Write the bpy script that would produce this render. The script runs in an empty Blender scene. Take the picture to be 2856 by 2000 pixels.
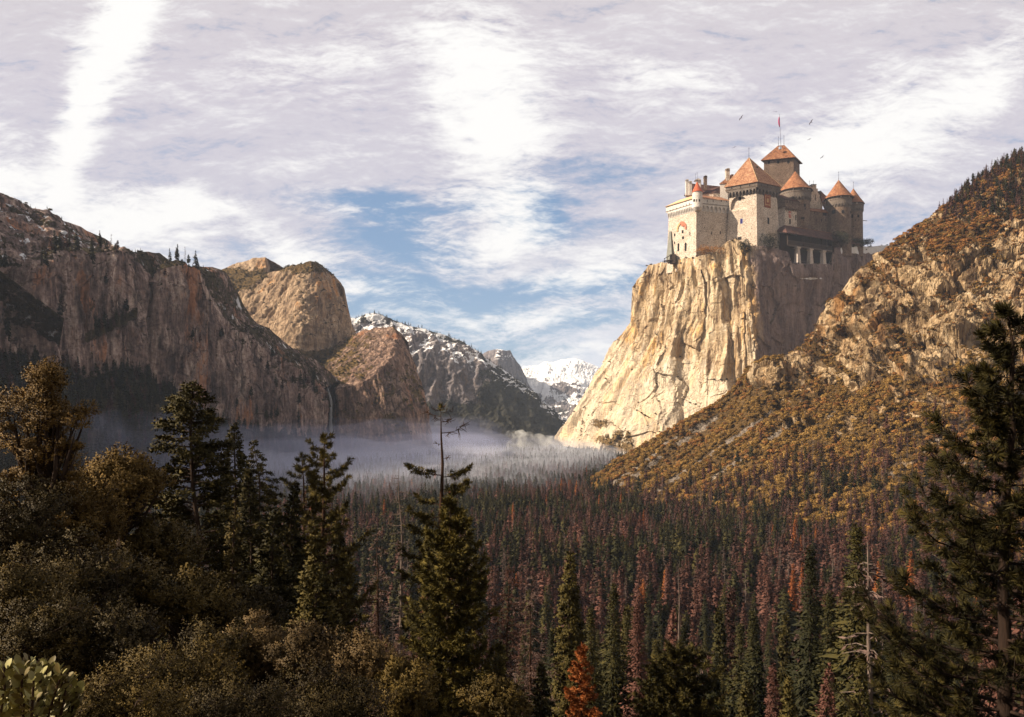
import bpy, math, random
import numpy as np
from mathutils import Vector, Matrix, Euler

# ------------------------------------------------------------------ camera, sky, sun, exposure
scene = bpy.context.scene
ROOT = scene.collection
FPX, CXP, HYP = 2000.0, 1428.0, 1130.0      # the lens in photo pixels: focal length, centre column, horizon row
SUN_EL, SUN_DIR_XY = math.radians(36.0), (-0.980, -0.199)

cam_d = bpy.data.cameras.new('camera')
cam = bpy.data.objects.new('camera', cam_d)
ROOT.objects.link(cam)
cam_d.sensor_width = 36.0
cam_d.lens = 36.0 * FPX / 2856.0
cam_d.shift_y = (HYP - 1000.0) / 2856.0
cam_d.clip_start, cam_d.clip_end = 0.1, 60000.0
cam.rotation_euler = (math.radians(90), 0, 0)
scene.camera = cam
scene.view_settings.view_transform = 'Standard'
scene.view_settings.look = 'None'
scene.view_settings.gamma = 1.0
scene.view_settings.exposure = 0.95
scene.view_settings.use_curve_mapping = False
cy = scene.cycles
cy.max_bounces, cy.diffuse_bounces, cy.glossy_bounces = 4, 2, 1
cy.transmission_bounces, cy.volume_bounces, cy.transparent_max_bounces = 2, 1, 6
cy.caustics_reflective = cy.caustics_refractive = False
cy.use_denoising = True
cy.use_adaptive_sampling = True
cy.adaptive_threshold = 0.012
cy.sample_clamp_indirect = 4.0

ce = math.cos(SUN_EL)
SUN = Vector((SUN_DIR_XY[0]*ce, SUN_DIR_XY[1]*ce, math.sin(SUN_EL))).normalized()
sun_d = bpy.data.lights.new('sun', 'SUN')
sun_d.energy, sun_d.angle, sun_d.color = 5.0, math.radians(0.5), (1.0, 0.815, 0.60)
sun = bpy.data.objects.new('sun', sun_d)
ROOT.objects.link(sun)
sun.rotation_euler = SUN.to_track_quat('Z', 'Y').to_euler()
sun.location = SUN * 3000

# ------------------------------------------------------------------ node helpers
def nd(nt, typ, ins=None, **props):
    n = nt.nodes.new(typ)
    for k, v in props.items():
        setattr(n, k, v)
    for k, v in (ins or {}).items():
        s = n.inputs[k]
        if isinstance(v, bpy.types.NodeSocket):
            nt.links.new(v, s)
        else:
            s.default_value = v
    return n

def mth(nt, op, a, b=None, c=None, clamp=False):
    ins = {0: a}
    if b is not None: ins[1] = b
    if c is not None: ins[2] = c
    return nd(nt, 'ShaderNodeMath', ins, operation=op, use_clamp=clamp).outputs[0]

def rgb(c):
    return (c[0], c[1], c[2], 1.0)

def mixc(nt, fac, a, b, blend='MIX'):
    a = rgb(a) if isinstance(a, tuple) and len(a) == 3 else a
    b = rgb(b) if isinstance(b, tuple) and len(b) == 3 else b
    return nd(nt, 'ShaderNodeMix', {0: fac, 6: a, 7: b}, data_type='RGBA', blend_type=blend).outputs[2]

def sstep(nt, v, lo, hi):
    n = nd(nt, 'ShaderNodeMapRange', {0: v, 1: lo, 2: hi, 3: 0.0, 4: 1.0}, interpolation_type='SMOOTHSTEP')
    return n.outputs[0]

def noise(nt, vec, scale, detail=4.0, rough=0.55, dist=0.0):
    return nd(nt, 'ShaderNodeTexNoise', {'Vector': vec, 'Scale': scale, 'Detail': detail, 'Roughness': rough, 'Distortion': dist}).outputs[0]

def mapping(nt, vec, scale=(1, 1, 1), loc=(0, 0, 0), rot=(0, 0, 0), typ='POINT'):
    return nd(nt, 'ShaderNodeMapping', {'Vector': vec, 'Scale': scale, 'Location': loc, 'Rotation': rot}, vector_type=typ).outputs[0]

def ramp(nt, fac, stops):
    n = nd(nt, 'ShaderNodeValToRGB', {0: fac})
    el = n.color_ramp.elements
    while len(el) < len(stops): el.new(0.5)
    for e, (p, c) in zip(el, stops):
        e.position, e.color = p, rgb(c)
    return n.outputs[0]

def new_mat(name, rough=0.9, spec=0.2):
    m = bpy.data.materials.new(name)
    m.use_nodes = True
    nt = m.node_tree
    p = nt.nodes['Principled BSDF']
    p.inputs['Roughness'].default_value = rough
    p.inputs['Specular IOR Level'].default_value = spec
    return m, nt, p

# ------------------------------------------------------------------ world: Nishita sky with a cirrus layer, in directions of the sky
world = bpy.data.worlds.new('World')
scene.world = world
world.use_nodes = True
def build_sky():
    nt = world.node_tree
    bg = nt.nodes['Background']
    sky = nd(nt, 'ShaderNodeTexSky', sky_type='NISHITA', sun_disc=False, sun_elevation=SUN_EL,
             sun_rotation=math.atan2(SUN_DIR_XY[0], SUN_DIR_XY[1]), air_density=1.0, dust_density=0.6, ozone_density=2.0)
    tc = nd(nt, 'ShaderNodeTexCoord').outputs['Generated']
    sp = nd(nt, 'ShaderNodeSeparateXYZ', {0: tc})
    x, y, z = sp.outputs
    # gnomonic chart of the eastern sky: u to the right, v up (tangents of the angles)
    yy = mth(nt, 'MAXIMUM', mth(nt, 'ABSOLUTE', y), 0.08)
    u = mth(nt, 'DIVIDE', x, yy)
    v = mth(nt, 'DIVIDE', z, yy)
    uv = nd(nt, 'ShaderNodeCombineXYZ', {0: u, 1: v, 2: 0.0}).outputs[0]
    def warp(vec, scale, amt, detail=3.0):
        n = nd(nt, 'ShaderNodeTexNoise', {'Vector': vec, 'Scale': scale, 'Detail': detail, 'Roughness': 0.55})
        d = nd(nt, 'ShaderNodeVectorMath', {0: n.outputs[1], 1: (0.5, 0.5, 0.5)}, operation='SUBTRACT').outputs[0]
        d = nd(nt, 'ShaderNodeVectorMath', {0: d, 3: amt}, operation='SCALE').outputs[0]
        return nd(nt, 'ShaderNodeVectorMath', {0: vec, 1: d}, operation='ADD').outputs[0]
    wv = warp(warp(uv, 3.0, 0.10, 2.0), 14.0, 0.045, 3.0)
    def blob(px, py, rx, ry, ang, w, soft=0.0, vec=None):
        # a soft cloud bank centred on a direction of the sky
        c = ((px - CXP) / FPX, (HYP - py) / FPX, 0)
        a = nd(nt, 'ShaderNodeVectorMath', {0: vec or wv, 1: c}, operation='SUBTRACT').outputs[0]
        a = nd(nt, 'ShaderNodeVectorRotate', {'Vector': a, 'Angle': -math.radians(ang)}, rotation_type='Z_AXIS').outputs[0]
        a = nd(nt, 'ShaderNodeVectorMath', {0: a, 1: (FPX / rx, FPX / ry, 0)}, operation='MULTIPLY').outputs[0]
        l = nd(nt, 'ShaderNodeVectorMath', {0: a}, operation='LENGTH').outputs['Value']
        s = nd(nt, 'ShaderNodeMapRange', {0: l, 1: soft, 2: 1.0, 3: w, 4: 0.0}, interpolation_type='SMOOTHSTEP').outputs[0]
        return s
    def total(items):
        t = items[0]
        for i in items[1:]: t = mth(nt, 'ADD', t, i)
        return t
    # streaky cirrus textures at two angles
    s1 = noise(nt, mapping(nt, warp(uv, 2.5, 0.16), (1.2, 7.5, 1), rot=(0, 0, math.radians(-10))), 3.2, 9.0, 0.62)
    s2 = noise(nt, mapping(nt, warp(uv, 4.0, 0.12), (3.0, 12.0, 1), loc=(3, 1, 0), rot=(0, 0, math.radians(-24))), 4.0, 10.0, 0.66)
    s3 = noise(nt, warp(uv, 6.0, 0.1), 7.0, 9.0, 0.6)
    s4 = noise(nt, mapping(nt, warp(uv, 9.0, 0.05), (5.0, 15.0, 1), loc=(1, 5, 0), rot=(0, 0, math.radians(-16))), 9.0, 10.0, 0.70)
    tex = mth(nt, 'ADD', mth(nt, 'MULTIPLY', s1, 0.40), mth(nt, 'ADD', mth(nt, 'MULTIPLY', s2, 0.31), mth(nt, 'ADD', mth(nt, 'MULTIPLY', s3, 0.07), mth(nt, 'MULTIPLY', s4, 0.22))))
    # white, dense parts
    white = total([
        blob(330, 130, 330, 150, 62, 1.25), blob(215, 380, 260, 100, 74, 1.1), blob(390, -60, 240, 130, 60, 0.8),
        blob(250, 600, 620, 170, -3, 1.0), blob(30, 480, 260, 160, 0, 0.5), blob(560, 560, 260, 70, -8, 0.55), blob(-250, 300, 400, 500, 0, 0.3),
        blob(1385, 330, 300, 420, 0, 1.25), blob(1290, 120, 230, 230, 0, 0.5), blob(1420, 650, 280, 150, 25, 0.75),
        blob(880, 180, 620, 130, 14, 0.48), blob(1000, 290, 400, 60, 3, 0.25),
        blob(850, 715, 240, 90, -22, 0.9), blob(1050, 800, 300, 46, 2, 0.55), blob(900, 880, 900, 48, 0, 0.45),
        blob(1840, 205, 340, 95, -14, 0.75), blob(1750, 290, 260, 45, -8, 0.4),
        blob(2480, 360, 680, 220, 28, 0.95), blob(2200, 500, 360, 150, 20, 0.5), blob(2800, 200, 300, 140, 30, 0.4), blob(2050, 560, 330, 140, 30, 0.5),
        blob(1640, 740, 330, 110, 18, 0.75), blob(1500, 880, 420, 50, 2, 0.6), blob(1600, 990, 420, 55, 8, 0.75), blob(1350, 935, 500, 30, 0, 0.4),
        blob(1200, 530, 160, 40, 0, 0.15)])
    blue = total([
        blob(1130, 690, 330, 170, -8, 1.25), blob(1010, 580, 360, 80, -5, 0.9), blob(1090, 835, 460, 100, -3, 1.2), blob(1490, 640, 170, 90, 0, 1.2),
        blob(1560, 795, 440, 75, 3, 1.15), blob(1290, 900, 460, 100, 0, 1.05), blob(1420, 980, 300, 60, 0, 0.8), blob(620, 700, 360, 60, -6, 0.55), blob(1700, 870, 300, 70, 8, 0.8), blob(1740, 740, 160, 40, 0, 0.6),
        blob(1780, 470, 420, 130, 10, 0.45), blob(2600, 640, 460, 120, 12, 0.55), blob(2430, 560, 240, 60, 0, 0.25), blob(540, 745, 250, 50, 0, 0.6), blob(1450, 560, 300, 70, 0, 0.6), blob(1620, 640, 200, 60, 10, 0.5), blob(1260, 560, 160, 60, 0, 0.5)])
    tx = mth(nt, 'SUBTRACT', tex, 0.5)
    wh = sstep(nt, mth(nt, 'ADD', mth(nt, 'MULTIPLY', white, 0.98), mth(nt, 'MULTIPLY', tx, 5.2)), 0.02, 1.02)
    bl = sstep(nt, mth(nt, 'SUBTRACT', blue, mth(nt, 'MULTIPLY', tx, 6.0)), 0.10, 1.25)
    # away from the charted part of the sky: a broken cirrus deck everywhere
    thin = ramp(nt, mth(nt, 'MULTIPLY', v, 1.6, clamp=True), [(0.0, (7.6, 8.0, 8.5)), (0.40, (5.5, 5.35, 6.15)), (0.72, (5.9, 5.5, 6.1)), (1.0, (6.1, 5.6, 5.8))])
    deep = mixc(nt, 0.55, sky.outputs[0], (1.7, 3.3, 5.6))
    thin = mixc(nt, mth(nt, 'MULTIPLY', sstep(nt, tx, -0.10, 0.14), 0.55), thin, (7.0, 6.8, 7.2))
    c = mixc(nt, mth(nt, 'MULTIPLY', bl, 0.92), thin, deep)
    c = mixc(nt, wh, c, (9.2, 9.05, 8.85))
    # behind the viewpoint the unseen sky is set dimmer and warmer, to cut fill
    c = mixc(nt, sstep(nt, y, 0.10, -0.35), c, (5.2, 4.6, 4.1))
    # ground half of the world sphere
    c = mixc(nt, sstep(nt, z, -0.06, 0.0), (0.6, 0.5, 0.4), c)
    nt.links.new(c, bg.inputs[0])
    bg.inputs[1].default_value = 0.058
build_sky()

# ------------------------------------------------------------------ numpy gradient noise
_r = np.random.RandomState(11)
_perm = _r.permutation(256)
_perm = np.concatenate([_perm, _perm, _perm])
_g = _r.normal(size=(256, 3)); _g /= np.linalg.norm(_g, axis=1)[:, None]
def pnoise(p):
    p = np.asarray(p, dtype=np.float64)
    i = np.floor(p).astype(np.int64)
    f = p - i
    i &= 255
    w = f * f * f * (f * (f * 6 - 15) + 10)
    out = np.zeros(len(p))
    for dx in (0, 1):
        wx = w[:, 0] if dx else 1 - w[:, 0]
        for dy in (0, 1):
            wy = w[:, 1] if dy else 1 - w[:, 1]
            for dz in (0, 1):
                wz = w[:, 2] if dz else 1 - w[:, 2]
                h = _perm[_perm[_perm[i[:, 0] + dx] + i[:, 1] + dy] + i[:, 2] + dz]
                g = _g[h]
                out += wx * wy * wz * (g[:, 0] * (f[:, 0] - dx) + g[:, 1] * (f[:, 1] - dy) + g[:, 2] * (f[:, 2] - dz))
    return out * 1.5
def fbm(p, octv=5, gain=0.5, lac=2.03):
    p = np.asarray(p, dtype=np.float64)
    a, s, t = 1.0, np.zeros(len(p)), 0.0
    for k in range(octv):
        s += a * pnoise(p + 17.3 * k); t += a
        p = p * lac; a *= gain
    return s / t
def ridged(p, octv=5, gain=0.55, lac=2.07):
    p = np.asarray(p, dtype=np.float64)
    a, s, t = 1.0, np.zeros(len(p)), 0.0
    for k in range(octv):
        s += a * (1 - np.abs(pnoise(p + 31.7 * k)) * 2); t += a
        p = p * lac; a *= gain
    return s / t
def sm(x, lo, hi):
    t = np.clip((np.asarray(x, float) - lo) / (hi - lo), 0, 1)
    return t * t * (3 - 2 * t)

def cells(p, seed=0.0):
    """Worley cells: (distance to the nearest point, distance to the edge-ish F2-F1, a random value of the cell)"""
    p = np.asarray(p, float)+seed
    i = np.floor(p).astype(np.int64)
    f1 = np.full(len(p), 9.0); f2 = np.full(len(p), 9.0); cv = np.zeros(len(p))
    for dx in (-1, 0, 1):
        for dy in (-1, 0, 1):
            for dz in (-1, 0, 1):
                c = i+np.array([dx, dy, dz]); k = c & 255
                h = _perm[_perm[_perm[k[:, 0]]+k[:, 1]]+k[:, 2]]
                o = c+0.5+0.42*_g[h]
                d = np.linalg.norm(p-o, axis=1)
                m = d < f1
                f2 = np.where(m, f1, np.minimum(f2, d)); cv = np.where(m, _perm[h+7]/255.0, cv); f1 = np.where(m, d, f1)
    return f1, f2-f1, cv
def dihedral(s, sharp=0.82):
    """sawtooth: a long slab face and a short return, as in corner systems on a cliff"""
    f = s-np.floor(s)
    return np.where(f < sharp, f/sharp, (1-f)/(1-sharp))-0.5
# ------------------------------------------------------------------ object helpers
def P(px, py, d):
    """world point seen at photo pixel (px, py) at distance d along the view axis"""
    return np.array([(px - CXP) / FPX * d, d, (HYP - py) / FPX * d])
def pix(p):
    return CXP + FPX * p[..., 0] / p[..., 1], HYP - FPX * p[..., 2] / p[..., 1]

def mesh_np(name, verts, faces, mat=None, smooth=True, attrs=None, mats=None, mi=None):
    me = bpy.data.meshes.new(name)
    v = np.asarray(verts, dtype=np.float32)
    f = np.asarray(faces, dtype=np.int32)
    k = f.shape[1]
    me.vertices.add(len(v)); me.vertices.foreach_set('co', v.ravel())
    me.loops.add(f.size); me.loops.foreach_set('vertex_index', f.ravel())
    me.polygons.add(len(f))
    me.polygons.foreach_set('loop_start', np.arange(0, f.size, k, dtype=np.int32))
    me.polygons.foreach_set('loop_total', np.full(len(f), k, dtype=np.int32))
    if mi is not None:
        me.polygons.foreach_set('material_index', np.asarray(mi, dtype=np.int32))
    me.update(calc_edges=True)
    me.polygons.foreach_set('use_smooth', np.full(len(f), smooth))
    for an, av in (attrs or {}).items():
        a = me.attributes.new(an, 'FLOAT', 'POINT')
        a.data.foreach_set('value', np.asarray(av, dtype=np.float32))
    for m in (mats or ([mat] if mat else [])):
        me.materials.append(m)
    return me

def link(name, me, parent=None, loc=None, label=None, cat=None, group=None, kind=None):
    o = bpy.data.objects.new(name, me)
    ROOT.objects.link(o)
    if parent is not None: o.parent = parent
    if loc is not None: o.location = loc
    return tag(o, label, cat, group, kind)

def tag(o, label=None, cat=None, group=None, kind=None):
    if label: o['label'] = label
    if cat: o['category'] = cat
    if group: o['group'] = group
    if kind: o['kind'] = kind
    return o
# ------------------------------------------------------------------ land materials
def pos_node(nt):
    return nd(nt, 'ShaderNodeNewGeometry').outputs['Position']
def attr(nt, name):
    return nd(nt, 'ShaderNodeAttribute', attribute_name=name).outputs['Fac']

def rock_material(name, dark, mid, light, stain, streak=1.0, scrub_a=(0.055, 0.042, 0.018), scrub_b=(0.10, 0.07, 0.03), fine=1.0,
                  stain_lo=0.56, crack=0.5, bump=0.9, grey=False, snow_s=0.035):
    m, nt, p = new_mat(name, 0.92, 0.15)
    pos = pos_node(nt)
    st = noise(nt, mapping(nt, pos, (0.045*streak, 0.045*streak, 0.0042*streak)), 1.0, 6, 0.6, 0.3)      # vertical water streaks
    st2 = noise(nt, mapping(nt, pos, (0.16*streak, 0.16*streak, 0.012*streak), (5, 9, 2)), 1.0, 5, 0.6)
    bl = noise(nt, pos, 0.011*fine, 6, 0.62)
    fn = noise(nt, pos, 0.13*fine, 7, 0.68)
    f = mth(nt, 'ADD', mth(nt, 'MULTIPLY', st, 0.42), mth(nt, 'ADD', mth(nt, 'MULTIPLY', st2, 0.26), mth(nt, 'ADD', mth(nt, 'MULTIPLY', bl, 0.22), mth(nt, 'MULTIPLY', fn, 0.22))))
    col = ramp(nt, f, [(0.45, dark), (0.56, mid), (0.68, light)])
    so = noise(nt, mapping(nt, pos, (0.012, 0.012, 0.0035), (40, 3, 7)), 1.0, 5, 0.6, 0.4)
    sto = mth(nt, 'MULTIPLY', sstep(nt, mth(nt, 'ADD', so, mth(nt, 'MULTIPLY', mth(nt, 'SUBTRACT', st2, 0.5), 0.35)), stain_lo, stain_lo + 0.13), 0.85)
    col = mixc(nt, sto, col, stain)
    # joints and cracks
    cr = nd(nt, 'ShaderNodeTexVoronoi', {'Vector': mapping(nt, nd(nt, 'ShaderNodeVectorMath', {0: pos, 1: nd(nt, 'ShaderNodeVectorMath', {0: nd(nt, 'ShaderNodeTexNoise', {'Vector': pos, 'Scale': 0.05, 'Detail': 3}).outputs[1], 3: 18.0}, operation='SCALE').outputs[0]}, operation='ADD').outputs[0], (0.05*fine, 0.05*fine, 0.016*fine)), 'Scale': 1.0}, feature='DISTANCE_TO_EDGE').outputs[0]
    ck = mth(nt, 'SUBTRACT', 1.0, sstep(nt, cr, 0.0, 0.055))
    ck = mth(nt, 'MULTIPLY', ck, sstep(nt, bl, 0.42, 0.62))
    col = mixc(nt, mth(nt, 'MULTIPLY', ck, crack*0.6), col, (dark[0]*0.35, dark[1]*0.35, dark[2]*0.35))
    # long vertical cracks and black seeps
    vc = nd(nt, 'ShaderNodeTexVoronoi', {'Vector': mapping(nt, nd(nt, 'ShaderNodeVectorMath', {0: pos, 1: nd(nt, 'ShaderNodeVectorMath', {0: nd(nt, 'ShaderNodeTexNoise', {'Vector': pos, 'Scale': 0.018, 'Detail': 3}).outputs[1], 3: 46.0}, operation='SCALE').outputs[0]}, operation='ADD').outputs[0], (0.030*streak, 0.030*streak, 0.0022*streak)), 'Scale': 1.0}, feature='DISTANCE_TO_EDGE').outputs[0]
    vk = mth(nt, 'MULTIPLY', mth(nt, 'SUBTRACT', 1.0, sstep(nt, vc, 0.0, 0.15)), sstep(nt, noise(nt, pos, 0.009, 4, 0.6), 0.40, 0.60))
    col = mixc(nt, mth(nt, 'MULTIPLY', vk, crack), col, (dark[0]*0.4, dark[1]*0.36, dark[2]*0.36))
    seep = sstep(nt, noise(nt, mapping(nt, pos, (0.035, 0.035, 0.0022), (9, 4, 1)), 1.0, 5, 0.6), 0.56, 0.68)
    col = mixc(nt, mth(nt, 'MULTIPLY', seep, 0.72), col, (dark[0]*0.8, dark[1]*0.8, dark[2]*0.85))
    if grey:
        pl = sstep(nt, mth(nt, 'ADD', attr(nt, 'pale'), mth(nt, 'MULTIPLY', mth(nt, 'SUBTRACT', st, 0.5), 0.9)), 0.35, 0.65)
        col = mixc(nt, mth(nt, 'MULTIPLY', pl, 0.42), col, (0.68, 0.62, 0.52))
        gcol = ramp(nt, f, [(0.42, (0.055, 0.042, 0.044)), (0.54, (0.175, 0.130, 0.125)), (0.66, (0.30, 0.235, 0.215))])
        col = mixc(nt, attr(nt, 'grey'), col, gcol)  # darker rock of the right face, with its shade also put into the colour
    tal = attr(nt, 'tal')
    tcol = ramp(nt, noise(nt, pos, 0.22, 6, 0.7), [(0.35, (0.075, 0.060, 0.048)), (0.5, (0.20, 0.165, 0.135)), (0.68, (0.34, 0.295, 0.25))])
    col = mixc(nt, sstep(nt, mth(nt, 'ADD', tal, mth(nt, 'MULTIPLY', mth(nt, 'SUBTRACT', fn, 0.5), 0.9)), 0.35, 0.6), col, tcol)
    veg = attr(nt, 'veg')
    vn = noise(nt, pos, 0.10, 6, 0.72)
    vcol = ramp(nt, noise(nt, pos, 0.06, 6, 0.7), [(0.36, (scrub_a[0]*0.55, scrub_a[1]*0.55, scrub_a[2]*0.55)), (0.5, scrub_a), (0.66, scrub_b)])
    vm = sstep(nt, mth(nt, 'ADD', veg, mth(nt, 'MULTIPLY', mth(nt, 'SUBTRACT', vn, 0.5), 1.5)), 0.42, 0.60)
    col = mixc(nt, vm, col, vcol)
    snow = attr(nt, 'snow')
    sn = sstep(nt, mth(nt, 'ADD', snow, mth(nt, 'MULTIPLY', mth(nt, 'SUBTRACT', noise(nt, mapping(nt, pos, (1, 1, 0.45)), snow_s, 8, 0.62), 0.5), 1.7)), 0.5, 0.60)
    col = mixc(nt, sn, col, (0.80, 0.82, 0.86))
    nt.links.new(col, p.inputs['Base Color'])
    h = mth(nt, 'ADD', mth(nt, 'MULTIPLY', fn, 5.0), mth(nt, 'SUBTRACT', mth(nt, 'MULTIPLY', st2, 7.0), mth(nt, 'MULTIPLY', ck, 3.0)))
    h = mth(nt, 'ADD', h, mth(nt, 'MULTIPLY', mth(nt, 'MULTIPLY', vm, vn), 9.0))
    b = nd(nt, 'ShaderNodeBump', {'Height': h, 'Strength': bump, 'Distance': 1.0})
    nt.links.new(b.outputs[0], p.inputs['Normal'])
    return m

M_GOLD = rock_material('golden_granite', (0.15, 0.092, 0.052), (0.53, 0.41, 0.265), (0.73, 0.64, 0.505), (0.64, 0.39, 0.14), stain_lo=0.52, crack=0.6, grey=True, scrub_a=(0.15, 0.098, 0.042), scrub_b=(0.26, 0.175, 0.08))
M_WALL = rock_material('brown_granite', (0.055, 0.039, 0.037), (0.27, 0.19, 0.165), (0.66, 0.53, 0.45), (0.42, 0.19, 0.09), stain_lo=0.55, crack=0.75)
M_BROWNROCK = rock_material('brown_cliff_granite', (0.055, 0.036, 0.030), (0.22, 0.142, 0.108), (0.50, 0.36, 0.28), (0.34, 0.15, 0.07), stain_lo=0.56, crack=0.75, scrub_a=(0.12, 0.078, 0.028), scrub_b=(0.22, 0.145, 0.055))
M_DOME = rock_material('tan_granite', (0.12, 0.08, 0.055), (0.34, 0.245, 0.165), (0.52, 0.40, 0.28), (0.46, 0.23, 0.08), stain_lo=0.56, crack=0.6, scrub_a=(0.10, 0.066, 0.026), scrub_b=(0.18, 0.115, 0.045))
M_FAR = rock_material('grey_granite', (0.055, 0.052, 0.062), (0.15, 0.135, 0.145), (0.31, 0.27, 0.255), (0.20, 0.155, 0.13), streak=0.6, fine=0.5, snow_s=0.014, scrub_a=(0.030, 0.030, 0.024), scrub_b=(0.05, 0.045, 0.032))
M_HILL = rock_material('fractured_rock', (0.13, 0.078, 0.042), (0.43, 0.31, 0.18), (0.64, 0.52, 0.36), (0.42, 0.22, 0.08), streak=0.8, fine=1.2, stain_lo=0.54,
                       scrub_a=(0.13, 0.080, 0.032), scrub_b=(0.22, 0.14, 0.055), crack=0.9, bump=1.2)

# ------------------------------------------------------------------ relief: a mountain from columns of known points, with real depth
def relief(name, cols, nu, nv, disp, mat, back=((250, 0), (700, -500)), blur=2, masks=None, kind='structure', label=None, facet=False):
    W = np.array([[e[1:] if e[0] == 'w' else P(*e) for e in c] for c in cols], float)      # C x K x 3
    C, K = W.shape[:2]
    for (bd, dz) in back:
        W = np.concatenate([W, (W[:, K-1:K] + np.array([0.05*bd, bd, dz]))], axis=1)
    KK = W.shape[1]
    # columns are spread by the length between their neighbours
    seglen = np.linalg.norm(np.diff(W[:, :K], axis=0), axis=2).mean(axis=1)
    t = np.concatenate([[0], np.cumsum(seglen)]); t /= t[-1]
    tu = np.linspace(0, 1, nu)
    rows = np.linspace(0, K-1, nv)
    extra = []
    for i in range(len(back)):
        k = (10, 5, 4)[min(i, 2)]
        extra += list(K-1+i+np.linspace(0, 1, k+1)[1:])
    rows = np.concatenate([rows, extra])
    G = np.zeros((len(rows), nu, 3))
    # even spacing up each column: arc-length mean of the K points
    vl = np.linalg.norm(np.diff(W[:, :K], axis=1), axis=2).mean(axis=0)
    vt = np.concatenate([[0], np.cumsum(vl)]); vt = vt / vt[-1] * (K-1)
    rows[:nv] = np.interp(np.linspace(0, K-1, nv), vt, np.arange(K))
    CI = np.zeros((KK, nu, 3))
    for k in range(KK):
        for a in range(3):
            CI[k, :, a] = np.interp(tu, t, W[:, k, a])
    for j, r in enumerate(rows):
        k = min(int(r), KK-2); f = r - k
        G[j] = CI[k]*(1-f) + CI[k+1]*f
    for _ in range(blur):
        H = G.copy()
        H[1:nv-1, 1:-1] = (G[:nv-2, 1:-1] + G[2:nv, 1:-1] + G[1:nv-1, :-2] + G[1:nv-1, 2:] + 2*G[1:nv-1, 1:-1]) / 6
        G = H
    def normals(G):
        du = np.gradient(G, axis=1); dv = np.gradient(G, axis=0)
        n = np.cross(du, dv)
        return n / (np.linalg.norm(n, axis=2)[..., None] + 1e-9)
    N = normals(G)
    U = np.tile(tu, (len(rows), 1)); V = np.tile((np.minimum(rows, K-1)/(K-1))[:, None], (1, nu))
    Bk = np.tile(np.maximum(rows-(K-1), 0)[:, None], (1, nu))
    D = disp(G.reshape(-1, 3), U.ravel(), V.ravel(), Bk.ravel()).reshape(U.shape)
    G = G + N * D[..., None]
    N2 = normals(G)
    n0, n1 = len(rows), nu
    idx = np.arange(n0*n1).reshape(n0, n1)
    F = np.stack([idx[:-1, :-1], idx[:-1, 1:], idx[1:, 1:], idx[1:, :-1]], -1).reshape(-1, 4)
    X, Y, Z = G.reshape(-1, 3).T
    at = dict(veg=np.zeros(n0*n1), snow=np.zeros(n0*n1), tal=np.zeros(n0*n1))
    if masks:
        at.update(masks(G.reshape(-1, 3), N2.reshape(-1, 3), U.ravel(), V.ravel(), Bk.ravel()))
    me = mesh_np(name, G.reshape(-1, 3), F, mat, not facet, at)
    o = link(name, me, kind=kind, label=label)
    return dict(obj=o, G=G, N=N2, U=U, V=V, B=Bk, at={k: v.reshape(n0, n1) for k, v in at.items()})

def cliff_disp(amp, wid, tall, shear=(0, 0), rough=6.0, top=0.5, seed=0.0, ledge=0.0, back_amp=8.0):
    """vertical buttresses and flutes of the given width, overlaid with broken rock; calmer towards the rim"""
    def f(p, u, v, b):
        q = np.stack([(p[:, 0] + shear[0]*p[:, 2])/wid + seed, (p[:, 1] + shear[1]*p[:, 2])/wid, p[:, 2]/tall + seed*2], 1)
        wq = q + 0.35*np.stack([pnoise(q*1.3+5), pnoise(q*1.3+9), 0*q[:, 0]], 1)
        d = amp*(ridged(wq, 4, 0.5)-0.25) + amp*0.9*fbm(q*0.45+3.3, 3)
        d += rough*fbm(np.stack([p[:, 0]/18, p[:, 1]/18, p[:, 2]/30], 1)+seed, 4, 0.6)
        if ledge:
            d += ledge*sm(pnoise(np.stack([p[:, 0]/120, p[:, 1]/120, p[:, 2]/26], 1)+7), 0.05, 0.2)
        k = np.where(v > 0.9, top + (1-top)*(1-sm(v, 0.9, 1.0)), 1.0)
        d = d*k*sm(v, -0.05, 0.06)
        return np.where(b > 0, back_amp*fbm(p/60.0+seed, 4), d)
    return f

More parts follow.
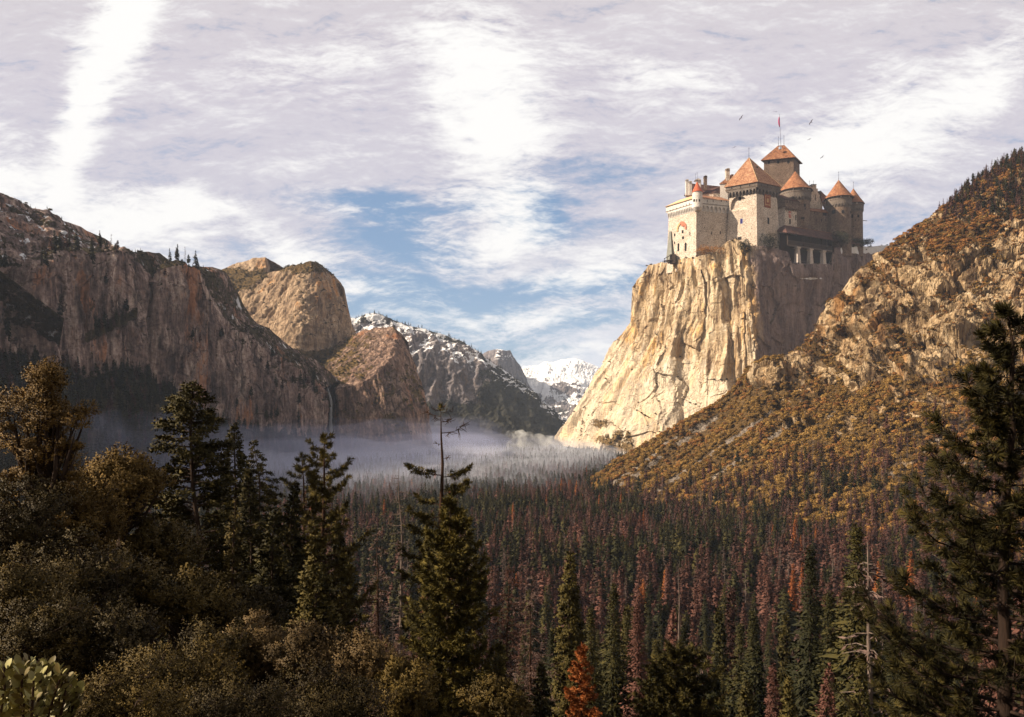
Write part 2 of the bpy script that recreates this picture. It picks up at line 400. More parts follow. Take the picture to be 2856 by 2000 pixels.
def slab_disp(amp0, wid, span, rough=2.0, top=0.25, seed=0.0, soft=20.0, back_amp=3.0, block=3.0, turn=9.0):
    """corner systems that follow the columns of the relief: slabs, returns and cracks, at three sizes"""
    def f(p, u, v, b):
        w = np.stack([u*span/150+seed, v*1.9, 0*u], 1)
        wob = fbm(w, 4)*62+fbm(np.stack([u*span/40+seed, v*4.5, 0*u+3], 1), 3)*7
        s = (u*span+wob)*np.where(u > turn, -1, 1)
        amp = amp0*np.where(u > turn, 0.45, 1)
        g1 = 0.35+0.9*sm(fbm(w*1.3+8, 3), -0.25, 0.35); g2 = sm(fbm(w*1.9+14, 3), -0.15, 0.3)
        d = amp*g1*dihedral(s/wid) + amp*0.5*g2*dihedral(s/(wid*0.41)+3.3, 0.75) + amp*0.22*dihedral(s/(wid*0.17)+1.7, 0.7)*sm(fbm(w*3+2, 3), -0.1, 0.3)
        d += soft*fbm(np.stack([u*span/240+seed+5, v*2.6, 0*u], 1), 3)
        # flakes and overhangs end in short ledges
        f1, e, cv = cells(np.stack([s/40, v*5.0, 0*u+0.5], 1), seed)
        d += block*1.6*(cv-0.5)
        f1, e, cv = cells(np.stack([s/15, v*16.0, 0*u+0.5], 1), seed+3)
        d += block*0.6*(cv-0.5)
        d += rough*fbm(p/15+seed, 4, 0.62) - 0.8*rough*sm(ridged(np.stack([s/26, v*3.2, 0*u], 1)+seed, 4), 0.45, 0.85)
        k = np.where(v > 0.9, top+(1-top)*(1-sm(v, 0.9, 1.0)), 1.0)*sm(v, -0.03, 0.05)
        return np.where(b > 0, back_amp*fbm(p/60.0+seed, 4), d*k)
    return f

# ---- pale golden cliff that carries the castle
def elcap_masks(p, n, u, v, b):
    px, py = pix(p)
    nz = fbm(p/45, 4)
    veg = np.where(b > 0, 0.30, 0)+0.9*sm(n[:, 2], 0.62, 0.85)*(v < 0.85)*0.8
    # brush apron at the left foot
    veg = np.maximum(veg, 0.78*sm(py+30*nz, 1165, 1225)*sm(px+30*nz, 1625, 1690)*sm(px-30*nz, 1795, 1735)*sm(nz, -0.45, 0.15)*sm(py-1180-(1760-px)*0.35, -12, 18))
    veg = np.maximum(veg, 0.72*np.exp(-((px-1675)/40)**2-((py-1182+20*nz)/15)**2))
    snow = 0.95*(px > 2345)*(px < 2520)*sm(py, 716, 700)*sm(py, 676, 684) + 0.75*np.exp(-((px-2262)/42)**2-((py-777)/4)**2)*1.0
    snow = np.where((b > 0) & (px > 2345), 0.9, snow)
    return dict(veg=veg, snow=snow, grey=sm(u+0.02*nz, EL_TURN-0.004, EL_TURN+0.012), pale=sm(py+70*fbm(p/110+5, 3)-0.25*(px-1900), 930, 1080)*0.9)  # grey: right face beyond the lit edge, rock tone and painted shade together
EL_COLS = [
    [(1575, 1236, 3500), (1665, 1068, 3400), (1775, 900, 3300), (1815, 742, 3200)],
    [(1545, 1240, 2930), (1653, 1070, 2800), (1763, 907, 2740), (1808, 742, 2660)],
    [(1650, 1256, 2600), (1720, 1080, 2630), (1812, 900, 2620), (1850, 731, 2590)],
    [(1745, 1278, 2360), (1800, 1080, 2450), (1880, 895, 2490), (1900, 722, 2505)],
    [(1900, 1300, 2250), (1925, 1080, 2390), (1958, 890, 2435), (1948, 716, 2450)],
    [(1990, 1300, 2240), (2000, 1080, 2370), (2010, 880, 2410), (1990, 708, 2440)],
    [(2040, 1300, 2235), (2045, 1070, 2360), (2045, 870, 2398), (2025, 676, 2432)],
    [(2085, 1300, 2230), (2085, 1060, 2350), (2076, 860, 2388), (2050, 664, 2424)],
    [(2112, 1300, 2318), (2106, 1040, 2342), (2092, 855, 2370), (2084, 684, 2414)],
    [(2160, 1300, 2370), (2160, 1040, 2395), (2155, 855, 2414), (2150, 690, 2430)],
    [(2195, 1300, 2400), (2198, 1040, 2420), (2195, 855, 2430), (2198, 705, 2436)],
    [(2206, 1300, 2405), (2208, 1040, 2424), (2208, 855, 2434), (2208, 737, 2440)],
    [(2312, 1300, 2500), (2314, 1040, 2520), (2316, 855, 2532), (2318, 737, 2540)],
    [(2320, 1300, 2505), (2322, 1040, 2528), (2324, 855, 2540), (2326, 692, 2550)],
    [(2380, 1300, 2570), (2384, 1040, 2590), (2388, 855, 2602), (2390, 688, 2610)],
    [(2480, 1300, 2680), (2485, 1040, 2700), (2490, 855, 2712), (2495, 684, 2720)],
    [(2620, 1300, 2740), (2620, 1040, 2810), (2620, 855, 2840), (2620, 690, 2870)],
]
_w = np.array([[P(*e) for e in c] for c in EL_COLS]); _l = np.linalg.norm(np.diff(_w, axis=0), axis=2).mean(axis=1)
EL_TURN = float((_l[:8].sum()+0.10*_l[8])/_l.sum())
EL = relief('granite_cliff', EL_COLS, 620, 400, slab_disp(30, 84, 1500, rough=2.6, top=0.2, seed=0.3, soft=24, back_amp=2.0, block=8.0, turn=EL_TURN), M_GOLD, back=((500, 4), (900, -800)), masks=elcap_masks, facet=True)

# ---- long shaded wall on the left, its wooded talus at the foot
TOPW = [(-420, 640), (-150, 735), (48, 748), (96, 734), (144, 710), (230, 715), (306, 703), (335, 700), (374, 729), (407, 762), (420, 778), (427, 762), (455, 750), (503, 743),
        (541, 755), (560, 777), (589, 834), (618, 887), (647, 916), (685, 928), (723, 964), (757, 988), (824, 1021), (862, 1050), (888, 1072), (902, 1084)]
BASEW = [(-420, 980), (0, 1005), (100, 1022), (200, 1045), (250, 1080), (300, 1050), (340, 1030), (400, 1050), (480, 1100), (540, 1145), (600, 1180), (680, 1202), (790, 1215), (870, 1225), (905, 1245)]
DISW = [(-420, 1000), (0, 1300), (250, 1480), (345, 1560), (500, 1680), (640, 1790), (790, 1920), (905, 2080)]
VALW = [(-420, -150, 700), (0, 150, 962), (250, 400, 1228), (500, 620, 1440), (640, 730, 1690), (790, 860, 1900), (905, 930, 2060)]
def interp(tab, x, k=1):
    return float(np.interp(x, [t[0] for t in tab], [t[k] for t in tab]))
cw = []
for (px, py) in TOPW:
    d = interp(DISW, px); by = interp(BASEW, px)
    vx, vd = interp(VALW, px, 1), interp(VALW, px, 2)
    cw.append([(vx, HYP + 184*FPX/vd, vd), (px-4, by, d-25), (px, by*0.62+py*0.38, d-12), (px, by*0.25+py*0.75, d), (px, py, d+22)])
cw.append([(925, 1310, 2300), (912, 1235, 2290), (910, 1180, 2285), (908, 1120, 2285), (902, 1084, 2290)])
def wall_masks(p, n, u, v, b):
    px, py = pix(p)
    nz = fbm(p/70, 4)
    veg = sm(v, 0.285, 0.25)*1.0
    veg = np.maximum(veg, sm(n[:, 2]+0.25*nz, 0.55, 0.75)*0.8*(b == 0))
    veg = np.maximum(veg, np.where(b > 0, 0.55+0.4*nz, 0))
    # brushy ledge running up to the right under the buttress, and a black gully at the far left
    l = np.exp(-((py-(1003-(px-330)*0.02-(px > 330)*(px-330)*0.26))/9)**2)*(px > 385)*(px < 480)*0.0
    g = np.exp(-((py-(935-(px-255)*0.50))/22)**2)*(px > 235)*(px < 385)
    veg = np.maximum(veg, np.maximum(l, g)*0.85)
    snow = np.where((b > 0), 0.30, 0.0)
    return dict(veg=veg, snow=snow)
wd = slab_disp(21, 95, 1700, rough=3.4, top=0.45, seed=2.1, soft=16, back_amp=8.0, block=4.0)
def wall_disp(p, u, v, b):
    px, py = pix(p)
    d = wd(p, u, v, b)
    d = d*(0.3+0.7*sm(v, 0.2, 0.3))
    # the black cleft at the left edge and the recess under the leaning buttress
    d -= 95*np.exp(-((px-(28+0.02*(py-800)))/11)**2)*sm(py, 745, 790)*sm(py, 960, 930)
    d -= 26*np.exp(-((px-423)/7)**2)*sm(py, 1040, 900)*(b == 0)
    d += 14*sm(px, 425, 450)*sm(px, 600, 520)*(v > 0.25)*(b == 0)*sm(py, 1010, 960)
    d += 12*sm(px, 300, 280)*sm(px, 60, 90)*(v > 0.25)*(b == 0)
    return d
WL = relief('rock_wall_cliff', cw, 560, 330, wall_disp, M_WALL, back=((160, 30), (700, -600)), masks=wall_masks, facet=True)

# ---- snowy upper slope behind it
SKY1 = [(-420, 380), (-100, 500), (0, 541), (40, 560), (80, 582), (130, 592), (160, 607), (185, 636), (216, 650), (245, 672), (275, 693), (306, 702), (340, 712), (400, 738), (440, 744), (480, 765)]
cs = []
for (px, py) in SKY1:
    d = interp(DISW, px) + 60
    ty = interp(TOPW, px)
    cs.append([(px, ty+40, d), (px, ty*0.6+py*0.4, d+70), (px, py, d+210)])
def upper_masks(p, n, u, v, b):
    nz = fbm(p/40, 5); n2 = fbm(p/18+9, 4)
    return dict(veg=0.42+0.7*nz, snow=np.clip(0.42+0.6*n2+0.25*n[:, 2]-0.25, 0, 0.8)*(1-0.5*sm(u, 0.75, 0.95)))
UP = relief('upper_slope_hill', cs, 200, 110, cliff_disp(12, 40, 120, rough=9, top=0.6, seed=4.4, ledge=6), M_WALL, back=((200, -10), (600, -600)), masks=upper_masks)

# ---- two summits behind the wall
def scrub_masks(base, seed=0.0, lo=0.45, hi=0.7):
    def f(p, n, u, v, b):
        nz = fbm(p/55+seed, 5)
        return dict(veg=np.clip(base*sm(n[:, 2]+0.35*nz, lo, hi), 0, 1))
    return f
def summit1_masks(p, n, u, v, b):
    px, py = pix(p); nz = fbm(p/50, 4)
    return dict(veg=np.clip(0.95*sm(py+20*nz, 742, 762)*(px < 738)+0.4*nz+0.2, 0, 0.95))
S1 = relief('flat_topped_summit', [
    [(500, 930, 2600), (505, 840, 2750), (520, 790, 2900)],
    [(565, 920, 2620), (562, 850, 2760), (560, 774, 2900)],
    [(625, 900, 2640), (623, 820, 2780), (623, 749, 2900)],
    [(662, 890, 2660), (661, 800, 2790), (661, 734, 2900)],
    [(710, 880, 2680), (709, 790, 2800), (709, 720, 2880)],
    [(745, 880, 2700), (744, 800, 2810), (741, 718, 2860)],
    [(752, 880, 2760), (750, 800, 2860), (747, 726, 2900)],
    [(754, 880, 2900), (751, 800, 2960), (748, 730, 3000)]], 170, 130, cliff_disp(8, 30, 90, rough=6, top=0.5, seed=6), M_DOME, back=((200, -5), (600, -600)), masks=summit1_masks)
def summit2_masks(p, n, u, v, b):
    px, py = pix(p); nz = fbm(p/45, 5)
    veg = 0.95*sm(nz*70 + (795-0.62*(px-600)) - py, -12, 22)*(px < 770)*0 + 0.8*sm(n[:, 2]+0.3*nz, 0.66, 0.86)
    up = sm((868-0.50*(px-580)) - py + 40*nz, -8, 22)*sm(px, 800, 700)
    veg = np.maximum(veg, up*0.95)
    veg = np.maximum(veg, sm(py+22*nz, 775, 752)*(px > 780)*0.62)
    veg = np.maximum(veg, sm(py+26*nz, 962, 985)*0.9)
    return dict(veg=veg)
S2 = relief('domed_summit', [
    [(560, 900, 2700), (565, 860, 2740), (565, 835, 2790), (560, 800, 2850)],
    [(620, 930, 2620), (630, 890, 2680), (640, 835, 2740), (650, 790, 2830)],
    [(690, 975, 2540), (700, 910, 2600), (710, 840, 2680), (720, 766, 2790)],
    [(760, 1005, 2480), (765, 920, 2545), (770, 840, 2620), (770, 757, 2740)],
    [(815, 1022, 2400), (830, 920, 2460), (835, 830, 2540), (830, 738, 2650)],
    [(862, 1025, 2440), (868, 920, 2485), (872, 830, 2550), (866, 730, 2640)],
    [(905, 1025, 2510), (903, 920, 2540), (896, 830, 2590), (887, 734, 2660)],
    [(945, 1010, 2590), (935, 920, 2610), (918, 830, 2640), (908, 748, 2690)],
    [(990, 985, 2690), (972, 912, 2700), (940, 825, 2720), (918, 766, 2740)],
    [(1000, 985, 2860), (980, 920, 2870), (948, 836, 2880), (919, 768, 2880)]], 280, 240, cliff_disp(17, 50, 220, shear=(-0.5, 0.0), rough=6, top=0.4, seed=7.7, ledge=3), M_DOME, back=((200, -20), (700, -600)), masks=summit2_masks)

# ---- brown rock to the right of the waterfall
def rock_masks(p, n, u, v, b):
    px, py = pix(p); nz = fbm(p/40, 5)
    veg = sm(v+0.06*nz, 0.66, 0.70)*np.clip(0.58+0.75*nz-0.35*sm(px, 950, 1080), 0, 1)
    veg = np.maximum(veg, (v < 0.62)*0.95*sm(n[:, 2]+0.5*nz, 0.45, 0.75))
    veg = np.maximum(veg, 0.8*np.exp(-((px-1090)/50)**2-((py-1180)/45)**2)*sm(nz, -0.3, 0.15))
    veg = np.maximum(veg, 0.75*sm(py+25*nz, 1215, 1240)*(px > 985))
    return dict(veg=veg)
_ra, _rb = slab_disp(11, 55, 620, rough=2.5, top=0.8, seed=9.2, soft=12, block=3.5), cliff_disp(9, 40, 80, rough=6, top=0.6, seed=9.9)
def rk_disp(p, u, v, b):
    k = sm(v, 0.62, 0.70)
    return _ra(p, u, v, b)*(1-k)+_rb(p, u, v, b)*k
RK = relief('brown_rock_cliff', [
    [(870, 1275, 2260), (872, 1170, 2262), (872, 1080, 2270), (720, 955, 2640)],
    [(907, 1275, 2240), (908, 1170, 2246), (909, 1084, 2255), (800, 975, 2620)],
    [(934, 1275, 2236), (935, 1170, 2242), (933, 1087, 2252), (880, 980, 2600)],
    [(946, 1275, 2165), (945, 1170, 2175), (944, 1089, 2195), (915, 972, 2580)],
    [(1010, 1280, 2140), (1005, 1170, 2175), (1000, 1072, 2215), (965, 946, 2560)],
    [(1080, 1282, 2150), (1072, 1160, 2195), (1060, 1033, 2265), (1020, 920, 2540)],
    [(1140, 1280, 2185), (1130, 1150, 2235), (1104, 985, 2350), (1070, 912, 2520)],
    [(1180, 1275, 2230), (1163, 1150, 2280), (1124, 990, 2400), (1098, 912, 2500)],
    [(1203, 1265, 2300), (1186, 1130, 2340), (1150, 1018, 2430), (1114, 930, 2500)],
    [(1212, 1250, 2480), (1194, 1140, 2500), (1158, 1022, 2540), (1118, 945, 2580)]], 300, 280, rk_disp, M_BROWNROCK, back=((150, -15), (600, -500)), masks=rock_masks)

# ---- far ridge with snow, the half dome and the white massif
FR = [(880, 884), (963, 884), (994, 894), (1021, 878), (1045, 874), (1068, 880), (1096, 894), (1151, 914), (1174, 918), (1233, 935), (1292, 957), (1339, 984), (1370, 1008),
      (1429, 1051), (1461, 1070), (1480, 1090), (1515, 1125), (1543, 1157), (1568, 1188), (1585, 1215)]
cf = []
for (px, py) in FR:
    d = 4300 + (px-963)*0.5
    k = (1240-py)
    bump = 190*math.exp(-((px-1262)/17)**2) + 120*math.exp(-((px-1200)/14)**2)
    cf.append([(px+14, 1245, d-560), (px+8, 1240-0.40*k, d-260-0.3*bump), (px+3, 1240-0.74*k, d-150-bump), (px, py, d+60)])
cf.append([(1600, 1235, 4800), (1596, 1230, 4820), (1592, 1225, 4840), (1588, 1220, 4880)])
def far_masks(p, n, u, v, b):
    px, py = pix(p); nz = fbm(p/130, 5); n2 = fbm(p/60+4, 5)
    snow = sm(v, 0.52, 0.8)*np.clip(0.46+0.8*n2+0.35*(n[:, 2]-0.4), 0, 0.95)
    snow = np.maximum(snow, 0.95*np.exp(-((px-1048)/34)**2-((py-884)/13)**2))
    snow = np.maximum(snow, 0.62*np.exp(-((px-(1305+(py-985)*0.55))/32)**2)*sm(py, 960, 985)*sm(py, 1100, 1050)*(0.7+0.7*n2))
    veg = np.maximum(sm(v+0.15*nz, 0.42, 0.22), sm(v+0.1*n2, 0.88, 0.96)*0.62)
    veg = np.maximum(veg, 0.9*sm(px+120*nz+0.6*(py-1000), 1330, 1440))
    return dict(snow=snow, veg=veg)
FRIDGE = relief('snowy_ridge_mountain', cf, 330, 210, cliff_disp(50, 120, 900, shear=(-0.25, 0), rough=20, top=0.25, seed=12.0), M_FAR, back=((500, -60), (1500, -900)), masks=far_masks)
def dome_masks(p, n, u, v, b):
    px, py = pix(p); nz = fbm(p/200, 4)
    return dict(snow=np.clip(0.85*sm(n[:, 2]+0.2*nz, 0.45, 0.7)*sm(px, 1370, 1395)*(py < 1003)+0.15+0.3*nz, 0, 1)*sm(py, 1090, 1030), veg=0.2*sm(px, 1365, 1350)+0*px)
HD = relief('half_dome_mountain', [
    [(1300, 1130, 8900), (1310, 1060, 9000), (1320, 1015, 9200)],
    [(1340, 1130, 8600), (1342, 1050, 8700), (1344, 990, 8900)],
    [(1372, 1130, 8300), (1371, 1050, 8330), (1364, 978, 8600)],
    [(1392, 1130, 8200), (1385, 1050, 8230), (1388, 974, 8400)],
    [(1412, 1130, 8300), (1408, 1050, 8320), (1410, 978, 8420)],
    [(1436, 1130, 8420), (1430, 1050, 8450), (1423, 976, 8500)],
    [(1446, 1130, 8500), (1440, 1060, 8520), (1429, 990, 8560)],
    [(1466, 1130, 8560), (1458, 1070, 8580), (1450, 1019, 8620)],
    [(1482, 1130, 8700), (1476, 1100, 8720), (1470, 1060, 8760)],
    [(1495, 1130, 8900), (1490, 1115, 8920), (1485, 1095, 8960)]], 150, 110, cliff_disp(40, 150, 1400, rough=22, top=0.3, seed=14.0), M_FAR, back=((700, -100), (1500, -900)), masks=dome_masks)
def massif_masks(p, n, u, v, b):
    px, py = pix(p); nz = fbm(p/260, 5); n2 = fbm(p/110+3, 5)
    s = 0.85+0.9*n2+0.45*sm(v, 0.55, 0.8)+0.3*nz-0.55*sm(py, 1060, 1150)+0.35*np.exp(-((py-1100-(px-1560)*0.4)/14)**2)
    s = s-0.75*np.exp(-((px-1565)/45)**2-((py-1085)/22)**2)
    return dict(snow=np.clip(s, 0, 1.1), veg=np.clip(0.25+0.8*nz, 0, 0.6)*sm(v, 0.75, 0.4))
MS = relief('white_massif_mountain', [
    [(1400, 1200, 7900), (1410, 1130, 8900), (1430, 1080, 9300), (1440, 1045, 9600)],
    [(1460, 1200, 7800), (1462, 1130, 8800), (1462, 1070, 9200), (1461, 1023, 9500)],
    [(1500, 1200, 7700), (1500, 1130, 8700), (1500, 1065, 9200), (1500, 1021, 9500)],
    [(1522, 1200, 7700), (1521, 1130, 8650), (1520, 1060, 9150), (1520, 1008, 9500)],
    [(1545, 1200, 7600), (1545, 1130, 8600), (1544, 1060, 9100), (1543, 1010, 9500)],
    [(1570, 1200, 7600), (1568, 1130, 8550), (1566, 1060, 9100), (1566, 1005, 9500)],
    [(1605, 1200, 7600), (1604, 1130, 8550), (1603, 1060, 9100), (1602, 1000, 9500)],
    [(1632, 1200, 7700), (1630, 1130, 8600), (1628, 1060, 9150), (1626, 1008, 9500)],
    [(1680, 1200, 7800), (1678, 1130, 8700), (1675, 1070, 9200), (1672, 1027, 9550)],
    [(1780, 1200, 7900), (1780, 1150, 8800), (1780, 1100, 9300), (1780, 1075, 9600)]], 230, 150, cliff_disp(75, 330, 700, rough=40, top=0.25, seed=16.0), M_FAR, back=((700, -100), (1500, -900)), masks=massif_masks)
PIN = relief('rock_pinnacle', [
    [(1570, 1235, 4300), (1580, 1200, 4320), (1588, 1170, 4350)],
    [(1580, 1240, 4120), (1586, 1190, 4150), (1594, 1134, 4180)],
    [(1596, 1240, 4060), (1600, 1180, 4080), (1604, 1128, 4120)],
    [(1615, 1240, 4090), (1616, 1180, 4110), (1617, 1131, 4140)],
    [(1640, 1240, 4200), (1636, 1190, 4220), (1628, 1142, 4240)],
    [(1660, 1240, 4400), (1655, 1200, 4420), (1645, 1160, 4440)]], 70, 60, cliff_disp(14, 45, 300, rough=9, top=0.4, seed=18.0), M_FAR, back=((120, -20), (300, -400)))

# ---- hillside on the right: talus and brush below, broken cliffs above
CREST = [(1590, 1376, 1500), (1640, 1342, 1510), (1750, 1270, 1515), (1860, 1207, 1520), (1990, 1132, 1520), (2062, 1078, 1520), (2092, 1030, 1522), (2140, 1000, 1522), (2200, 986, 1525), (2262, 951, 1530), (2303, 912, 1532), (2317, 850, 1535), (2368, 802, 1540),
         (2405, 750, 1550), (2470, 706, 1560), (2499, 668, 1570), (2548, 642, 1580), (2623, 582, 1600), (2673, 557, 1615), (2716, 514, 1630), (2747, 494, 1640), (2822, 445, 1660), (2870, 420, 1670), (3150, 280, 1780)]
BLINE = [(1590, 90, 1460), (1640, 120, 1420), (1860, 230, 1210), (2062, 330, 1040), (2200, 400, 919), (2317, 470, 790), (2480, 590, 640), (2623, 730, 560), (2760, 880, 500), (2870, 1000, 470), (3150, 1350, 400)]
ch = []
for (px, py, d) in CREST:
    c = P(px, py, d)
    b = np.array([interp(BLINE, px, 1), interp(BLINE, px, 2), -184.0])
    row = [('w', *b)]
    for fxy, fz in ((0.22, 0.17), (0.45, 0.36), (0.66, 0.56), (0.82, 0.76)):
        row.append(('w', *(b[0]+(c[0]-b[0])*fxy, b[1]+(c[1]-b[1])*fxy, b[2]+(c[2]-b[2])*fz)))
    row.append(('w', *c))
    ch.append(row)
def hill_zone(px, py, nz):
    """how much bare, broken cliff there is at a place on the hillside"""
    up = np.interp(px, [2060, 2140, 2260, 2330, 2440, 2520, 2600, 2700, 2800, 2900], [1040, 1000, 930, 815, 690, 690, 700, 690, 640, 590])
    lo = np.interp(px, [2060, 2140, 2220, 2300, 2400, 2500, 2580, 2680, 2750, 2856], [1090, 1080, 1060, 1040, 1090, 1080, 1060, 1010, 1000, 1010])
    r = sm(py-up+60*nz, -10, 25)*sm(lo-py+70*nz, -10, 30)
    r = np.maximum(r, 0.8*np.exp(-((px-2400)/60)**2-((py-1125)/40)**2)*sm(nz, -0.15, 0.15))
    r = np.maximum(r, 0.9*np.exp(-((px-2205)/28)**2-((py-1065)/16)**2))
    dg = np.stack([(px*0.83+py*0.56)/120, (py*0.83-px*0.56)/46, 0*px+2], 1)
    rib = 0.7*sm(ridged(dg, 4, 0.5)+0.4*nz, 0.60, 0.76)*sm(px, 2060, 2220)*sm(py, 1330, 1180)
    r = np.maximum(r*sm(px, 2040, 2110), rib)
    return r
def talus_zone(px, py, n2):
    t = 0*px
    for (x0, y0, x1, y1, w) in ((1690, 1385, 2000, 1165, 11), (1790, 1400, 2150, 1150, 8), (1980, 1340, 2240, 1160, 9), (2230, 1215, 2330, 1150, 5), (2480, 1330, 2640, 1215, 14), (2560, 1390, 2760, 1240, 8), (1640, 1395, 1830, 1265, 7), (1850, 1240, 1960, 1180, 5), (2340, 1460, 2450, 1385, 4)):
        f = np.clip(((px-x0)*(x1-x0)+(py-y0)*(y1-y0))/((x1-x0)**2+(y1-y0)**2), 0, 1)
        dd = np.hypot(px-(x0+f*(x1-x0)), py-(y0+f*(y1-y0)))
        t = np.maximum(t, np.exp(-(dd/w)**2)*(0.62+1.3*n2+0.7*fbm(np.stack([px/34, py/34, 0*px], 1), 3)))
    return np.clip(t, 0, 1)
def hill_disp(p, u, v, b):
    px, py = pix(p)
    nz = fbm(p/90, 4)
    r = hill_zone(px, py, nz)
    wp = p+np.stack([14*fbm(p/40, 3), 14*fbm(p/40+5, 3), 10*fbm(p/40+9, 3)], 1)
    _, e1, c1 = cells(wp/np.array([62.0, 62.0, 46.0]), 0.3)
    _, e2, c2 = cells(wp/np.array([24.0, 24.0, 19.0]), 4.1)
    _, e3, c3 = cells(wp/np.array([9.0, 9.0, 6.5]), 2.2)
    rz = ridged(np.stack([p[:, 0]/90, p[:, 1]/90, p[:, 2]/150], 1)+2, 4, 0.55)
    d = r*(38*(rz-0.25) + 34*(c1-0.5) + 13*(c2-0.5) + 3.5*(c3-0.5) - 7*sm(e1, 0.12, 0.0) - 3*sm(e2, 0.12, 0.0) + 4*fbm(p/9, 4, 0.6))
    d += (1-r)*(9*fbm(p/70+3, 4) + 2.5*fbm(p/14, 3))
    # gullies down the fall line
    g = ridged(np.stack([(p[:, 0]*0.42-p[:, 1]*0.91)/130, p[:, 2]/500, 0*p[:, 0]], 1)+5, 3)
    d -= 16*sm(g, 0.35, 0.9)*sm(v, 0.15, 0.4)
    k = np.where(v > 0.93, 0.45+0.55*(1-sm(v, 0.93, 1.0)), 1.0)*sm(v, 0.0, 0.05)
    return np.where(b > 0, 6*fbm(p/40, 4), d*k)
def hill_masks(p, n, u, v, b):
    px, py = pix(p)
    nz = fbm(p/90, 4); n2 = fbm(p/30+4, 5)
    r = hill_zone(px, py, nz)
    fl = sm(n[:, 2]+0.25*n2, 0.62, 0.80)
    led = fbm(np.stack([(px*0.83+py*0.56)/150, (py*0.83-px*0.56)/34, 0*px], 1)+6, 4)
    veg = (1-r)*(0.95) + r*np.maximum(fl*0.85*sm(n2, -0.15, 0.15), 0.9*sm(led+0.3*n2, 0.10, 0.24))
    tal = talus_zone(px, py, n2)*(1-r)
    tal = np.maximum(tal, 0.7*np.exp(-((px-2585)/70)**2-((py-1040)/40)**2)*sm(n2, -0.2, 0.2)*(1-r))
    return dict(veg=np.clip(veg, 0, 1)*(1-tal), tal=tal, rock=r)
HL = relief('rocky_hillside', ch, 640, 520, hill_disp, M_HILL, back=((60, -10), (400, -330), (900, -900)), blur=3, masks=hill_masks, facet=True)

# ------------------------------------------------------------------ ground: one sheet from the viewpoint down to the valley floor and out to the horizon
def ground_z(x, y):
    x = np.asarray(x, float); y = np.asarray(y, float)
    p = np.stack([x, y, 0*x], 1)
    near = -1.75 - 0.50*np.maximum(0, y-1.2) - 0.10*np.maximum(0, x)*sm(y, 0, 60) + 0.9*fbm(p/11, 4)*sm(y, 2, 30) + 5*fbm(p/60+3, 3)*sm(y, 20, 120)
    # the slope the road is cut into goes on to the left and behind the viewpoint
    near = np.where(y < 0, -1.75 + 0.35*np.maximum(0, -y-14), near)
    far = -172 + 3*fbm(p/220, 3) - 26*sm(y, 2600, 4200) + 1.2*fbm(p/30, 3)
    k = 14.0
    h = np.clip(0.5+0.5*(near-far)/k, 0, 1)
    return far*(1-h)+near*h + k*h*(1-h)*0.5
def build_ground():
    rr = np.concatenate([[0.0], np.geomspace(0.6, 12300, 230)])
    aa = np.linspace(0, 2*np.pi, 361)[:-1]
    R, A = np.meshgrid(rr, aa, indexing='ij')
    X, Y = np.clip(R*np.sin(A), -8900, 8900), np.maximum(R*np.cos(A), -3900)
    Z = ground_z(X.ravel(), Y.ravel())
    idx = np.arange(X.size).reshape(X.shape)
    nx = np.roll(idx, -1, axis=1)
    F = np.stack([idx[:-1], idx[1:], nx[1:], nx[:-1]], -1).reshape(-1, 4)[:, ::-1]
    m, nt, p = new_mat('forest_soil', 0.95, 0.1)
    pos = pos_node(nt)
    c = ramp(nt, noise(nt, pos, 0.35, 7, 0.65), [(0.35, (0.018, 0.014, 0.008)), (0.55, (0.045, 0.032, 0.018)), (0.75, (0.085, 0.062, 0.034))])
    c = mixc(nt, mth(nt, 'MULTIPLY', sstep(nt, noise(nt, pos, 0.012, 5, 0.6), 0.5, 0.62), 0.6), c, (0.070, 0.040, 0.026))
    nt.links.new(c, p.inputs['Base Color'])
    b = nd(nt, 'ShaderNodeBump', {'Height': noise(nt, pos, 1.2, 6, 0.7), 'Strength': 0.6, 'Distance': 0.3})
    nt.links.new(b.outputs[0], p.inputs['Normal'])
    return link('ground', mesh_np('ground', np.stack([X.ravel(), Y.ravel(), Z], 1), F, m, True), kind='structure')
build_ground()
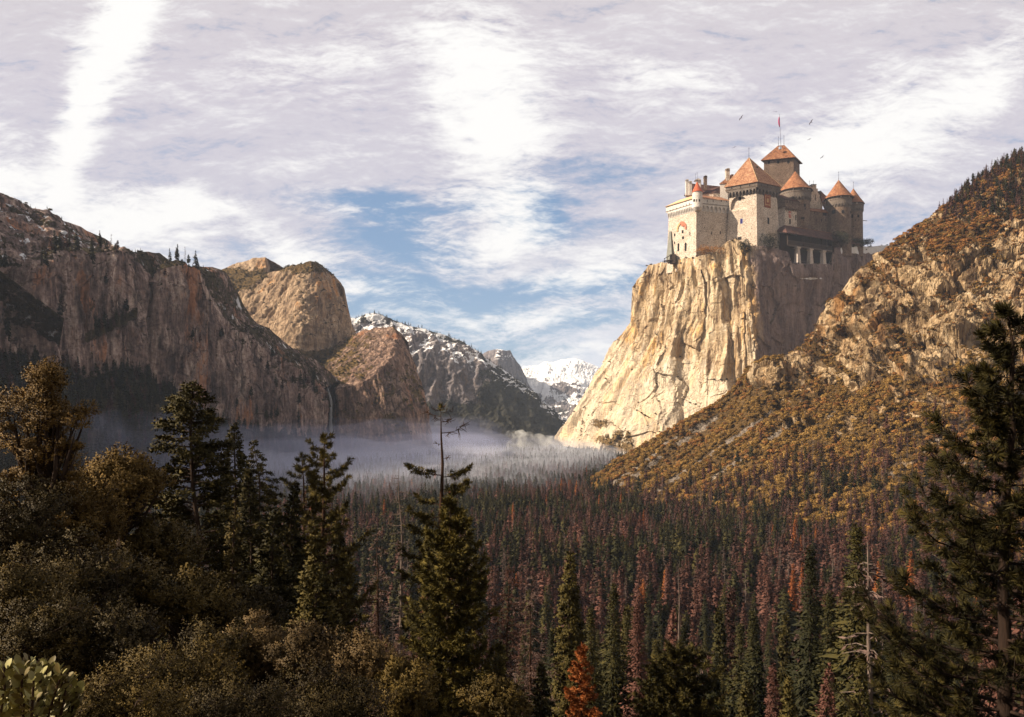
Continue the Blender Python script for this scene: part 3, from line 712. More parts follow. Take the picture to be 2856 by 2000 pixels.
# ------------------------------------------------------------------ castle
CS, CD = 1.235, 2470.0            # metres per unit, distance of its front corner; one unit = one photo pixel there
def K(px, y):
    return (px-CXP)*(FPX+y)/FPX
def KZ(py, y):
    return (HYP-py)*(FPX+y)/FPX
C_ROOT = np.array([CS*K(2110, 40), CD+CS*40, CS*KZ(690, 40)])
class MB:
    def __init__(s): s.v, s.f = [], []
    def add(s, vs, fs):
        o = len(s.v); s.v += [tuple(map(float, q)) for q in vs]; s.f += [tuple(o+i for i in f) for f in fs]; return s
    def prism(s, lo, hi, z0, z1, cap=True):
        """lo, hi: plan outlines (same count, clockwise or not) at heights z0, z1"""
        n = len(lo)
        vs = [(x, y, z0) for x, y in lo] + [(x, y, z1) for x, y in hi]
        fs = [(i, (i+1) % n, n+(i+1) % n, n+i) for i in range(n)]
        if cap: fs += [tuple(range(n))[::-1], tuple(range(n, 2*n))]
        return s.add(vs, fs)
    def cone(s, ring, z0, apex):
        n = len(ring)
        return s.add([(x, y, z0) for x, y in ring]+[apex], [(i, (i+1) % n, n) for i in range(n)]+[tuple(range(n))[::-1]])
    def box(s, c, ax, ay, hx, hy, z0, z1):
        q = [(c[0]+ax[0]*a*hx+ay[0]*b*hy, c[1]+ax[1]*a*hx+ay[1]*b*hy) for a, b in ((-1, -1), (1, -1), (1, 1), (-1, 1))]
        return s.prism(q, q, z0, z1)
    def bar(s, a, b, r, n=6, r2=None):
        a, b = Vector(a), Vector(b); d = (b-a).normalized()
        u = d.orthogonal().normalized(); w = d.cross(u); r2 = r if r2 is None else r2
        vs = [a+(u*math.cos(t)+w*math.sin(t))*r for t in [2*math.pi*i/n for i in range(n)]] + [b+(u*math.cos(t)+w*math.sin(t))*r2 for t in [2*math.pi*i/n for i in range(n)]]
        return s.add(vs, [(i, (i+1) % n, n+(i+1) % n, n+i) for i in range(n)]+[tuple(range(n))[::-1], tuple(range(n, 2*n))])
    def build(s, name, mat, parent, smooth=False, **kw):
        me = bpy.data.meshes.new(name)
        me.from_pydata([((x*CS-C_ROOT[0]), (y*CS+CD-C_ROOT[1]), (z*CS-C_ROOT[2])) for x, y, z in s.v], [], s.f)
        import bmesh
        bm = bmesh.new(); bm.from_mesh(me); bmesh.ops.recalc_face_normals(bm, faces=bm.faces); bm.to_mesh(me); bm.free()
        me.materials.append(mat)
        if smooth:
            for p in me.polygons: p.use_smooth = True
        return link(name, me, parent, **kw)

def masonry(name, dark, mid, light, size=1.0, speck=0.5, wash=None):
    m, nt, p = new_mat(name, 0.93, 0.12)
    pos = pos_node(nt)
    a = noise(nt, pos, 0.035, 5, 0.6)
    vor = nd(nt, 'ShaderNodeTexVoronoi', {'Vector': mapping(nt, pos, (0.55*size, 0.55*size, 1.0*size)), 'Scale': 1.0, 'Randomness': 0.9})
    cell = nd(nt, 'ShaderNodeSeparateColor', {0: vor.outputs['Color']}).outputs[0]
    edge = nd(nt, 'ShaderNodeTexVoronoi', {'Vector': mapping(nt, pos, (0.55*size, 0.55*size, 1.0*size)), 'Scale': 1.0, 'Randomness': 0.9}, feature='DISTANCE_TO_EDGE').outputs[0]
    f = mth(nt, 'ADD', mth(nt, 'MULTIPLY', a, 0.55), mth(nt, 'MULTIPLY', cell, 0.45))
    col = ramp(nt, f, [(0.28, dark), (0.5, mid), (0.72, light)])
    col = mixc(nt, mth(nt, 'MULTIPLY', sstep(nt, cell, 0.80, 0.92), speck), col, (dark[0]*0.3, dark[1]*0.3, dark[2]*0.3))
    col = mixc(nt, mth(nt, 'MULTIPLY', mth(nt, 'SUBTRACT', 1.0, sstep(nt, edge, 0.0, 0.12)), 0.35), col, (dark[0]*0.6, dark[1]*0.6, dark[2]*0.6))
    st = noise(nt, mapping(nt, pos, (0.13, 0.13, 0.012)), 1.0, 5, 0.6)
    col = mixc(nt, mth(nt, 'MULTIPLY', sstep(nt, st, 0.52, 0.72), 0.28), col, (dark[0]*0.7, dark[1]*0.66, dark[2]*0.6))
    nt.links.new(col, p.inputs['Base Color'])
    h = mth(nt, 'ADD', mth(nt, 'MULTIPLY', sstep(nt, edge, 0.0, 0.15), 0.5), mth(nt, 'MULTIPLY', noise(nt, pos, 0.9, 4, 0.6), 0.6))
    b = nd(nt, 'ShaderNodeBump', {'Height': h, 'Strength': 0.7, 'Distance': 0.9})
    nt.links.new(b.outputs[0], p.inputs['Normal'])
    return m
def tiles(name, dark, mid, light, row=0.42):
    m, nt, p = new_mat(name, 0.85, 0.2)
    pos = pos_node(nt)
    z = nd(nt, 'ShaderNodeSeparateXYZ', {0: pos}).outputs[2]
    wob = mth(nt, 'MULTIPLY', noise(nt, pos, 0.25, 3, 0.5), 1.4)
    saw = mth(nt, 'FRACT', mth(nt, 'MULTIPLY', mth(nt, 'ADD', z, wob), row))
    n = noise(nt, mapping(nt, pos, (0.22, 0.22, 0.16)), 1.0, 6, 0.75)
    big = noise(nt, pos, 0.05, 5, 0.65)
    big2 = noise(nt, pos, 0.13, 4, 0.7)
    f = mth(nt, 'ADD', mth(nt, 'MULTIPLY', n, 0.4), mth(nt, 'ADD', mth(nt, 'MULTIPLY', big, 0.25), mth(nt, 'MULTIPLY', big2, 0.35)))
    col = ramp(nt, f, [(0.40, dark), (0.5, mid), (0.60, light)])
    col = mixc(nt, mth(nt, 'MULTIPLY', mth(nt, 'SUBTRACT', 1.0, sstep(nt, saw, 0.0, 0.35)), 0.55), col, (dark[0]*0.45, dark[1]*0.45, dark[2]*0.45))
    nt.links.new(col, p.inputs['Base Color'])
    b = nd(nt, 'ShaderNodeBump', {'Height': mth(nt, 'ADD', saw, n), 'Strength': 0.8, 'Distance': 0.8})
    nt.links.new(b.outputs[0], p.inputs['Normal'])
    return m
def plain(name, col, rough=0.85, var=0.25, scale=0.4, spec=0.2):
    m, nt, p = new_mat(name, rough, spec)
    n = noise(nt, pos_node(nt), scale, 5, 0.65)
    nt.links.new(ramp(nt, n, [(0.3, tuple(c*(1-var) for c in col)), (0.7, tuple(min(1, c*(1+var)) for c in col))]), p.inputs['Base Color'])
    return m
M_PALE = masonry('pale_limestone', (0.42, 0.335, 0.27), (0.70, 0.61, 0.52), (0.82, 0.75, 0.67), 0.8, 0.9)
M_BROWN = masonry('brown_rubble_stone', (0.105, 0.072, 0.055), (0.215, 0.155, 0.118), (0.32, 0.245, 0.19), 0.8, 0.8)
M_GREY = masonry('grey_rendered_stone', (0.11, 0.09, 0.078), (0.18, 0.15, 0.13), (0.25, 0.215, 0.19), 0.8, 0.15)
M_WHITE = masonry('white_render', (0.55, 0.51, 0.48), (0.72, 0.69, 0.66), (0.80, 0.78, 0.75), 0.6, 0.1)
M_TILE = tiles('orange_roof_tile', (0.16, 0.075, 0.045), (0.36, 0.175, 0.095), (0.56, 0.36, 0.23))
M_TILE2 = tiles('rust_roof_tile', (0.11, 0.045, 0.028), (0.27, 0.115, 0.055), (0.42, 0.22, 0.115))
M_TILE3 = tiles('maroon_roof_tile', (0.035, 0.018, 0.017), (0.085, 0.042, 0.036), (0.15, 0.078, 0.062))
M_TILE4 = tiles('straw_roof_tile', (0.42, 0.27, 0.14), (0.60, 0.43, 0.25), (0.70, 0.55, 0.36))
M_RED = tiles('red_roof_tile', (0.33, 0.075, 0.04), (0.50, 0.12, 0.06), (0.58, 0.18, 0.09))
M_DARK = plain('dark_opening', (0.013, 0.011, 0.012))
M_BLUE = plain('blue_glass', (0.03, 0.03, 0.16), 0.3)
M_WOOD = plain('dark_timber', (0.045, 0.030, 0.024))
M_RAIL = plain('weathered_timber', (0.10, 0.078, 0.066))
M_IRON = plain('iron', (0.035, 0.03, 0.04), 0.6)
M_FLAG = plain('crimson_cloth', (0.34, 0.04, 0.12), 0.8)
M_FRESCO = plain('red_fresco', (0.46, 0.17, 0.11), 0.9, 0.4, 0.25)
M_OCHRE = plain('ochre_fresco', (0.52, 0.34, 0.17), 0.9, 0.4, 0.25)
M_CREST = plain('crest_red', (0.26, 0.085, 0.05), 0.9, 0.4, 0.3)
M_CREAM = plain('crest_white', (0.62, 0.55, 0.50))
M_PILLAR = masonry('white_pillar_stone', (0.42, 0.37, 0.34), (0.58, 0.53, 0.49), (0.68, 0.63, 0.60), 0.9, 0.1)
M_COPPER = plain('patinated_slab', (0.20, 0.205, 0.185), 0.9, 0.2, 0.1)

castle = bpy.data.objects.new('castle', None); ROOT.objects.link(castle)
castle.location = C_ROOT
tag(castle, 'medieval stone castle with orange tiled roofs crowning the golden cliff', 'castle')

def foot(*c):                       # plan outline from (photo column, depth) corners
    return [(K(px, y), y) for px, y in c]
def off(poly, e):                   # outline moved outwards by e
    n = len(poly); out = []
    ar = sum(poly[i][0]*poly[(i+1) % n][1]-poly[(i+1) % n][0]*poly[i][1] for i in range(n))
    sg = 1 if ar > 0 else -1
    for i in range(n):
        a, b, c = Vector(poly[i-1]), Vector(poly[i]), Vector(poly[(i+1) % n])
        d1, d2 = (b-a).normalized(), (c-b).normalized()
        n1, n2 = Vector((d1.y, -d1.x))*sg, Vector((d2.y, -d2.x))*sg
        m = (n1+n2).normalized()
        out.append(tuple(b+m*(e/max(0.3, m.dot(n1)))))
    return out
def ring(px, y, r, n=40):
    c = (K(px, y), y)
    return [(c[0]+r*math.sin(2*math.pi*i/n), c[1]-r*math.cos(2*math.pi*i/n)) for i in range(n)]
def arcade(mb, p0, p1, nrm, e, z0, zs, z1, bays, pier=0.32, bk=0.2):
    """a corbel table: arches on brackets that carry an overhanging parapet, along one wall edge"""
    p0, p1, nrm = Vector(p0), Vector(p1), Vector(nrm)
    d = (p1-p0); L = d.length; d.normalize(); w = L/bays; pw = w*pier; r = (w-pw)/2
    F = lambda t, z, o: (p0.x+d.x*t+nrm.x*o, p0.y+d.y*t+nrm.y*o, z)
    for b in range(bays):
        t0 = b*w
        # bracket: a wedge from the wall out to the parapet's face
        for (ta, tb) in ((t0, t0+pw/2), (t0+w-pw/2, t0+w)):
            mb.add([F(ta, z0, -bk), F(tb, z0, -bk), F(tb, zs, -bk), F(ta, zs, -bk), F(ta, z0+(zs-z0)*0.25, e*0.35), F(tb, z0+(zs-z0)*0.25, e*0.35), F(tb, zs, e), F(ta, zs, e)],
                   [(0, 1, 5, 4), (4, 5, 6, 7), (0, 4, 7, 3), (1, 2, 6, 5), (0, 3, 2, 1), (2, 3, 7, 6)])
            mb.add([F(ta, zs, e), F(tb, zs, e), F(tb, z1, e), F(ta, z1, e)], [(0, 1, 2, 3)])
        N = 6
        for i in range(N):
            a0, a1 = math.pi*i/N, math.pi*(i+1)/N
            x0, x1 = t0+w/2-r*math.cos(a0), t0+w/2-r*math.cos(a1)
            y0, y1 = zs+(z1-zs)*0.72*math.sin(a0), zs+(z1-zs)*0.72*math.sin(a1)
            mb.add([F(x0, y0, e), F(x1, y1, e), F(x1, z1, e), F(x0, z1, e)], [(0, 1, 2, 3)])
            mb.add([F(x0, y0, e), F(x1, y1, e), F(x1, y1, -bk), F(x0, y0, -bk)], [(0, 1, 2, 3)])
def outward(poly, i):
    n = len(poly)
    ar = sum(poly[k][0]*poly[(k+1) % n][1]-poly[(k+1) % n][0]*poly[k][1] for k in range(n))
    d = (Vector(poly[(i+1) % n])-Vector(poly[i])).normalized()
    return Vector((d.y, -d.x))*(1 if ar > 0 else -1)
def on_edge(poly, i, px):
    """plan point of wall edge i that shows at photo column px"""
    a, b = Vector(poly[i]), Vector(poly[(i+1) % len(poly)])
    k = (px-CXP)/FPX
    den = (b.x-a.x)-k*(b.y-a.y)
    t = (k*(FPX+a.y)-a.x)/den
    return a+(b-a)*t
def wall_box(mb, poly, i, px, py, w, h, proud=0.25, arch=False, push=0.0, thick=1.5):
    q = on_edge(poly, i, px); n = outward(poly, i)
    d = (Vector(poly[(i+1) % len(poly)])-Vector(poly[i])).normalized()
    q = q+n*push
    sc = (FPX+q.y)/FPX
    c = q+n*(proud-thick)*1.0
    z = KZ(py, q.y); wd = w*sc/max(0.45, abs(d.x-(px-CXP)/FPX*d.y))
    mb.box(c+n*0.0, d, n, wd/2, thick, z-h/2*sc, z+h/2*sc)
    if arch:
        pts = [(math.cos(math.pi*k/6)*wd/2, z+h/2*sc+math.sin(math.pi*k/6)*wd*0.6) for k in range(7)]
        vs = [(c.x+d.x*t+n.x*o, c.y+d.y*t+n.y*o, zz) for o in (-thick, thick) for t, zz in pts]
        mb.add(vs, [tuple(range(7)), tuple(range(7, 14))[::-1]]+[(k, k+1, 8+k, 7+k) for k in range(6)])
def window(parent, poly, i, px, py, w, h, mat=None, arch=False, push=0.0, frame=0.0, proud=0.25):
    a = MB(); wall_box(a, poly, i, px, py, w, h, proud, arch, push)
    o = a.build('window', mat or M_DARK, parent)
    return o
def drum_win(parent, c_px, c_y, r, px, py, w, h, mat=None, name='window', proud=0.9):
    cx, cyy = K(c_px, c_y), c_y
    k = (px-CXP)/FPX
    # where the ray of that column meets the drum
    A = 1+k*k; B = 2*(k*(k*FPX-cx)-cyy); Cc = (k*FPX-cx)**2+cyy*cyy-r*r
    y = (-B-math.sqrt(max(0, B*B-4*A*Cc)))/(2*A)
    q = Vector((k*(FPX+y), y)); n = (q-Vector((cx, cyy))).normalized(); d = Vector((-n.y, n.x))
    c = q+n*(proud-1.5); sc = (FPX+y)/FPX
    a = MB(); a.box(c, d, n, w*sc/2/max(0.5, abs(d.x)), 1.5, KZ(py, y)-h/2*sc, KZ(py, y)+h/2*sc)
    return a.build(name, mat or M_DARK, parent)
def finial(parent, px, y, py0, py1, r=0.55):
    a = MB(); x = K(px, y); z0, z1 = KZ(py0, y), KZ(py1, y)
    a.bar((x, y, z0-2), (x, y, z1), r, 6, r*0.5)
    a.bar((x, y, z1-2.2), (x, y, z1-0.6), r*1.7, 6)
    a.bar((x-2.0*r, y, z0+(z1-z0)*0.25), (x+2.0*r, y, z0+(z1-z0)*0.25), r*0.6, 5)
    return a.build('finial', M_IRON, parent)

def build_castle():
    dn = 90                                        # how far walls go down into the rock
    # ---- left bastion
    F1 = foot((1865, 78), (1942, -6), (2033, 26), (1985, 120))
    F1 = [tuple(p) for p in F1]
    zt = KZ(587, -6); zb = KZ(720, -6)
    t = MB().prism(off(F1, 4.0), F1, zb-dn*0.3, zt).build('bastion', M_PALE, castle, label='broad pale bastion at the left end with a red painted arch')
    pm = MB(); e = 4.5; zs, z1, ze = KZ(579, -6), KZ(571, -6), KZ(553, -6)
    arcade(pm, F1[0], F1[1], outward(F1, 0), e, zt-2, zs, z1, 17); arcade(pm, F1[1], F1[2], outward(F1, 1), e, zt-2, zs, z1, 8)
    pm.prism(F1, F1, zt-1, z1, True)
    pm.prism(off(F1, e), off(F1, e), z1, ze)
    par = pm.build('parapet', M_WHITE, t)
    sc_ = MB(); sc_.prism(off(F1, e+0.8), off(F1, e+0.8), KZ(568.5, -6), KZ(567, -6)); sc_.build('string_course', M_GREY, t)
    inn = off(F1, -16)
    MB().prism(off(F1, e+2.0), inn, ze, ze+15).build('roof', M_TILE, t)
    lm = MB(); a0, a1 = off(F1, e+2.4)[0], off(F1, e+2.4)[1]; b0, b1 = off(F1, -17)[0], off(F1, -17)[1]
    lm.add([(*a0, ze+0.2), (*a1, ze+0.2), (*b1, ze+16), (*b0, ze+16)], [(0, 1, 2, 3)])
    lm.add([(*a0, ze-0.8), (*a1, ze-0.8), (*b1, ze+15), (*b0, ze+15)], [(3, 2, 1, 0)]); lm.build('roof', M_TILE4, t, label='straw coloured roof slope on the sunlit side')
    P1 = off(F1, e)
    for px in (1869, 1877, 1887, 1897, 1906, 1915, 1923): window(t, P1, 0, px, 553+(1942-px)*0.36+9, 1.3, 5)
    for px in (1973, 1989, 2012, 2026): window(t, P1, 1, px, 561, 1.6, 5)
    W1 = off(F1, 2.0)
    for px, py, w, h, ar in ((1881.5, 655, 2.6, 7, 0), (1903.5, 646, 4.2, 8, 0), (1905, 663, 4.4, 7, 0), (1881.5, 677, 2.2, 6, 0), (1892.5, 691, 4.0, 19, 1), (1912.7, 690, 4.4, 20, 1), (1924, 652, 1.3, 9, 0)):
        window(t, W1, 0, px, py, w, h, arch=bool(ar), push=0.4+(py-646)*0.02)
    for px, py in ((1985, 650), (2009, 649), (1965, 634.5)): window(t, W1, 1, px, py, 1.7, 8 if py > 640 else 2, push=0.4)
    # painted arch
    fr = MB(); n = outward(W1, 0); d = (Vector(W1[1])-Vector(W1[0])).normalized(); q = on_edge(W1, 0, 1901)+n*0.5
    zc = KZ(638, q.y)
    def arc_piece(a0, a1, ri, ro, mat, nm):
        g = MB(); N = 8; L = []
        for i in range(N+1):
            a = math.radians(a0+(a1-a0)*i/N)
            for r_, o in ((ri, 0), (ro, 0), (ri, 0.5), (ro, 0.5)):
                tx, tz = math.cos(a)*r_*1.15, math.sin(a)*r_*1.3
                L.append((q.x+d.x*tx+n.x*o, q.y+d.y*tx+n.y*o, zc+tz))
        fs = []
        for i in range(N):
            k = 4*i
            fs += [(k+2, k+3, k+7, k+6), (k+1, k+5, k+7, k+3), (k, k+2, k+6, k+4)]
        g.add(L, fs); g.build(nm, mat, t)
    arc_piece(-14, 112, 10.5, 16, M_FRESCO, 'painted_arch'); arc_piece(112, 196, 11, 15.5, M_OCHRE, 'painted_arch')
    arc_piece(35, 100, 6, 10.5, M_FRESCO, 'painted_arch')
    # sloping buttress on the far left corner, small dark stair landing at its foot
    bq = foot((1857, 74), (1874, 50), (1880, 62), (1866, 84)); bt = foot((1866, 74), (1871, 66), (1874, 72), (1868, 80))
    MB().prism(bq, bt, KZ(728, 60), KZ(643, 60)).build('buttress', M_COPPER, castle)
    ld = MB()
    for px in (1853, 1862, 1871, 1880):
        ld.bar((K(px, 40), 40, KZ(735, 40)), (K(px, 40), 40, KZ(722-(px-1853)*0.6, 40)), 0.7)
    ld.bar((K(1852, 40), 40, KZ(722, 40)), (K(1882, 40), 40, KZ(705, 40)), 1.0); ld.bar((K(1851, 40), 40, KZ(729, 40)), (K(1884, 40), 40, KZ(724, 40)), 2.2)
    ld.prism(foot((1868, 42), (1884, 36), (1886, 50), (1870, 56)), foot((1868, 42), (1884, 36), (1886, 50), (1870, 56)), KZ(735, 40), KZ(709, 40))
    ld.build('landing', M_WOOD, castle)
    # corner turret
    tu = MB(); r0 = ring(1945, -8, 8, 28); r1 = ring(1945, -8, 14.2, 28)
    tu.prism(r0, r1, KZ(588, -8), KZ(580, -8)); tu.prism(r1, ring(1945, -8, 13.6, 28), KZ(580, -8), KZ(535, -8))
    tu = tu.build('turret', M_WHITE, castle, smooth=False, label='white corner turret with a red cone roof')
    x = K(1944.5, -8)
    MB().cone(ring(1945, -8, 15.2, 28), KZ(537, -8), (x, -8, KZ(506, -8))).build('roof', M_RED, tu)
    finial(tu, 1944.5, -8, 508, 481, 0.45)
    for px in (1936, 1942, 1950.5): drum_win(tu, 1945, -8, 14, px, 559, 3.0 if px != 1942 else 1.2, 6.5)
    # ---- houses behind the bastion
    H = foot((1912, 92), (1990, 60), (2030, 78), (1950, 125))
    h = MB().prism(H, H, KZ(640, 70), KZ(540, 70)).build('house', M_PALE, castle)
    r = MB(); Hr = off(H, 2.5); ra, rb = (K(1926, 100), 100, KZ(507, 85)), (K(2008, 82), 82, KZ(519, 80))
    zz = KZ(541, 70)
    r.add([(*Hr[0], zz), (*Hr[1], zz), (*Hr[2], zz), (*Hr[3], zz), ra, rb], [(0, 1, 5, 4), (1, 2, 5), (2, 3, 4, 5), (3, 0, 4), (3, 2, 1, 0)])
    r.build('roof', M_TILE3, h)
    def chimney(px, y, py0, py1, w, mat, cap=True):
        c = MB(); x = K(px, y)
        c.box((x, y), (1, 0), (0, 1), w/2, w/2, KZ(py0, y), KZ(py1+3, y))
        ch = c.build('chimney', mat, castle)
        g = MB()
        g.box((x, y), (1, 0), (0, 1), w/2+0.9, w/2+0.9, KZ(py1+3, y), KZ(py1+2, y))
        for sx in (-1, 1):
            for sy in (-1, 1): g.box((x+sx*w*0.4, y+sy*w*0.4), (1, 0), (0, 1), 0.7, 0.7, KZ(py1+2, y), KZ(py1-1, y))
        hw = w/2+1.2; z = KZ(py1-1, y)
        g.add([(x-hw, y-hw, z), (x+hw, y-hw, z), (x+hw, y+hw, z), (x-hw, y+hw, z), (x, y-hw, z+2.6), (x, y+hw, z+2.6)], [(0, 1, 4), (2, 3, 5), (0, 4, 5, 3), (1, 2, 5, 4), (3, 2, 1, 0)])
        g.build('chimney_cap', mat, ch)
    chimney(1916, 70, 545, 504, 7.5, M_WHITE); chimney(1925, 66, 545, 509, 8, M_WHITE)
    chimney(1967, 64, 530, 494, 8.5, M_BROWN); chimney(2029, 55, 520, 474, 10.5, M_PALE)
    D = foot((1940, 62), (1954, 60), (1956, 72), (1942, 74))
    dm = MB().prism(D, D, KZ(540, 62), KZ(503, 62)); x0, x1 = K(1938, 60), K(1956, 60)
    z = KZ(503, 62); dm.add([(x0, 58, z), (x1, 58, z), (x1, 76, z), (x0, 76, z), ((x0+x1)/2, 58, z+5), ((x0+x1)/2, 76, z+5)], [(0, 1, 4), (2, 3, 5), (0, 4, 5, 3), (1, 2, 5, 4), (3, 2, 1, 0)])
    dm.build('dormer', M_WHITE, h)
    finial(h, 1940, 66, 505, 484, 0.4)
    # white gable house tucked behind the big tower's left corner
    G = foot((2008, 50), (2030, 46), (2040, 90), (2018, 94)); g = MB().prism(G, G, KZ(640, 50), KZ(512, 50)).build('house', M_WHITE, castle)
    Gr = off(G, 2); zz = KZ(512.5, 48); MB().add([(*Gr[0], zz), (*Gr[1], zz), (*Gr[2], zz), (*Gr[3], zz), (K(2040, 60), 60, KZ(486, 60)), (K(2046, 84), 84, KZ(486, 84))], [(0, 1, 4), (1, 2, 5, 4), (2, 3, 5), (3, 0, 4, 5), (3, 2, 1, 0)]).build('roof', M_TILE2, g)
    # ---- big square front tower
    F2 = foot((2034, 17), (2110, -25), (2167, 15), (2090, 80))
    zt = KZ(540, -25); zb = KZ(678, -25)
    B2 = off(F2, 6.0)
    # the left face has a deep pointed niche, so it is built round the niche
    tm = MB()
    zlow = zb-dn*0.4
    n_, nn = len(F2), outward(F2, 0)
    for i in (1, 2, 3):
        j = (i+1) % 4
        tm.add([(*B2[i], zlow), (*B2[j], zlow), (*F2[j], zt), (*F2[i], zt)], [(0, 1, 2, 3)])
    tm.add([(*p, zt) for p in F2], [(0, 1, 2, 3)])
    def face(tt, z):                       # point on the battered left face
        f = (z-zlow)/(zt-zlow)
        lo = Vector(B2[0])+(Vector(B2[1])-Vector(B2[0]))*tt; hi = Vector(F2[0])+(Vector(F2[1])-Vector(F2[0]))*tt
        q = lo*(1-f)+hi*f
        return q
    ta, tb = 0.07, 0.64; zsill, zspr, ztop = KZ(585, -5), KZ(566, -5), KZ(545.5, -5)
    N = 14
    cols = [0.0, ta]+[ta+(tb-ta)*k/N for k in range(1, N)]+[tb, 1.0]
    def az(tt):
        s = (tt-ta)/(tb-ta); s = min(max(s, 0), 1); m = 1-abs(2*s-1)
        return zspr+(ztop-zspr)*math.sin(math.acos(max(0, 1-m)))**0.85 if m > 0 else zspr
    for a, b in zip(cols[:-1], cols[1:]):
        q = lambda tt, z: (*face(tt, z), z)
        if b <= ta+1e-6 or a >= tb-1e-6:
            tm.add([q(a, zlow), q(b, zlow), q(b, zt), q(a, zt)], [(0, 1, 2, 3)]); continue
        dp = 7.0
        w = lambda tt, z, o=dp: (face(tt, z).x-nn.x*o, face(tt, z).y-nn.y*o, z)
        za, zb_ = az(a), az(b); zn = zsill+9
        tm.add([q(a, zlow), q(b, zlow), q(b, zsill), q(a, zsill)], [(0, 1, 2, 3)])
        tm.add([q(a, za), q(b, zb_), q(b, zt), q(a, zt)], [(0, 1, 2, 3)])
        tm.add([q(a, zsill), q(b, zsill), w(b, zn), w(a, zn)], [(0, 1, 2, 3)])
        tm.add([w(a, zn), w(b, zn), w(b, zb_+1), w(a, za+1)], [(0, 1, 2, 3)])
        tm.add([q(a, za), q(b, zb_), w(b, zb_+1), w(a, za+1)], [(0, 1, 2, 3)])
        if abs(a-ta) < 1e-6: tm.add([q(a, zsill), q(a, zspr), w(a, zspr+1), w(a, zn)], [(0, 1, 2, 3)])
        if abs(b-tb) < 1e-6: tm.add([q(b, zsill), q(b, zspr), w(b, zspr+1), w(b, zn)], [(0, 1, 2, 3)])
    t2 = tm.build('tower', M_PALE, castle, label='great square front tower with a deep pointed niche')
    pm = MB(); e = 6.0; zs, z1, ze = KZ(533, -25), KZ(524, -25), KZ(509, -25)
    arcade(pm, F2[0], F2[1], outward(F2, 0), e, zt-1.5, zs, z1, 8); arcade(pm, F2[1], F2[2], outward(F2, 1), e, zt-1.5, zs, z1, 6)
    pm.prism(F2, F2, zt-0.5, z1); pm.prism(off(F2, e), off(F2, e), z1, ze)
    pm.build('parapet', M_GREY, t2)
    sc_ = MB(); sc_.prism(off(F2, e+1), off(F2, e+1), KZ(520, -25), KZ(518.5, -25)); sc_.build('string_course', M_BROWN, t2)
    P2 = off(F2, e)
    for px in (2041, 2065, 2091): window(t2, P2, 0, px, 509+(2111-px)*0.13+6.0, 3.0, 6.5)
    for px in (2124, 2140, 2155): window(t2, P2, 1, px, 517, 1.4, 5)
    ap = (K(2089, 26), 26, KZ(438, 22))
    rf = MB(); E2 = off(F2, e+3.0); rf.cone(E2, ze-1.0, ap); rf = rf.build('roof', M_TILE, t2)
    ht = MB(); ht.bar((*E2[1], ze-0.6), ap, 0.75, 5); ht.bar((*E2[0], ze-0.6), ap, 0.6, 5); ht.bar((*E2[2], ze-0.6), ap, 0.6, 5); ht.build('hip_tiles', M_TILE4, rf)
    q = Vector(ap)*0.62+(Vector((*E2[1], ze))*0.5+Vector((*E2[2], ze))*0.5)*0.38; dq = MB()
    dq.box((q.x, q.y-1), (1, 0), (0, 1), 2.0, 3.0, q.z-1.5, q.z+2.2); dq.build('roof_hatch', M_WOOD, rf)
    finial(t2, 2088.8, 24, 440, 412, 0.6)
    n = outward(F2, 0)
    # openings of the left face
    def faceworld(px, py, w, h, mat, depth, frame=None):
        k = (px-CXP)/FPX; lo, hi = 0.0, 1.0
        for _ in range(40):
            m = (lo+hi)/2; z = KZ(py, face(m, KZ(py, -5)).y); qq = face(m, z)
            if qq.x-k*(FPX+qq.y) < 0: lo = m
            else: hi = m
        qq = face(lo, z); d = (Vector(F2[1])-Vector(F2[0])).normalized(); c = qq-n*depth
        a = MB(); a.box(c-n*1.2, d, n, w*0.6, 1.5, z-h/2, z+h/2); o = a.build('window', mat, t2)
        if frame:
            f = MB()
            for s in (-1, 1): f.box(c+d*s*(w*0.6+0.6)-n*0.9, d, n, 0.6, 1.5, z-h/2-0.6, z+h/2+0.6)
            f.box(c-n*0.9, d, n, w*0.6, 1.5, z+h/2, z+h/2+0.9); f.box(c-n*0.9, d, n, w*0.6, 1.5, z-h/2-0.9, z-h/2)
            f.build('window_frame', frame, o)
    faceworld(2061.5, 555.5, 6.5, 14, M_DARK, 7.2); faceworld(2068, 617, 5.8, 14, M_BLUE, 0.0, M_WHITE); faceworld(2062.5, 665, 7.5, 7, M_DARK, 0.0, M_GREY)
    W2 = off(F2, 3.0)
    window(t2, W2, 1, 2143, 616, 3.6, 17, push=0.5)
    # painted heraldic panel
    X2 = off(F2, 1.0)
    a = MB(); wall_box(a, X2, 1, 2140, 561, 17, 36, 1.6); pan = a.build('heraldic_panel', M_CREST, t2)
    a = MB(); wall_box(a, X2, 1, 2140, 561, 13.5, 27, 1.75); a.build('inner_panel', M_OCHRE, pan)
    a = MB(); wall_box(a, X2, 1, 2140, 559.5, 11, 22, 1.9); wall_box(a, X2, 1, 2140, 574.5, 9, 3, 1.9); a.build('inner_panel', M_CREST, pan)
    g = MB(); q = on_edge(X2, 1, 2140)+outward(X2, 1)*2.2; d = (Vector(X2[2])-Vector(X2[1])).normalized(); no = outward(X2, 1)
    zc = KZ(559, q.y); pts = [(math.cos(2*math.pi*i/14)*4.6, math.sin(2*math.pi*i/14)*6.2) for i in range(14)]
    g.add([(q.x+d.x*a_, q.y+d.y*a_, zc+b_) for a_, b_ in pts]+[(q.x+d.x*a_-no.x, q.y+d.y*a_-no.y, zc+b_) for a_, b_ in pts], [tuple(range(14))]+[(i, (i+1) % 14, 14+(i+1) % 14, 14+i) for i in range(14)])
    g.build('emblem', M_OCHRE, pan)
    # ---- keep
    F3 = foot((2131, 136), (2213, 112), (2230, 158), (2150, 182))
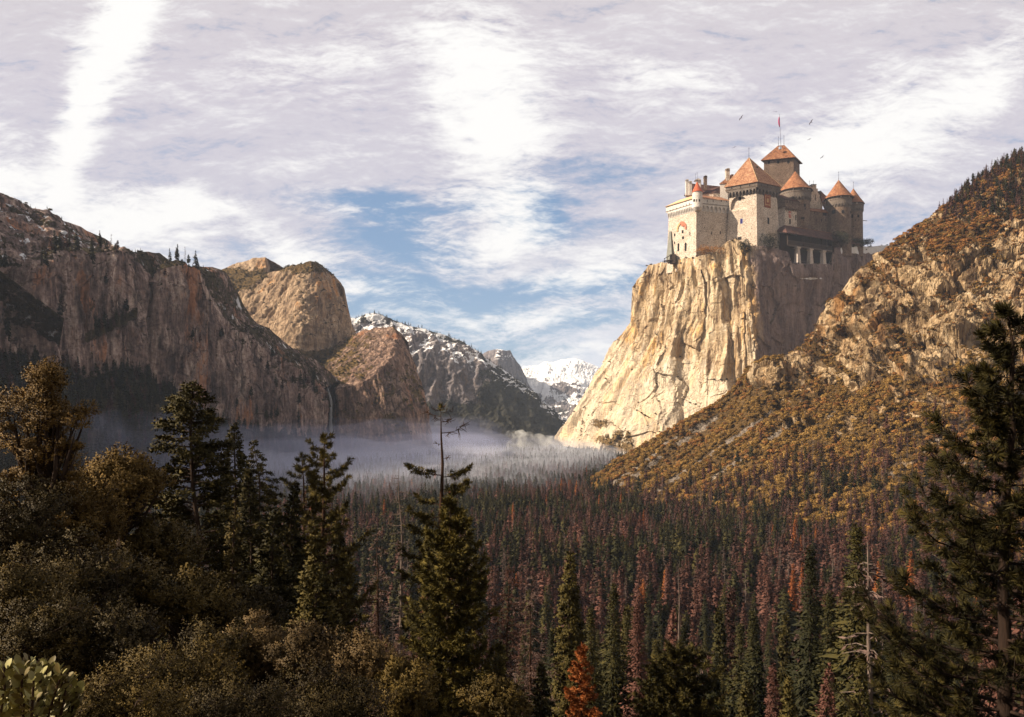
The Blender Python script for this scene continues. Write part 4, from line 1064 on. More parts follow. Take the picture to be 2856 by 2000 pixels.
    t3 = MB().prism(off(F3, 2), F3, KZ(600, 112), KZ(436, 112)).build('keep', M_BROWN, castle, label='tall square keep at the back with the flag')
    E3 = off(F3, 6.5); z0 = KZ(441, 112)
    ra, rb = (K(2170, 148), 148, KZ(405.5, 146)), (K(2188, 144), 144, KZ(405.5, 146))
    rf = MB(); vs = [(*p, z0) for p in E3]+[(*p, z0+0.9) for p in E3]+[ra, rb]
    rf.add(vs, [(4, 5, 9, 8), (5, 6, 9), (6, 7, 8, 9), (7, 4, 8), (0, 1, 5, 4), (1, 2, 6, 5), (2, 3, 7, 6), (3, 0, 4, 7), (3, 2, 1, 0)])
    rf = rf.build('roof', M_TILE2, t3)
    ev = MB(); ev.prism(off(F3, 6.2), off(F3, 5.2), z0-0.9, z0-0.1); ev.build('eaves', M_WOOD, rf)
    sk = MB(); sk.box((K(2176.5, 122), 123.5), (1, 0), (0, 1), 3.2, 3.0, KZ(416, 122), KZ(409, 122)); sk.build('skylight', plain('skylight_glass', (0.40, 0.48, 0.62), 0.15, spec=0.6), rf)
    for px in (2144.5, 2170.5, 2199): window(t3, F3, 0, px, 451.5+(2213-px)*0.02, 6.5, 8.5)
    window(t3, F3, 1, 2222, 470, 1.4, 16)
    finial(t3, 2171, 147, 407, 381, 0.55); finial(t3, 2186.5, 144, 407, 378, 0.6)
    fp = MB(); y = 146; fp.bar((K(2178, y), y, KZ(408, y)), (K(2174, y), y, KZ(318, y)), 0.5, 6, 0.3); fp = fp.build('flagpole', M_IRON, t3)
    fl = MB(); L = []
    for i in range(9):
        for j in range(5):
            s, tt = i/8, j/4
            L.append((K(2174.4-0.4*s, y)-tt*(3.3+1.0*math.sin(3*s))*(0.45+0.55*math.sin(math.pi*min(1, s*0.8+0.2))), y-1+1.5*math.sin(6*tt+5*s), KZ(328+s*26, y)+tt*2.0-tt*s*6))
    fl.add(L, [(i*5+j, i*5+j+1, (i+1)*5+j+1, (i+1)*5+j) for i in range(8) for j in range(4)])
    flag = fl.build('flag', M_FLAG, fp, smooth=True, label='limp crimson flag'); so = flag.modifiers.new('cloth', 'SOLIDIFY'); so.thickness = 0.25
    # ---- round towers
    def round_tower(px, y, ru, rl, rc, apex, eave, zc0, zc1, base, nb, lab, wins=(), slots=(), fin=None, mat=M_BROWN, apx=None):
        t = MB().prism(ring(px, y, rl+1.5), ring(px, y, rl), KZ(base, y), KZ(zc1, y-rl)).build('tower', mat, castle, label=lab)
        q = MB(); zl, zs, z1 = KZ(zc1, y-rl), KZ(zc0+(zc1-zc0)*0.55, y-rl), KZ(zc0, y-rl)
        rg = ring(px, y, rl, nb)
        for i in range(nb):
            m = outward(rg, i); arcade(q, rg[i], rg[(i+1) % nb], m, ru-rl, zl-1, zs, z1, 1, 0.4, 0.8)
        q.prism(ring(px, y, rl-0.3), ring(px, y, rl-0.3), zl-1, z1); q.prism(ring(px, y, ru), ring(px, y, ru), z1, KZ(eave, y-ru)+2)
        q.build('parapet', M_GREY, t)
        sc_ = MB(); zz = z1+(KZ(eave, y-ru)-z1)*0.55; sc_.prism(ring(px, y, ru+0.7), ring(px, y, ru+0.7), zz, zz+1.1); sc_.build('string_course', M_BROWN, t)
        ze = KZ(eave, y-ru)
        rf = MB(); R = ring(px, y, rc); R2 = ring(px, y, rc*0.55)
        za = KZ(apex, y); zm = ze+(za-ze)*0.43
        rf.prism(R, R2, ze, zm, True); rf.cone(R2, zm-0.01, (K(apx or px, y), y, za))
        rf.build('roof', M_TILE2 if mat is M_BROWN else M_TILE, t)
        ev = MB(); ev.prism(ring(px, y, rc-0.4), ring(px, y, rc-0.2), ze-1.2, ze-0.1); ev.build('eaves', M_WOOD, t)
        if fin: finial(t, apx or px, y, apex+2, fin, 0.55)
        for wx, wy, w, h in wins: drum_win(t, px, y, rl+0.5, wx, wy, w, h)
        for wx, wy in slots:
            drum_win(t, px, y, ru, wx, wy, 2.4, 4.2, M_CREAM, 'loophole_frame'); drum_win(t, px, y, ru, wx, wy, 0.9, 3.2, M_DARK, 'loophole', 0.5)
        return t
    t4 = round_tower(2218, 92, 43.5, 40, 48, 477, 523, 546, 556, 700, 30, 'stout round tower with a wide cone roof beside the keep', wins=((2244.5, 573, 4.6, 7.5), (2245.5, 582, 2.6, 5), (2239, 608.5, 9.5, 4.5), (2231, 587, 2, 2), (2241, 614, 1.2, 5)), slots=((2212.5, 527), (2239.5, 526.5), (2255.5, 527)), mat=M_BROWN)
    round_tower(2339, 112, 36, 33.5, 41, 501, 545, 566, 575.5, 720, 26, 'round tower with a steep cone roof above the timber gallery', wins=((2325, 591, 6, 9.5), (2351, 590.5, 7, 8), (2365, 602, 2, 2), (2372, 592, 1.5, 7)), slots=((2325, 548), (2345.5, 548), (2368, 548)), fin=479)
    round_tower(2380, 140, 28, 25.5, 31, 525, 563.5, 580, 588, 720, 22, 'slender round tower at the right end with projecting beams', wins=((2376.5, 603, 4.5, 9.5), (2394, 602.5, 4.5, 8), (2386, 614, 2.4, 3), (2395.5, 613.5, 2, 2), (2381, 632, 2, 2.5)), slots=((2390, 566), ), fin=507)
    bm_ = MB(); bm_.bar((K(2398, 130), 130, KZ(614.5, 130)), (K(2418, 130), 130, KZ(616, 130)), 0.9);     bm_.build('projecting_beam', M_RAIL, castle)
    # ---- block between the great tower and the round tower
    FM = foot((2166, 58), (2189, 32), (2222, 50), (2204, 84))
    m = MB().prism(off(FM, 2.5), FM, KZ(720, 32), KZ(577, 32)).build('gatehouse', M_PALE, castle, label='narrow block with a red shield under a dark lean-to roof')
    q = MB(); zt, zs, z1 = KZ(587, 32), KZ(582, 32), KZ(577, 32)
    arcade(q, FM[1], FM[2], outward(FM, 1), 4.0, zt, zs, z1, 7, 0.45)
    q.prism(off(FM, 4.0), off(FM, 4.0), z1, KZ(557, 32)); q.build('parapet', M_BROWN, m)
    R = off(FM, 6.0); z0 = KZ(557, 32)
    MB().add([(*R[0], z0+26), (*R[1], z0), (*R[2], z0-1), (*R[3], z0+27), (*R[0], z0+24), (*R[1], z0-2), (*R[2], z0-3), (*R[3], z0+25)], [(0, 1, 2, 3), (7, 6, 5, 4), (0, 4, 5, 1), (1, 5, 6, 2), (2, 6, 7, 3), (3, 7, 4, 0)]).build('roof', M_TILE3, m)
    q = MB(); q.add([(*off(FM, 4)[0], z0-2), (*off(FM, 4)[1], z0-2), (*off(FM, 4)[0], z0+24)], [(0, 1, 2)]); q.build('gable_wall', M_BROWN, m); q = MB(); q.add([(*off(FM, 4)[2], z0-3), (*off(FM, 4)[3], z0-3), (*off(FM, 4)[3], z0+25)], [(0, 1, 2)]); q.build('gable_wall', M_BROWN, m)
    PM = off(FM, 4.0)
    for px in (2195, 2203, 2211): window(m, PM, 1, px, 564, 1.2, 5)
    WM = off(FM, 0.6)
    a = MB(); wall_box(a, WM, 1, 2203, 598.5, 6.0, 17, 0.6); sh = a.build('red_shield', plain('shield_red', (0.42, 0.06, 0.04)), m)
    a = MB(); wall_box(a, WM, 1, 2203, 598.5, 1.5, 14, 0.8); wall_box(a, WM, 1, 2203, 596.5, 5.2, 2.2, 0.8); a.build('white_cross', M_CREAM, sh)
    window(m, WM, 1, 2203, 618, 3.4, 14, push=0.6)
    window(m, WM, 1, 2219.5, 607, 2.0, 14, push=0.6)
    # ---- curtain wall, stepped gable and roofs behind it
    FW = foot((2252, 92), (2319, 112), (2322, 128), (2254, 110))
    w = MB().prism(FW, FW, KZ(720, 92), KZ(588, 92)).build('curtain_wall', M_BROWN, castle)
    Rw = off(FW, 2.5); MB().add([(*Rw[0], KZ(587, 92)), (*Rw[1], KZ(594, 110)), (*Rw[2], KZ(584, 122)), (*Rw[3], KZ(579, 110)), (*Rw[0], KZ(588.2, 92)), (*Rw[1], KZ(595.2, 110)), (*Rw[2], KZ(592, 122)), (*Rw[3], KZ(592, 110))], [(0, 1, 2, 3), (0, 4, 5, 1), (1, 5, 6, 2), (2, 6, 7, 3), (3, 7, 4, 0), (7, 6, 5, 4)]).build('roof', M_TILE2, w)
    for px, py, ww, hh in ((2272, 594, 1.6, 6), (2281, 595, 1.2, 5), (2300, 597, 11, 9), (2276, 613, 1.6, 6), (2291, 615, 1.8, 8), (2303, 614, 1.6, 7), (2310, 616, 1.8, 6)): window(w, FW, 0, px, py, ww, hh)
    y = 132; gp = [(2256, 640), (2256, 521), (2264, 521), (2264, 515.5), (2277, 516.5), (2277, 526), (2281, 526), (2281, 537), (2284, 540), (2294, 558), (2294, 640)]
    g = MB(); k = len(gp); g.add([(K(a, y), y, KZ(b, y)) for a, b in gp]+[(K(a, y)+4, y+14, KZ(b, y)) for a, b in gp], [tuple(range(k)), tuple(range(k, 2*k))[::-1]]+[(i, (i+1) % k, k+(i+1) % k, k+i) for i in range(k)])
    g = g.build('stepped_gable', M_PALE, castle)
    cp = MB()
    for a, b in ((2253.5, 521), (2262.5, 515.5)):
        cp.box((K(a+7, y), y+5), (1, 0), (0, 1), 8.2 if a > 2255 else 6, 7, KZ(b, y), KZ(b-1.3, y))
    cp.build('coping', M_GREY, g)
    for a, b in ((2274.7, 552), ): MB().box((K(a, y), y), (1, 0), (0, 1), 0.9, 0.4, KZ(560, y), KZ(544, y)).build('window', M_DARK, g)
    finial(g, 2257.5, y, 521, 504, 0.5); finial(g, 2268.5, y, 516, 504, 0.5)
    y = 140; r = MB(); r.add([(K(2280, y), y, KZ(534, y)), (K(2286, y), y-8, KZ(534, y)), (K(2307, y), y-12, KZ(558, y)), (K(2301, y), y-14, KZ(590, y)), (K(2284, y), y-12, KZ(560, y)), (K(2280, y+30), y+30, KZ(534, y)), (K(2305, y+30), y+30, KZ(590, y))],
                              [(0, 1, 4), (1, 2, 3, 4), (0, 5, 1), (1, 5, 2), (2, 5, 6), (2, 6, 3), (0, 4, 5), (4, 3, 6, 5)])
    r.build('roof', M_TILE3, castle)
    chimney(2302, 134, 575, 549, 4.5, M_GREY)
    # ---- timber gallery on pillars
    ga = MB()
    A, B = (2198, -18), (2320, 62)
    GF = foot(A, B, (2330, 90), (2204, 12)); zf, zr = KZ(685, -10), KZ(652, -10)
    ga.prism(off(GF, 0.5), off(GF, 0.5), KZ(687, -10), KZ(682.5, -10))
    ga = ga.build('gallery', M_RAIL, castle, label='covered timber gallery standing on three white pillars')
    a0, b0 = Vector(GF[0]), Vector(GF[1])
    at = lambda s, o=0.0: (a0+(b0-a0)*s)+outward(GF, 0)*o
    bkp = MB(); q0, q1 = at(-0.02, -26), at(1.04, -26); dd = (b0-a0).normalized(); nn = outward(GF, 0)
    bkp.box((q0+q1)/2, dd, nn, (q1-q0).length/2, 1.5, KZ(740, -10), KZ(646, -10)); 
    bkp.box(at(1.03, -12), nn, dd, 15, 1.5, KZ(740, -10), KZ(684, 56))
    bkp.build('rear_wall', M_WOOD, ga)
    # roof: long hipped slope
    e0, e1, e2, e3 = (*at(-0.07, 7), KZ(653, -10)), (*at(1.62, 7), KZ(653, -10)-3), (*at(1.50, -46), KZ(640, 30)), (*at(-0.02, -46), KZ(640, 10))
    r0, r1 = (*at(0.055, -22), KZ(628, 4)), (*at(1.36, -22), KZ(628, 4)-1)
    rf = MB(); rf.add([e0, e1, e2, e3, r0, r1]+[(x_, y_, z_-1.6) for x_, y_, z_ in (e0, e1, e2, e3)], [(0, 1, 5, 4), (1, 2, 5), (2, 3, 4, 5), (3, 0, 4), (0, 6, 7, 1), (1, 7, 8, 2), (2, 8, 9, 3), (3, 9, 6, 0), (9, 8, 7, 6)])
    rf = rf.build('roof', M_TILE3, ga)
    rg = MB(); rg.bar(r0, r1, 0.9, 5); rg.bar(r1, e1, 0.7, 5); rg.build('ridge_tiles', M_TILE2, rf)
    for s in (0.0, 0.33, 0.36, 0.505, 0.54, 0.78, 1.0, 1.55):
        p = MB(); q = at(s, -1.5); zb_ = zf if s < 1.3 else KZ(676, 60)
        p.box(q, dd, nn, 1.2, 1.2, zb_, zr+3)
        for sg in (-1, 1): p.bar((q.x, q.y, zr-10), (q.x+dd.x*sg*7, q.y+dd.y*sg*7, zr+0.5), 0.8, 5)
        p.build('post', M_WOOD, ga)
    rl = MB()
    for zz in (675, 679): rl.bar((*at(0.0, 0.2), KZ(zz, -10)), (*at(1.0, 0.2), KZ(zz, -10)), 0.55, 5)
    rl.bar((*at(0.0, 0.3), KZ(672, -10)), (*at(1.0, 0.3), KZ(672, -10)), 0.9, 5)
    for k in range(37): q = at(k/36, 0.2); rl.bar((q.x, q.y, zf), (q.x, q.y, KZ(672, -10)), 0.3, 4)
    rl.build('railing', M_RAIL, ga)
    for s in (0.215, 0.50, 0.80):
        p = MB(); q = at(s, -1.0); zt_ = KZ(688.5, -10)
        def sq(h): return [tuple(q+dd*a*h+nn*b*h) for a, b in ((-1, -1), (1, -1), (1, 1), (-1, 1))]
        p.prism(sq(6.8), sq(4.6), KZ(736, -10), zt_-4); p.prism(sq(5.2), sq(6.6), zt_-4, zt_-1.5); p.prism(sq(6.6), sq(6.6), zt_-1.5, zt_+1)
        p.build('pillar', M_PILLAR, ga)
    lb = MB(); lb.bar((*at(0.05, 1.5), KZ(734, -10)), (*at(1.0, 1.5), KZ(734, -10)), 1.3, 5); lb.bar((*at(0.22, 0.5), KZ(726, -10)), (*at(0.52, 0.5), KZ(726, -10)), 0.8, 5); lb.build('lower_beam', M_RAIL, ga)
    for s in (0.1, 0.34, 0.37, 0.62, 0.66, 0.72, 0.92):
        pl = MB(); pl.box(at(s, -23.5), dd, nn, 1.6, 1.0, KZ(736, -10), KZ(700+30*abs(s-0.5), -10))
        pl.build('plank', M_RAIL, ga)
build_castle()

# ---- birds round the castle
def bird_mesh():
    m = MB()
    # body, tail and two wings with a raised wrist and drooping tips; unit: metres
    V = [(0, 1.0, 0), (0.22, 0.45, 0.12), (-0.22, 0.45, 0.12), (0.26, -0.2, 0.05), (-0.26, -0.2, 0.05), (0, -0.2, -0.22), (0, 0.45, -0.2), (0.34, -1.2, 0.02), (-0.34, -1.2, 0.02), (0, -1.1, 0.06)]
    Fc = [(0, 1, 2), (1, 3, 4, 2), (0, 6, 1), (0, 2, 6), (6, 5, 3, 1), (6, 2, 4, 5), (3, 7, 9), (9, 8, 4), (3, 9, 4), (5, 9, 7, 3), (5, 4, 8, 9)]
    m.add(V, Fc)
    for s in (1, -1):
        W = [(0.18*s, 0.42, 0.10), (1.2*s, 0.62, 0.50), (2.7*s, 0.15, 0.30), (3.0*s, -0.25, 0.2), (1.3*s, -0.30, 0.42), (0.22*s, -0.30, 0.06)]
        m.add([(x, y, z+0.05) for x, y, z in W]+[(x, y, z-0.05) for x, y, z in W], [(0, 1, 4, 5), (1, 2, 3, 4), (11, 10, 7, 6), (10, 9, 8, 7), (0, 6, 7, 1), (1, 7, 8, 2), (2, 8, 9, 3), (3, 9, 10, 4), (4, 10, 11, 5)])
    me = bpy.data.meshes.new('bird'); me.from_pydata(m.v, [], m.f); me.materials.append(M_BIRD); return me
M_BIRD = plain('dark_plumage', (0.05, 0.045, 0.055))
bird_me = bird_mesh()
for px, py, span, rot, lab in ((2067, 329, 19, (0.75, -0.95, 0.0), 'small dark bird banking left of the flag'), (2163, 312, 15, (0.45, 0.12, 0.1), 'dark bird gliding just above the flagpole tip'),
                          (2262, 341, 19, (0.75, -1.0, 0.0), 'dark bird banking right of the flag, highest on that side'), (2257, 389, 13, (0.5, -0.45, 0.2), 'small bird right of the keep roof, level with the finials'),
                          (2293, 438.5, 14, (0.7, -0.7, 0.0), 'bird lowest and farthest right above the round tower'), (2048, 411, 12, (0.5, -0.4, 0.2), 'small bird left of the tall roof spire of the great tower'),
                          (2123, 405.6, 12, (0.35, 0.15, 0.0), 'faint bird between the spire and the keep roof')):
    o = link('bird', bird_me, None, P(px, py, 2440), lab, 'bird', 'birds circling over the castle')
    o.rotation_euler = rot; o.scale = (span*1.22/6.0,)*3
# ------------------------------------------------------------------ vegetation: tools
def foliage(name, stops, rough=0.7, spec=0.12, scale=0.5, var=0.35, bright=None):
    """leaf colours of one kind: every leaf spray has its own tint, every tree its own cast"""
    m, nt, p = new_mat(name, rough, spec)
    t = attr(nt, 'tint')
    n = noise(nt, nd(nt, 'ShaderNodeTexCoord').outputs['Object'], scale, 4, 0.6)
    r = nd(nt, 'ShaderNodeObjectInfo').outputs['Random']
    f = mth(nt, 'ADD', mth(nt, 'MULTIPLY', t, 0.5), mth(nt, 'ADD', mth(nt, 'MULTIPLY', n, 0.5), mth(nt, 'MULTIPLY', mth(nt, 'SUBTRACT', r, 0.5), var)), clamp=True)
    col = ramp(nt, f, stops)
    nt.links.new(col, p.inputs['Base Color'])
    return m
def bark(name, a, b):
    m, nt, p = new_mat(name, 0.9, 0.15)
    n = noise(nt, mapping(nt, nd(nt, 'ShaderNodeTexCoord').outputs['Object'], (5, 5, 0.9)), 1.0, 5, 0.65)
    nt.links.new(ramp(nt, n, [(0.35, a), (0.65, b)]), p.inputs['Base Color'])
    bp = nd(nt, 'ShaderNodeBump', {'Height': n, 'Strength': 0.8, 'Distance': 0.08})
    nt.links.new(bp.outputs[0], p.inputs['Normal'])
    return m
M_BARK = bark('dark_bark', (0.020, 0.013, 0.010), (0.055, 0.036, 0.026))
M_BARKR = bark('red_bark', (0.022, 0.013, 0.010), (0.062, 0.032, 0.020))
M_BARKG = bark('grey_deadwood', (0.060, 0.046, 0.040), (0.17, 0.13, 0.11))
M_FIR = foliage('fir_needles', [(0.25, (0.016, 0.014, 0.005)), (0.5, (0.040, 0.034, 0.010)), (0.75, (0.082, 0.064, 0.018))])
M_CON = foliage('conifer_needles', [(0.2, (0.013, 0.014, 0.005)), (0.5, (0.028, 0.027, 0.009)), (0.8, (0.055, 0.046, 0.013))], var=0.6)
M_RUST = foliage('rust_needles', [(0.2, (0.038, 0.019, 0.016)), (0.5, (0.074, 0.034, 0.027)), (0.8, (0.118, 0.053, 0.040))], var=0.6)
M_ORANGE = foliage('orange_needles', [(0.2, (0.12, 0.035, 0.012)), (0.5, (0.24, 0.072, 0.020)), (0.8, (0.34, 0.13, 0.040))])
M_PINE = foliage('pine_needles', [(0.2, (0.016, 0.014, 0.005)), (0.5, (0.047, 0.040, 0.011)), (0.8, (0.11, 0.084, 0.022))])
M_OAK = foliage('oak_leaves', [(0.2, (0.015, 0.010, 0.003)), (0.5, (0.044, 0.031, 0.007)), (0.8, (0.115, 0.078, 0.019))], rough=0.62, spec=0.16)
M_GOLD_OAK = foliage('golden_oak_leaves', [(0.2, (0.035, 0.022, 0.007)), (0.5, (0.105, 0.062, 0.015)), (0.8, (0.22, 0.135, 0.035))], rough=0.62, spec=0.16)
M_CHAP = foliage('chaparral_leaves', [(0.2, (0.10, 0.058, 0.016)), (0.5, (0.205, 0.122, 0.034)), (0.8, (0.30, 0.185, 0.056))], scale=0.2, var=0.5)
M_CHAPR = foliage('russet_chaparral_leaves', [(0.2, (0.085, 0.038, 0.012)), (0.5, (0.20, 0.090, 0.026)), (0.8, (0.31, 0.150, 0.046))], scale=0.2, var=0.5)
M_GREYTWIG = foliage('bare_twigs', [(0.2, (0.055, 0.036, 0.033)), (0.5, (0.105, 0.066, 0.058)), (0.8, (0.17, 0.115, 0.10))], var=0.5)
M_DKSHRUB = foliage('dark_shrub_leaves', [(0.2, (0.010, 0.012, 0.006)), (0.5, (0.024, 0.026, 0.012)), (0.8, (0.050, 0.045, 0.02))])
M_MANZ = foliage('manzanita_leaves', [(0.2, (0.11, 0.085, 0.030)), (0.45, (0.21, 0.19, 0.060)), (0.8, (0.33, 0.31, 0.12))], rough=0.5, spec=0.35, scale=9.0)

class Leaves:
    """collects flat leaf-shaped quads; their shading normals lean towards the outside of the clump they grow on"""
    def __init__(s): s.q, s.t, s.n = [], [], []
    def add(s, c, d, L, w, rng, tint=None, kite=0.42, out=None, soft=0.62):
        c, d = np.asarray(c, float), np.asarray(d, float)
        d = d/(np.linalg.norm(d, axis=1)[:, None]+1e-9)
        r = rng.normal(size=c.shape); sd = np.cross(d, r); sd /= np.linalg.norm(sd, axis=1)[:, None]+1e-9
        L = np.broadcast_to(np.asarray(L, float), (len(c),))[:, None]; w = np.broadcast_to(np.asarray(w, float), (len(c),))[:, None]
        m = c+d*L*kite
        fn = np.cross(sd, d); fn /= np.linalg.norm(fn, axis=1)[:, None]+1e-9
        if out is None: out = np.array([[0.0, 0.0, 1.0]])
        out = np.broadcast_to(np.asarray(out, float), c.shape)
        out = out/(np.linalg.norm(out, axis=1)[:, None]+1e-9)
        fl = (fn*out).sum(1) < 0
        sd = np.where(fl[:, None], -sd, sd); fn = np.where(fl[:, None], -fn, fn)
        s.q.append(np.stack([c, m+sd*w/2, c+d*L, m-sd*w/2], 1))
        nn = out*soft+fn*(1-soft); s.n.append(nn/(np.linalg.norm(nn, axis=1)[:, None]+1e-9))
        s.t.append(rng.random(len(c)) if tint is None else np.broadcast_to(tint, (len(c),)))
    def mesh(s, name, mat):
        q = np.concatenate(s.q); n = len(q)
        me = mesh_np(name, q.reshape(-1, 3), np.arange(4*n).reshape(n, 4), mat, True, dict(tint=np.repeat(np.concatenate(s.t), 4)))
        me.normals_split_custom_set_from_vertices(np.repeat(np.concatenate(s.n), 4, axis=0).astype(np.float32))
        return me
class Tubes:
    def __init__(s): s.v, s.f, s.n = [], [], 0
    def add(s, pts, rad, sides=5):
        pts = np.asarray(pts, float); k = len(pts)
        d = np.gradient(pts, axis=0); d /= np.linalg.norm(d, axis=1)[:, None]+1e-9
        ref = np.where(np.abs(d[:, 2:3]) > 0.9, np.array([[1.0, 0, 0]]), np.array([[0, 0, 1.0]]))
        u = np.cross(d, ref); u /= np.linalg.norm(u, axis=1)[:, None]+1e-9
        w = np.cross(d, u)
        a = np.linspace(0, 2*np.pi, sides, endpoint=False)
        ring = pts[:, None, :]+(u[:, None, :]*np.cos(a)[None, :, None]+w[:, None, :]*np.sin(a)[None, :, None])*np.asarray(rad, float)[:, None, None]
        i = np.arange(k*sides).reshape(k, sides)+s.n; j = np.roll(i, -1, axis=1)
        s.v.append(ring.reshape(-1, 3)); s.f.append(np.stack([i[:-1], j[:-1], j[1:], i[1:]], -1).reshape(-1, 4)); s.n += k*sides
    def mesh(s, name, mat):
        return mesh_np(name, np.concatenate(s.v), np.concatenate(s.f), mat, True)

def trunk_line(H, lean, rng, k=9):
    z = np.linspace(0, 1, k)
    wob = np.cumsum(rng.normal(size=(k, 2))*0.006*H, axis=0)*z[:, None]
    return np.stack([lean[0]*H*z+wob[:, 0], lean[1]*H*z+wob[:, 1], H*z], 1)

# ---- simple conifer for the forest seen from far
def forest_conifer(seed, H=38.0, R=4.4, nb=70, per=4, first=0.12, leaf=1.5, power=0.78, thin=0.0, mats=(None, None), trunk_r=0.42, fan=0.5):
    rng = np.random.default_rng(seed)
    tl = trunk_line(H, (rng.normal()*0.012, rng.normal()*0.012), rng)
    T = Tubes(); T.add(tl, trunk_r*(1-np.linspace(0, 0.93, len(tl))), 5)
    Lv = Leaves()
    t = first+(1-first)*np.sort(rng.random(nb)**1.05)
    az = rng.random(nb)*6.283
    lump = 0.72+0.56*rng.random(nb)
    L = R*np.clip((1-t)**power, 0.04, 1)*lump*np.where(t < first+0.1, 0.6, 1)
    cx = np.interp(t, np.linspace(0, 1, len(tl)), tl[:, 0]); cyy = np.interp(t, np.linspace(0, 1, len(tl)), tl[:, 1])
    # one drooping fan for every bough, then smaller sprays along it that break up the outline
    org = np.stack([cx, cyy, t*H], 1)
    od = np.stack([np.cos(az), np.sin(az), -0.30-0.25*(1-t)+0.22*rng.normal(size=nb)], 1)
    rad = np.stack([np.cos(az), np.sin(az), 0.35+0*az], 1)
    Lv.add(org, od, L*(1.02-0.12*thin), L*fan*(1-0.4*thin)*(0.8+0.4*rng.random(nb)), rng, kite=0.55, out=rad, soft=0.8)
    for j in range(per):
        s = (j+0.35+0.4*rng.random(nb))/per
        if thin and j == 0: continue
        droop = -0.35*s**1.5*L+0.06*L*s
        a2 = az+0.55*rng.normal(size=nb)
        c = np.stack([cx+np.cos(a2)*L*s*0.8, cyy+np.sin(a2)*L*s*0.8, t*H+droop], 1)+rng.normal(size=(nb, 3))*0.25
        d = np.stack([np.cos(a2+rng.normal(size=nb)*0.6), np.sin(a2+rng.normal(size=nb)*0.6), -0.15+0.45*rng.normal(size=nb)], 1)
        sz = leaf*(0.6+0.7*rng.random(nb))*np.clip(L/R*1.7, 0.5, 1.1)
        Lv.add(c-d*sz[:, None]*0.3, d, sz*1.5, sz*(0.70-0.25*thin), rng, out=np.stack([np.cos(a2), np.sin(a2), 0.35+0*a2], 1), soft=0.78)
    # leader
    top = tl[-1]; n = 8
    Lv.add(top+np.stack([0*np.arange(n), 0*np.arange(n), -np.linspace(0, 0.09*H, n)], 1), np.stack([rng.normal(size=n)*0.6, rng.normal(size=n)*0.6, 0.7+0*np.arange(n)], 1), leaf*0.8, leaf*0.35, rng)
    return Lv.mesh('crown', mats[0]), T.mesh('trunk', mats[1])
def forest_snag(seed, H=32.0, mats=(None, None)):
    rng = np.random.default_rng(seed)
    tl = trunk_line(H, (rng.normal()*0.02, rng.normal()*0.02), rng)
    T = Tubes(); T.add(tl, 0.40*(1-np.linspace(0, 0.85, len(tl))), 5)
    Lv = Leaves(); nb = 46
    for i in range(nb):
        t = 0.2+0.8*rng.random(); az = rng.random()*6.283; L = (0.6+3.4*(1-t)**0.7)*(0.4+0.7*rng.random())
        p = np.array([np.interp(t, np.linspace(0, 1, len(tl)), tl[:, k]) for k in range(3)])
        e = p+np.array([math.cos(az)*L, math.sin(az)*L, (0.15*rng.normal()-0.05)*L])
        T.add(np.stack([p, (p+e)/2+np.array([0, 0, 0.12*L]), e]), [0.11, 0.07, 0.03], 3)
        n = 5; s = rng.random(n)*0.8+0.2
        Lv.add(p+(e-p)*s[:, None], np.stack([math.cos(az)+rng.normal(size=n)*0.8, math.sin(az)+rng.normal(size=n)*0.8, -0.2+0.5*rng.normal(size=n)], 1), 0.9, 0.22, rng)
    return Lv.mesh('crown', mats[0]), T.mesh('trunk', mats[1])
def round_bush(seed, R=2.6, H=2.6, n=520, leaf=0.75, lobes=7, mat=None):
    rng = np.random.default_rng(seed)
    Lv = Leaves()
    for k in range(lobes):
        a = rng.random()*6.283; rr = R*0.55*math.sqrt(rng.random()) if k else 0
        c = np.array([math.cos(a)*rr, math.sin(a)*rr, H*(0.30+0.25*rng.random())]); r = R*(0.42+0.25*rng.random())
        m = n//lobes
        v = rng.normal(size=(m, 3)); v /= np.linalg.norm(v, axis=1)[:, None]; v[:, 2] = np.abs(v[:, 2])*1.0-0.25*rng.random(m)
        d = v+rng.normal(size=(m, 3))*0.55
        sz = leaf*(0.6+0.7*rng.random(m))
        Lv.add(c+v*r*(0.75+0.25*rng.random(m))[:, None], d, sz, sz*0.7, rng, out=v*0.7+(c/np.array([R, R, H]))*0.6+np.array([0, 0, 0.1]), soft=0.84)
    return Lv.mesh('bush', mat)
def join_mesh(name, ms):
    """one mesh out of a crown and a trunk, for trees too small to show parts"""
    V, F, T, MI, mats, o, NN = [], [], [], [], [], 0, []
    for k, me in enumerate(ms):
        v = np.zeros(len(me.vertices)*3); me.vertices.foreach_get('co', v)
        f = np.zeros(len(me.loops), dtype=np.int32); me.loops.foreach_get('vertex_index', f)
        t = np.zeros(len(me.vertices))
        if 'tint' in me.attributes: me.attributes['tint'].data.foreach_get('value', t)
        nv = np.zeros(len(me.loops)*3, dtype=np.float32); me.corner_normals.foreach_get('vector', nv); NN.append(nv.reshape(-1, 3))
        V.append(v.reshape(-1, 3)); F.append(f.reshape(-1, 4)+o); T.append(t); o += len(me.vertices); mats.append(me.materials[0]); MI += [k]*(len(f)//4)
    me = mesh_np(name, np.concatenate(V), np.concatenate(F), None, True, dict(tint=np.concatenate(T)), mats=mats, mi=MI)
    me.normals_split_custom_set(np.concatenate(NN))
    return me

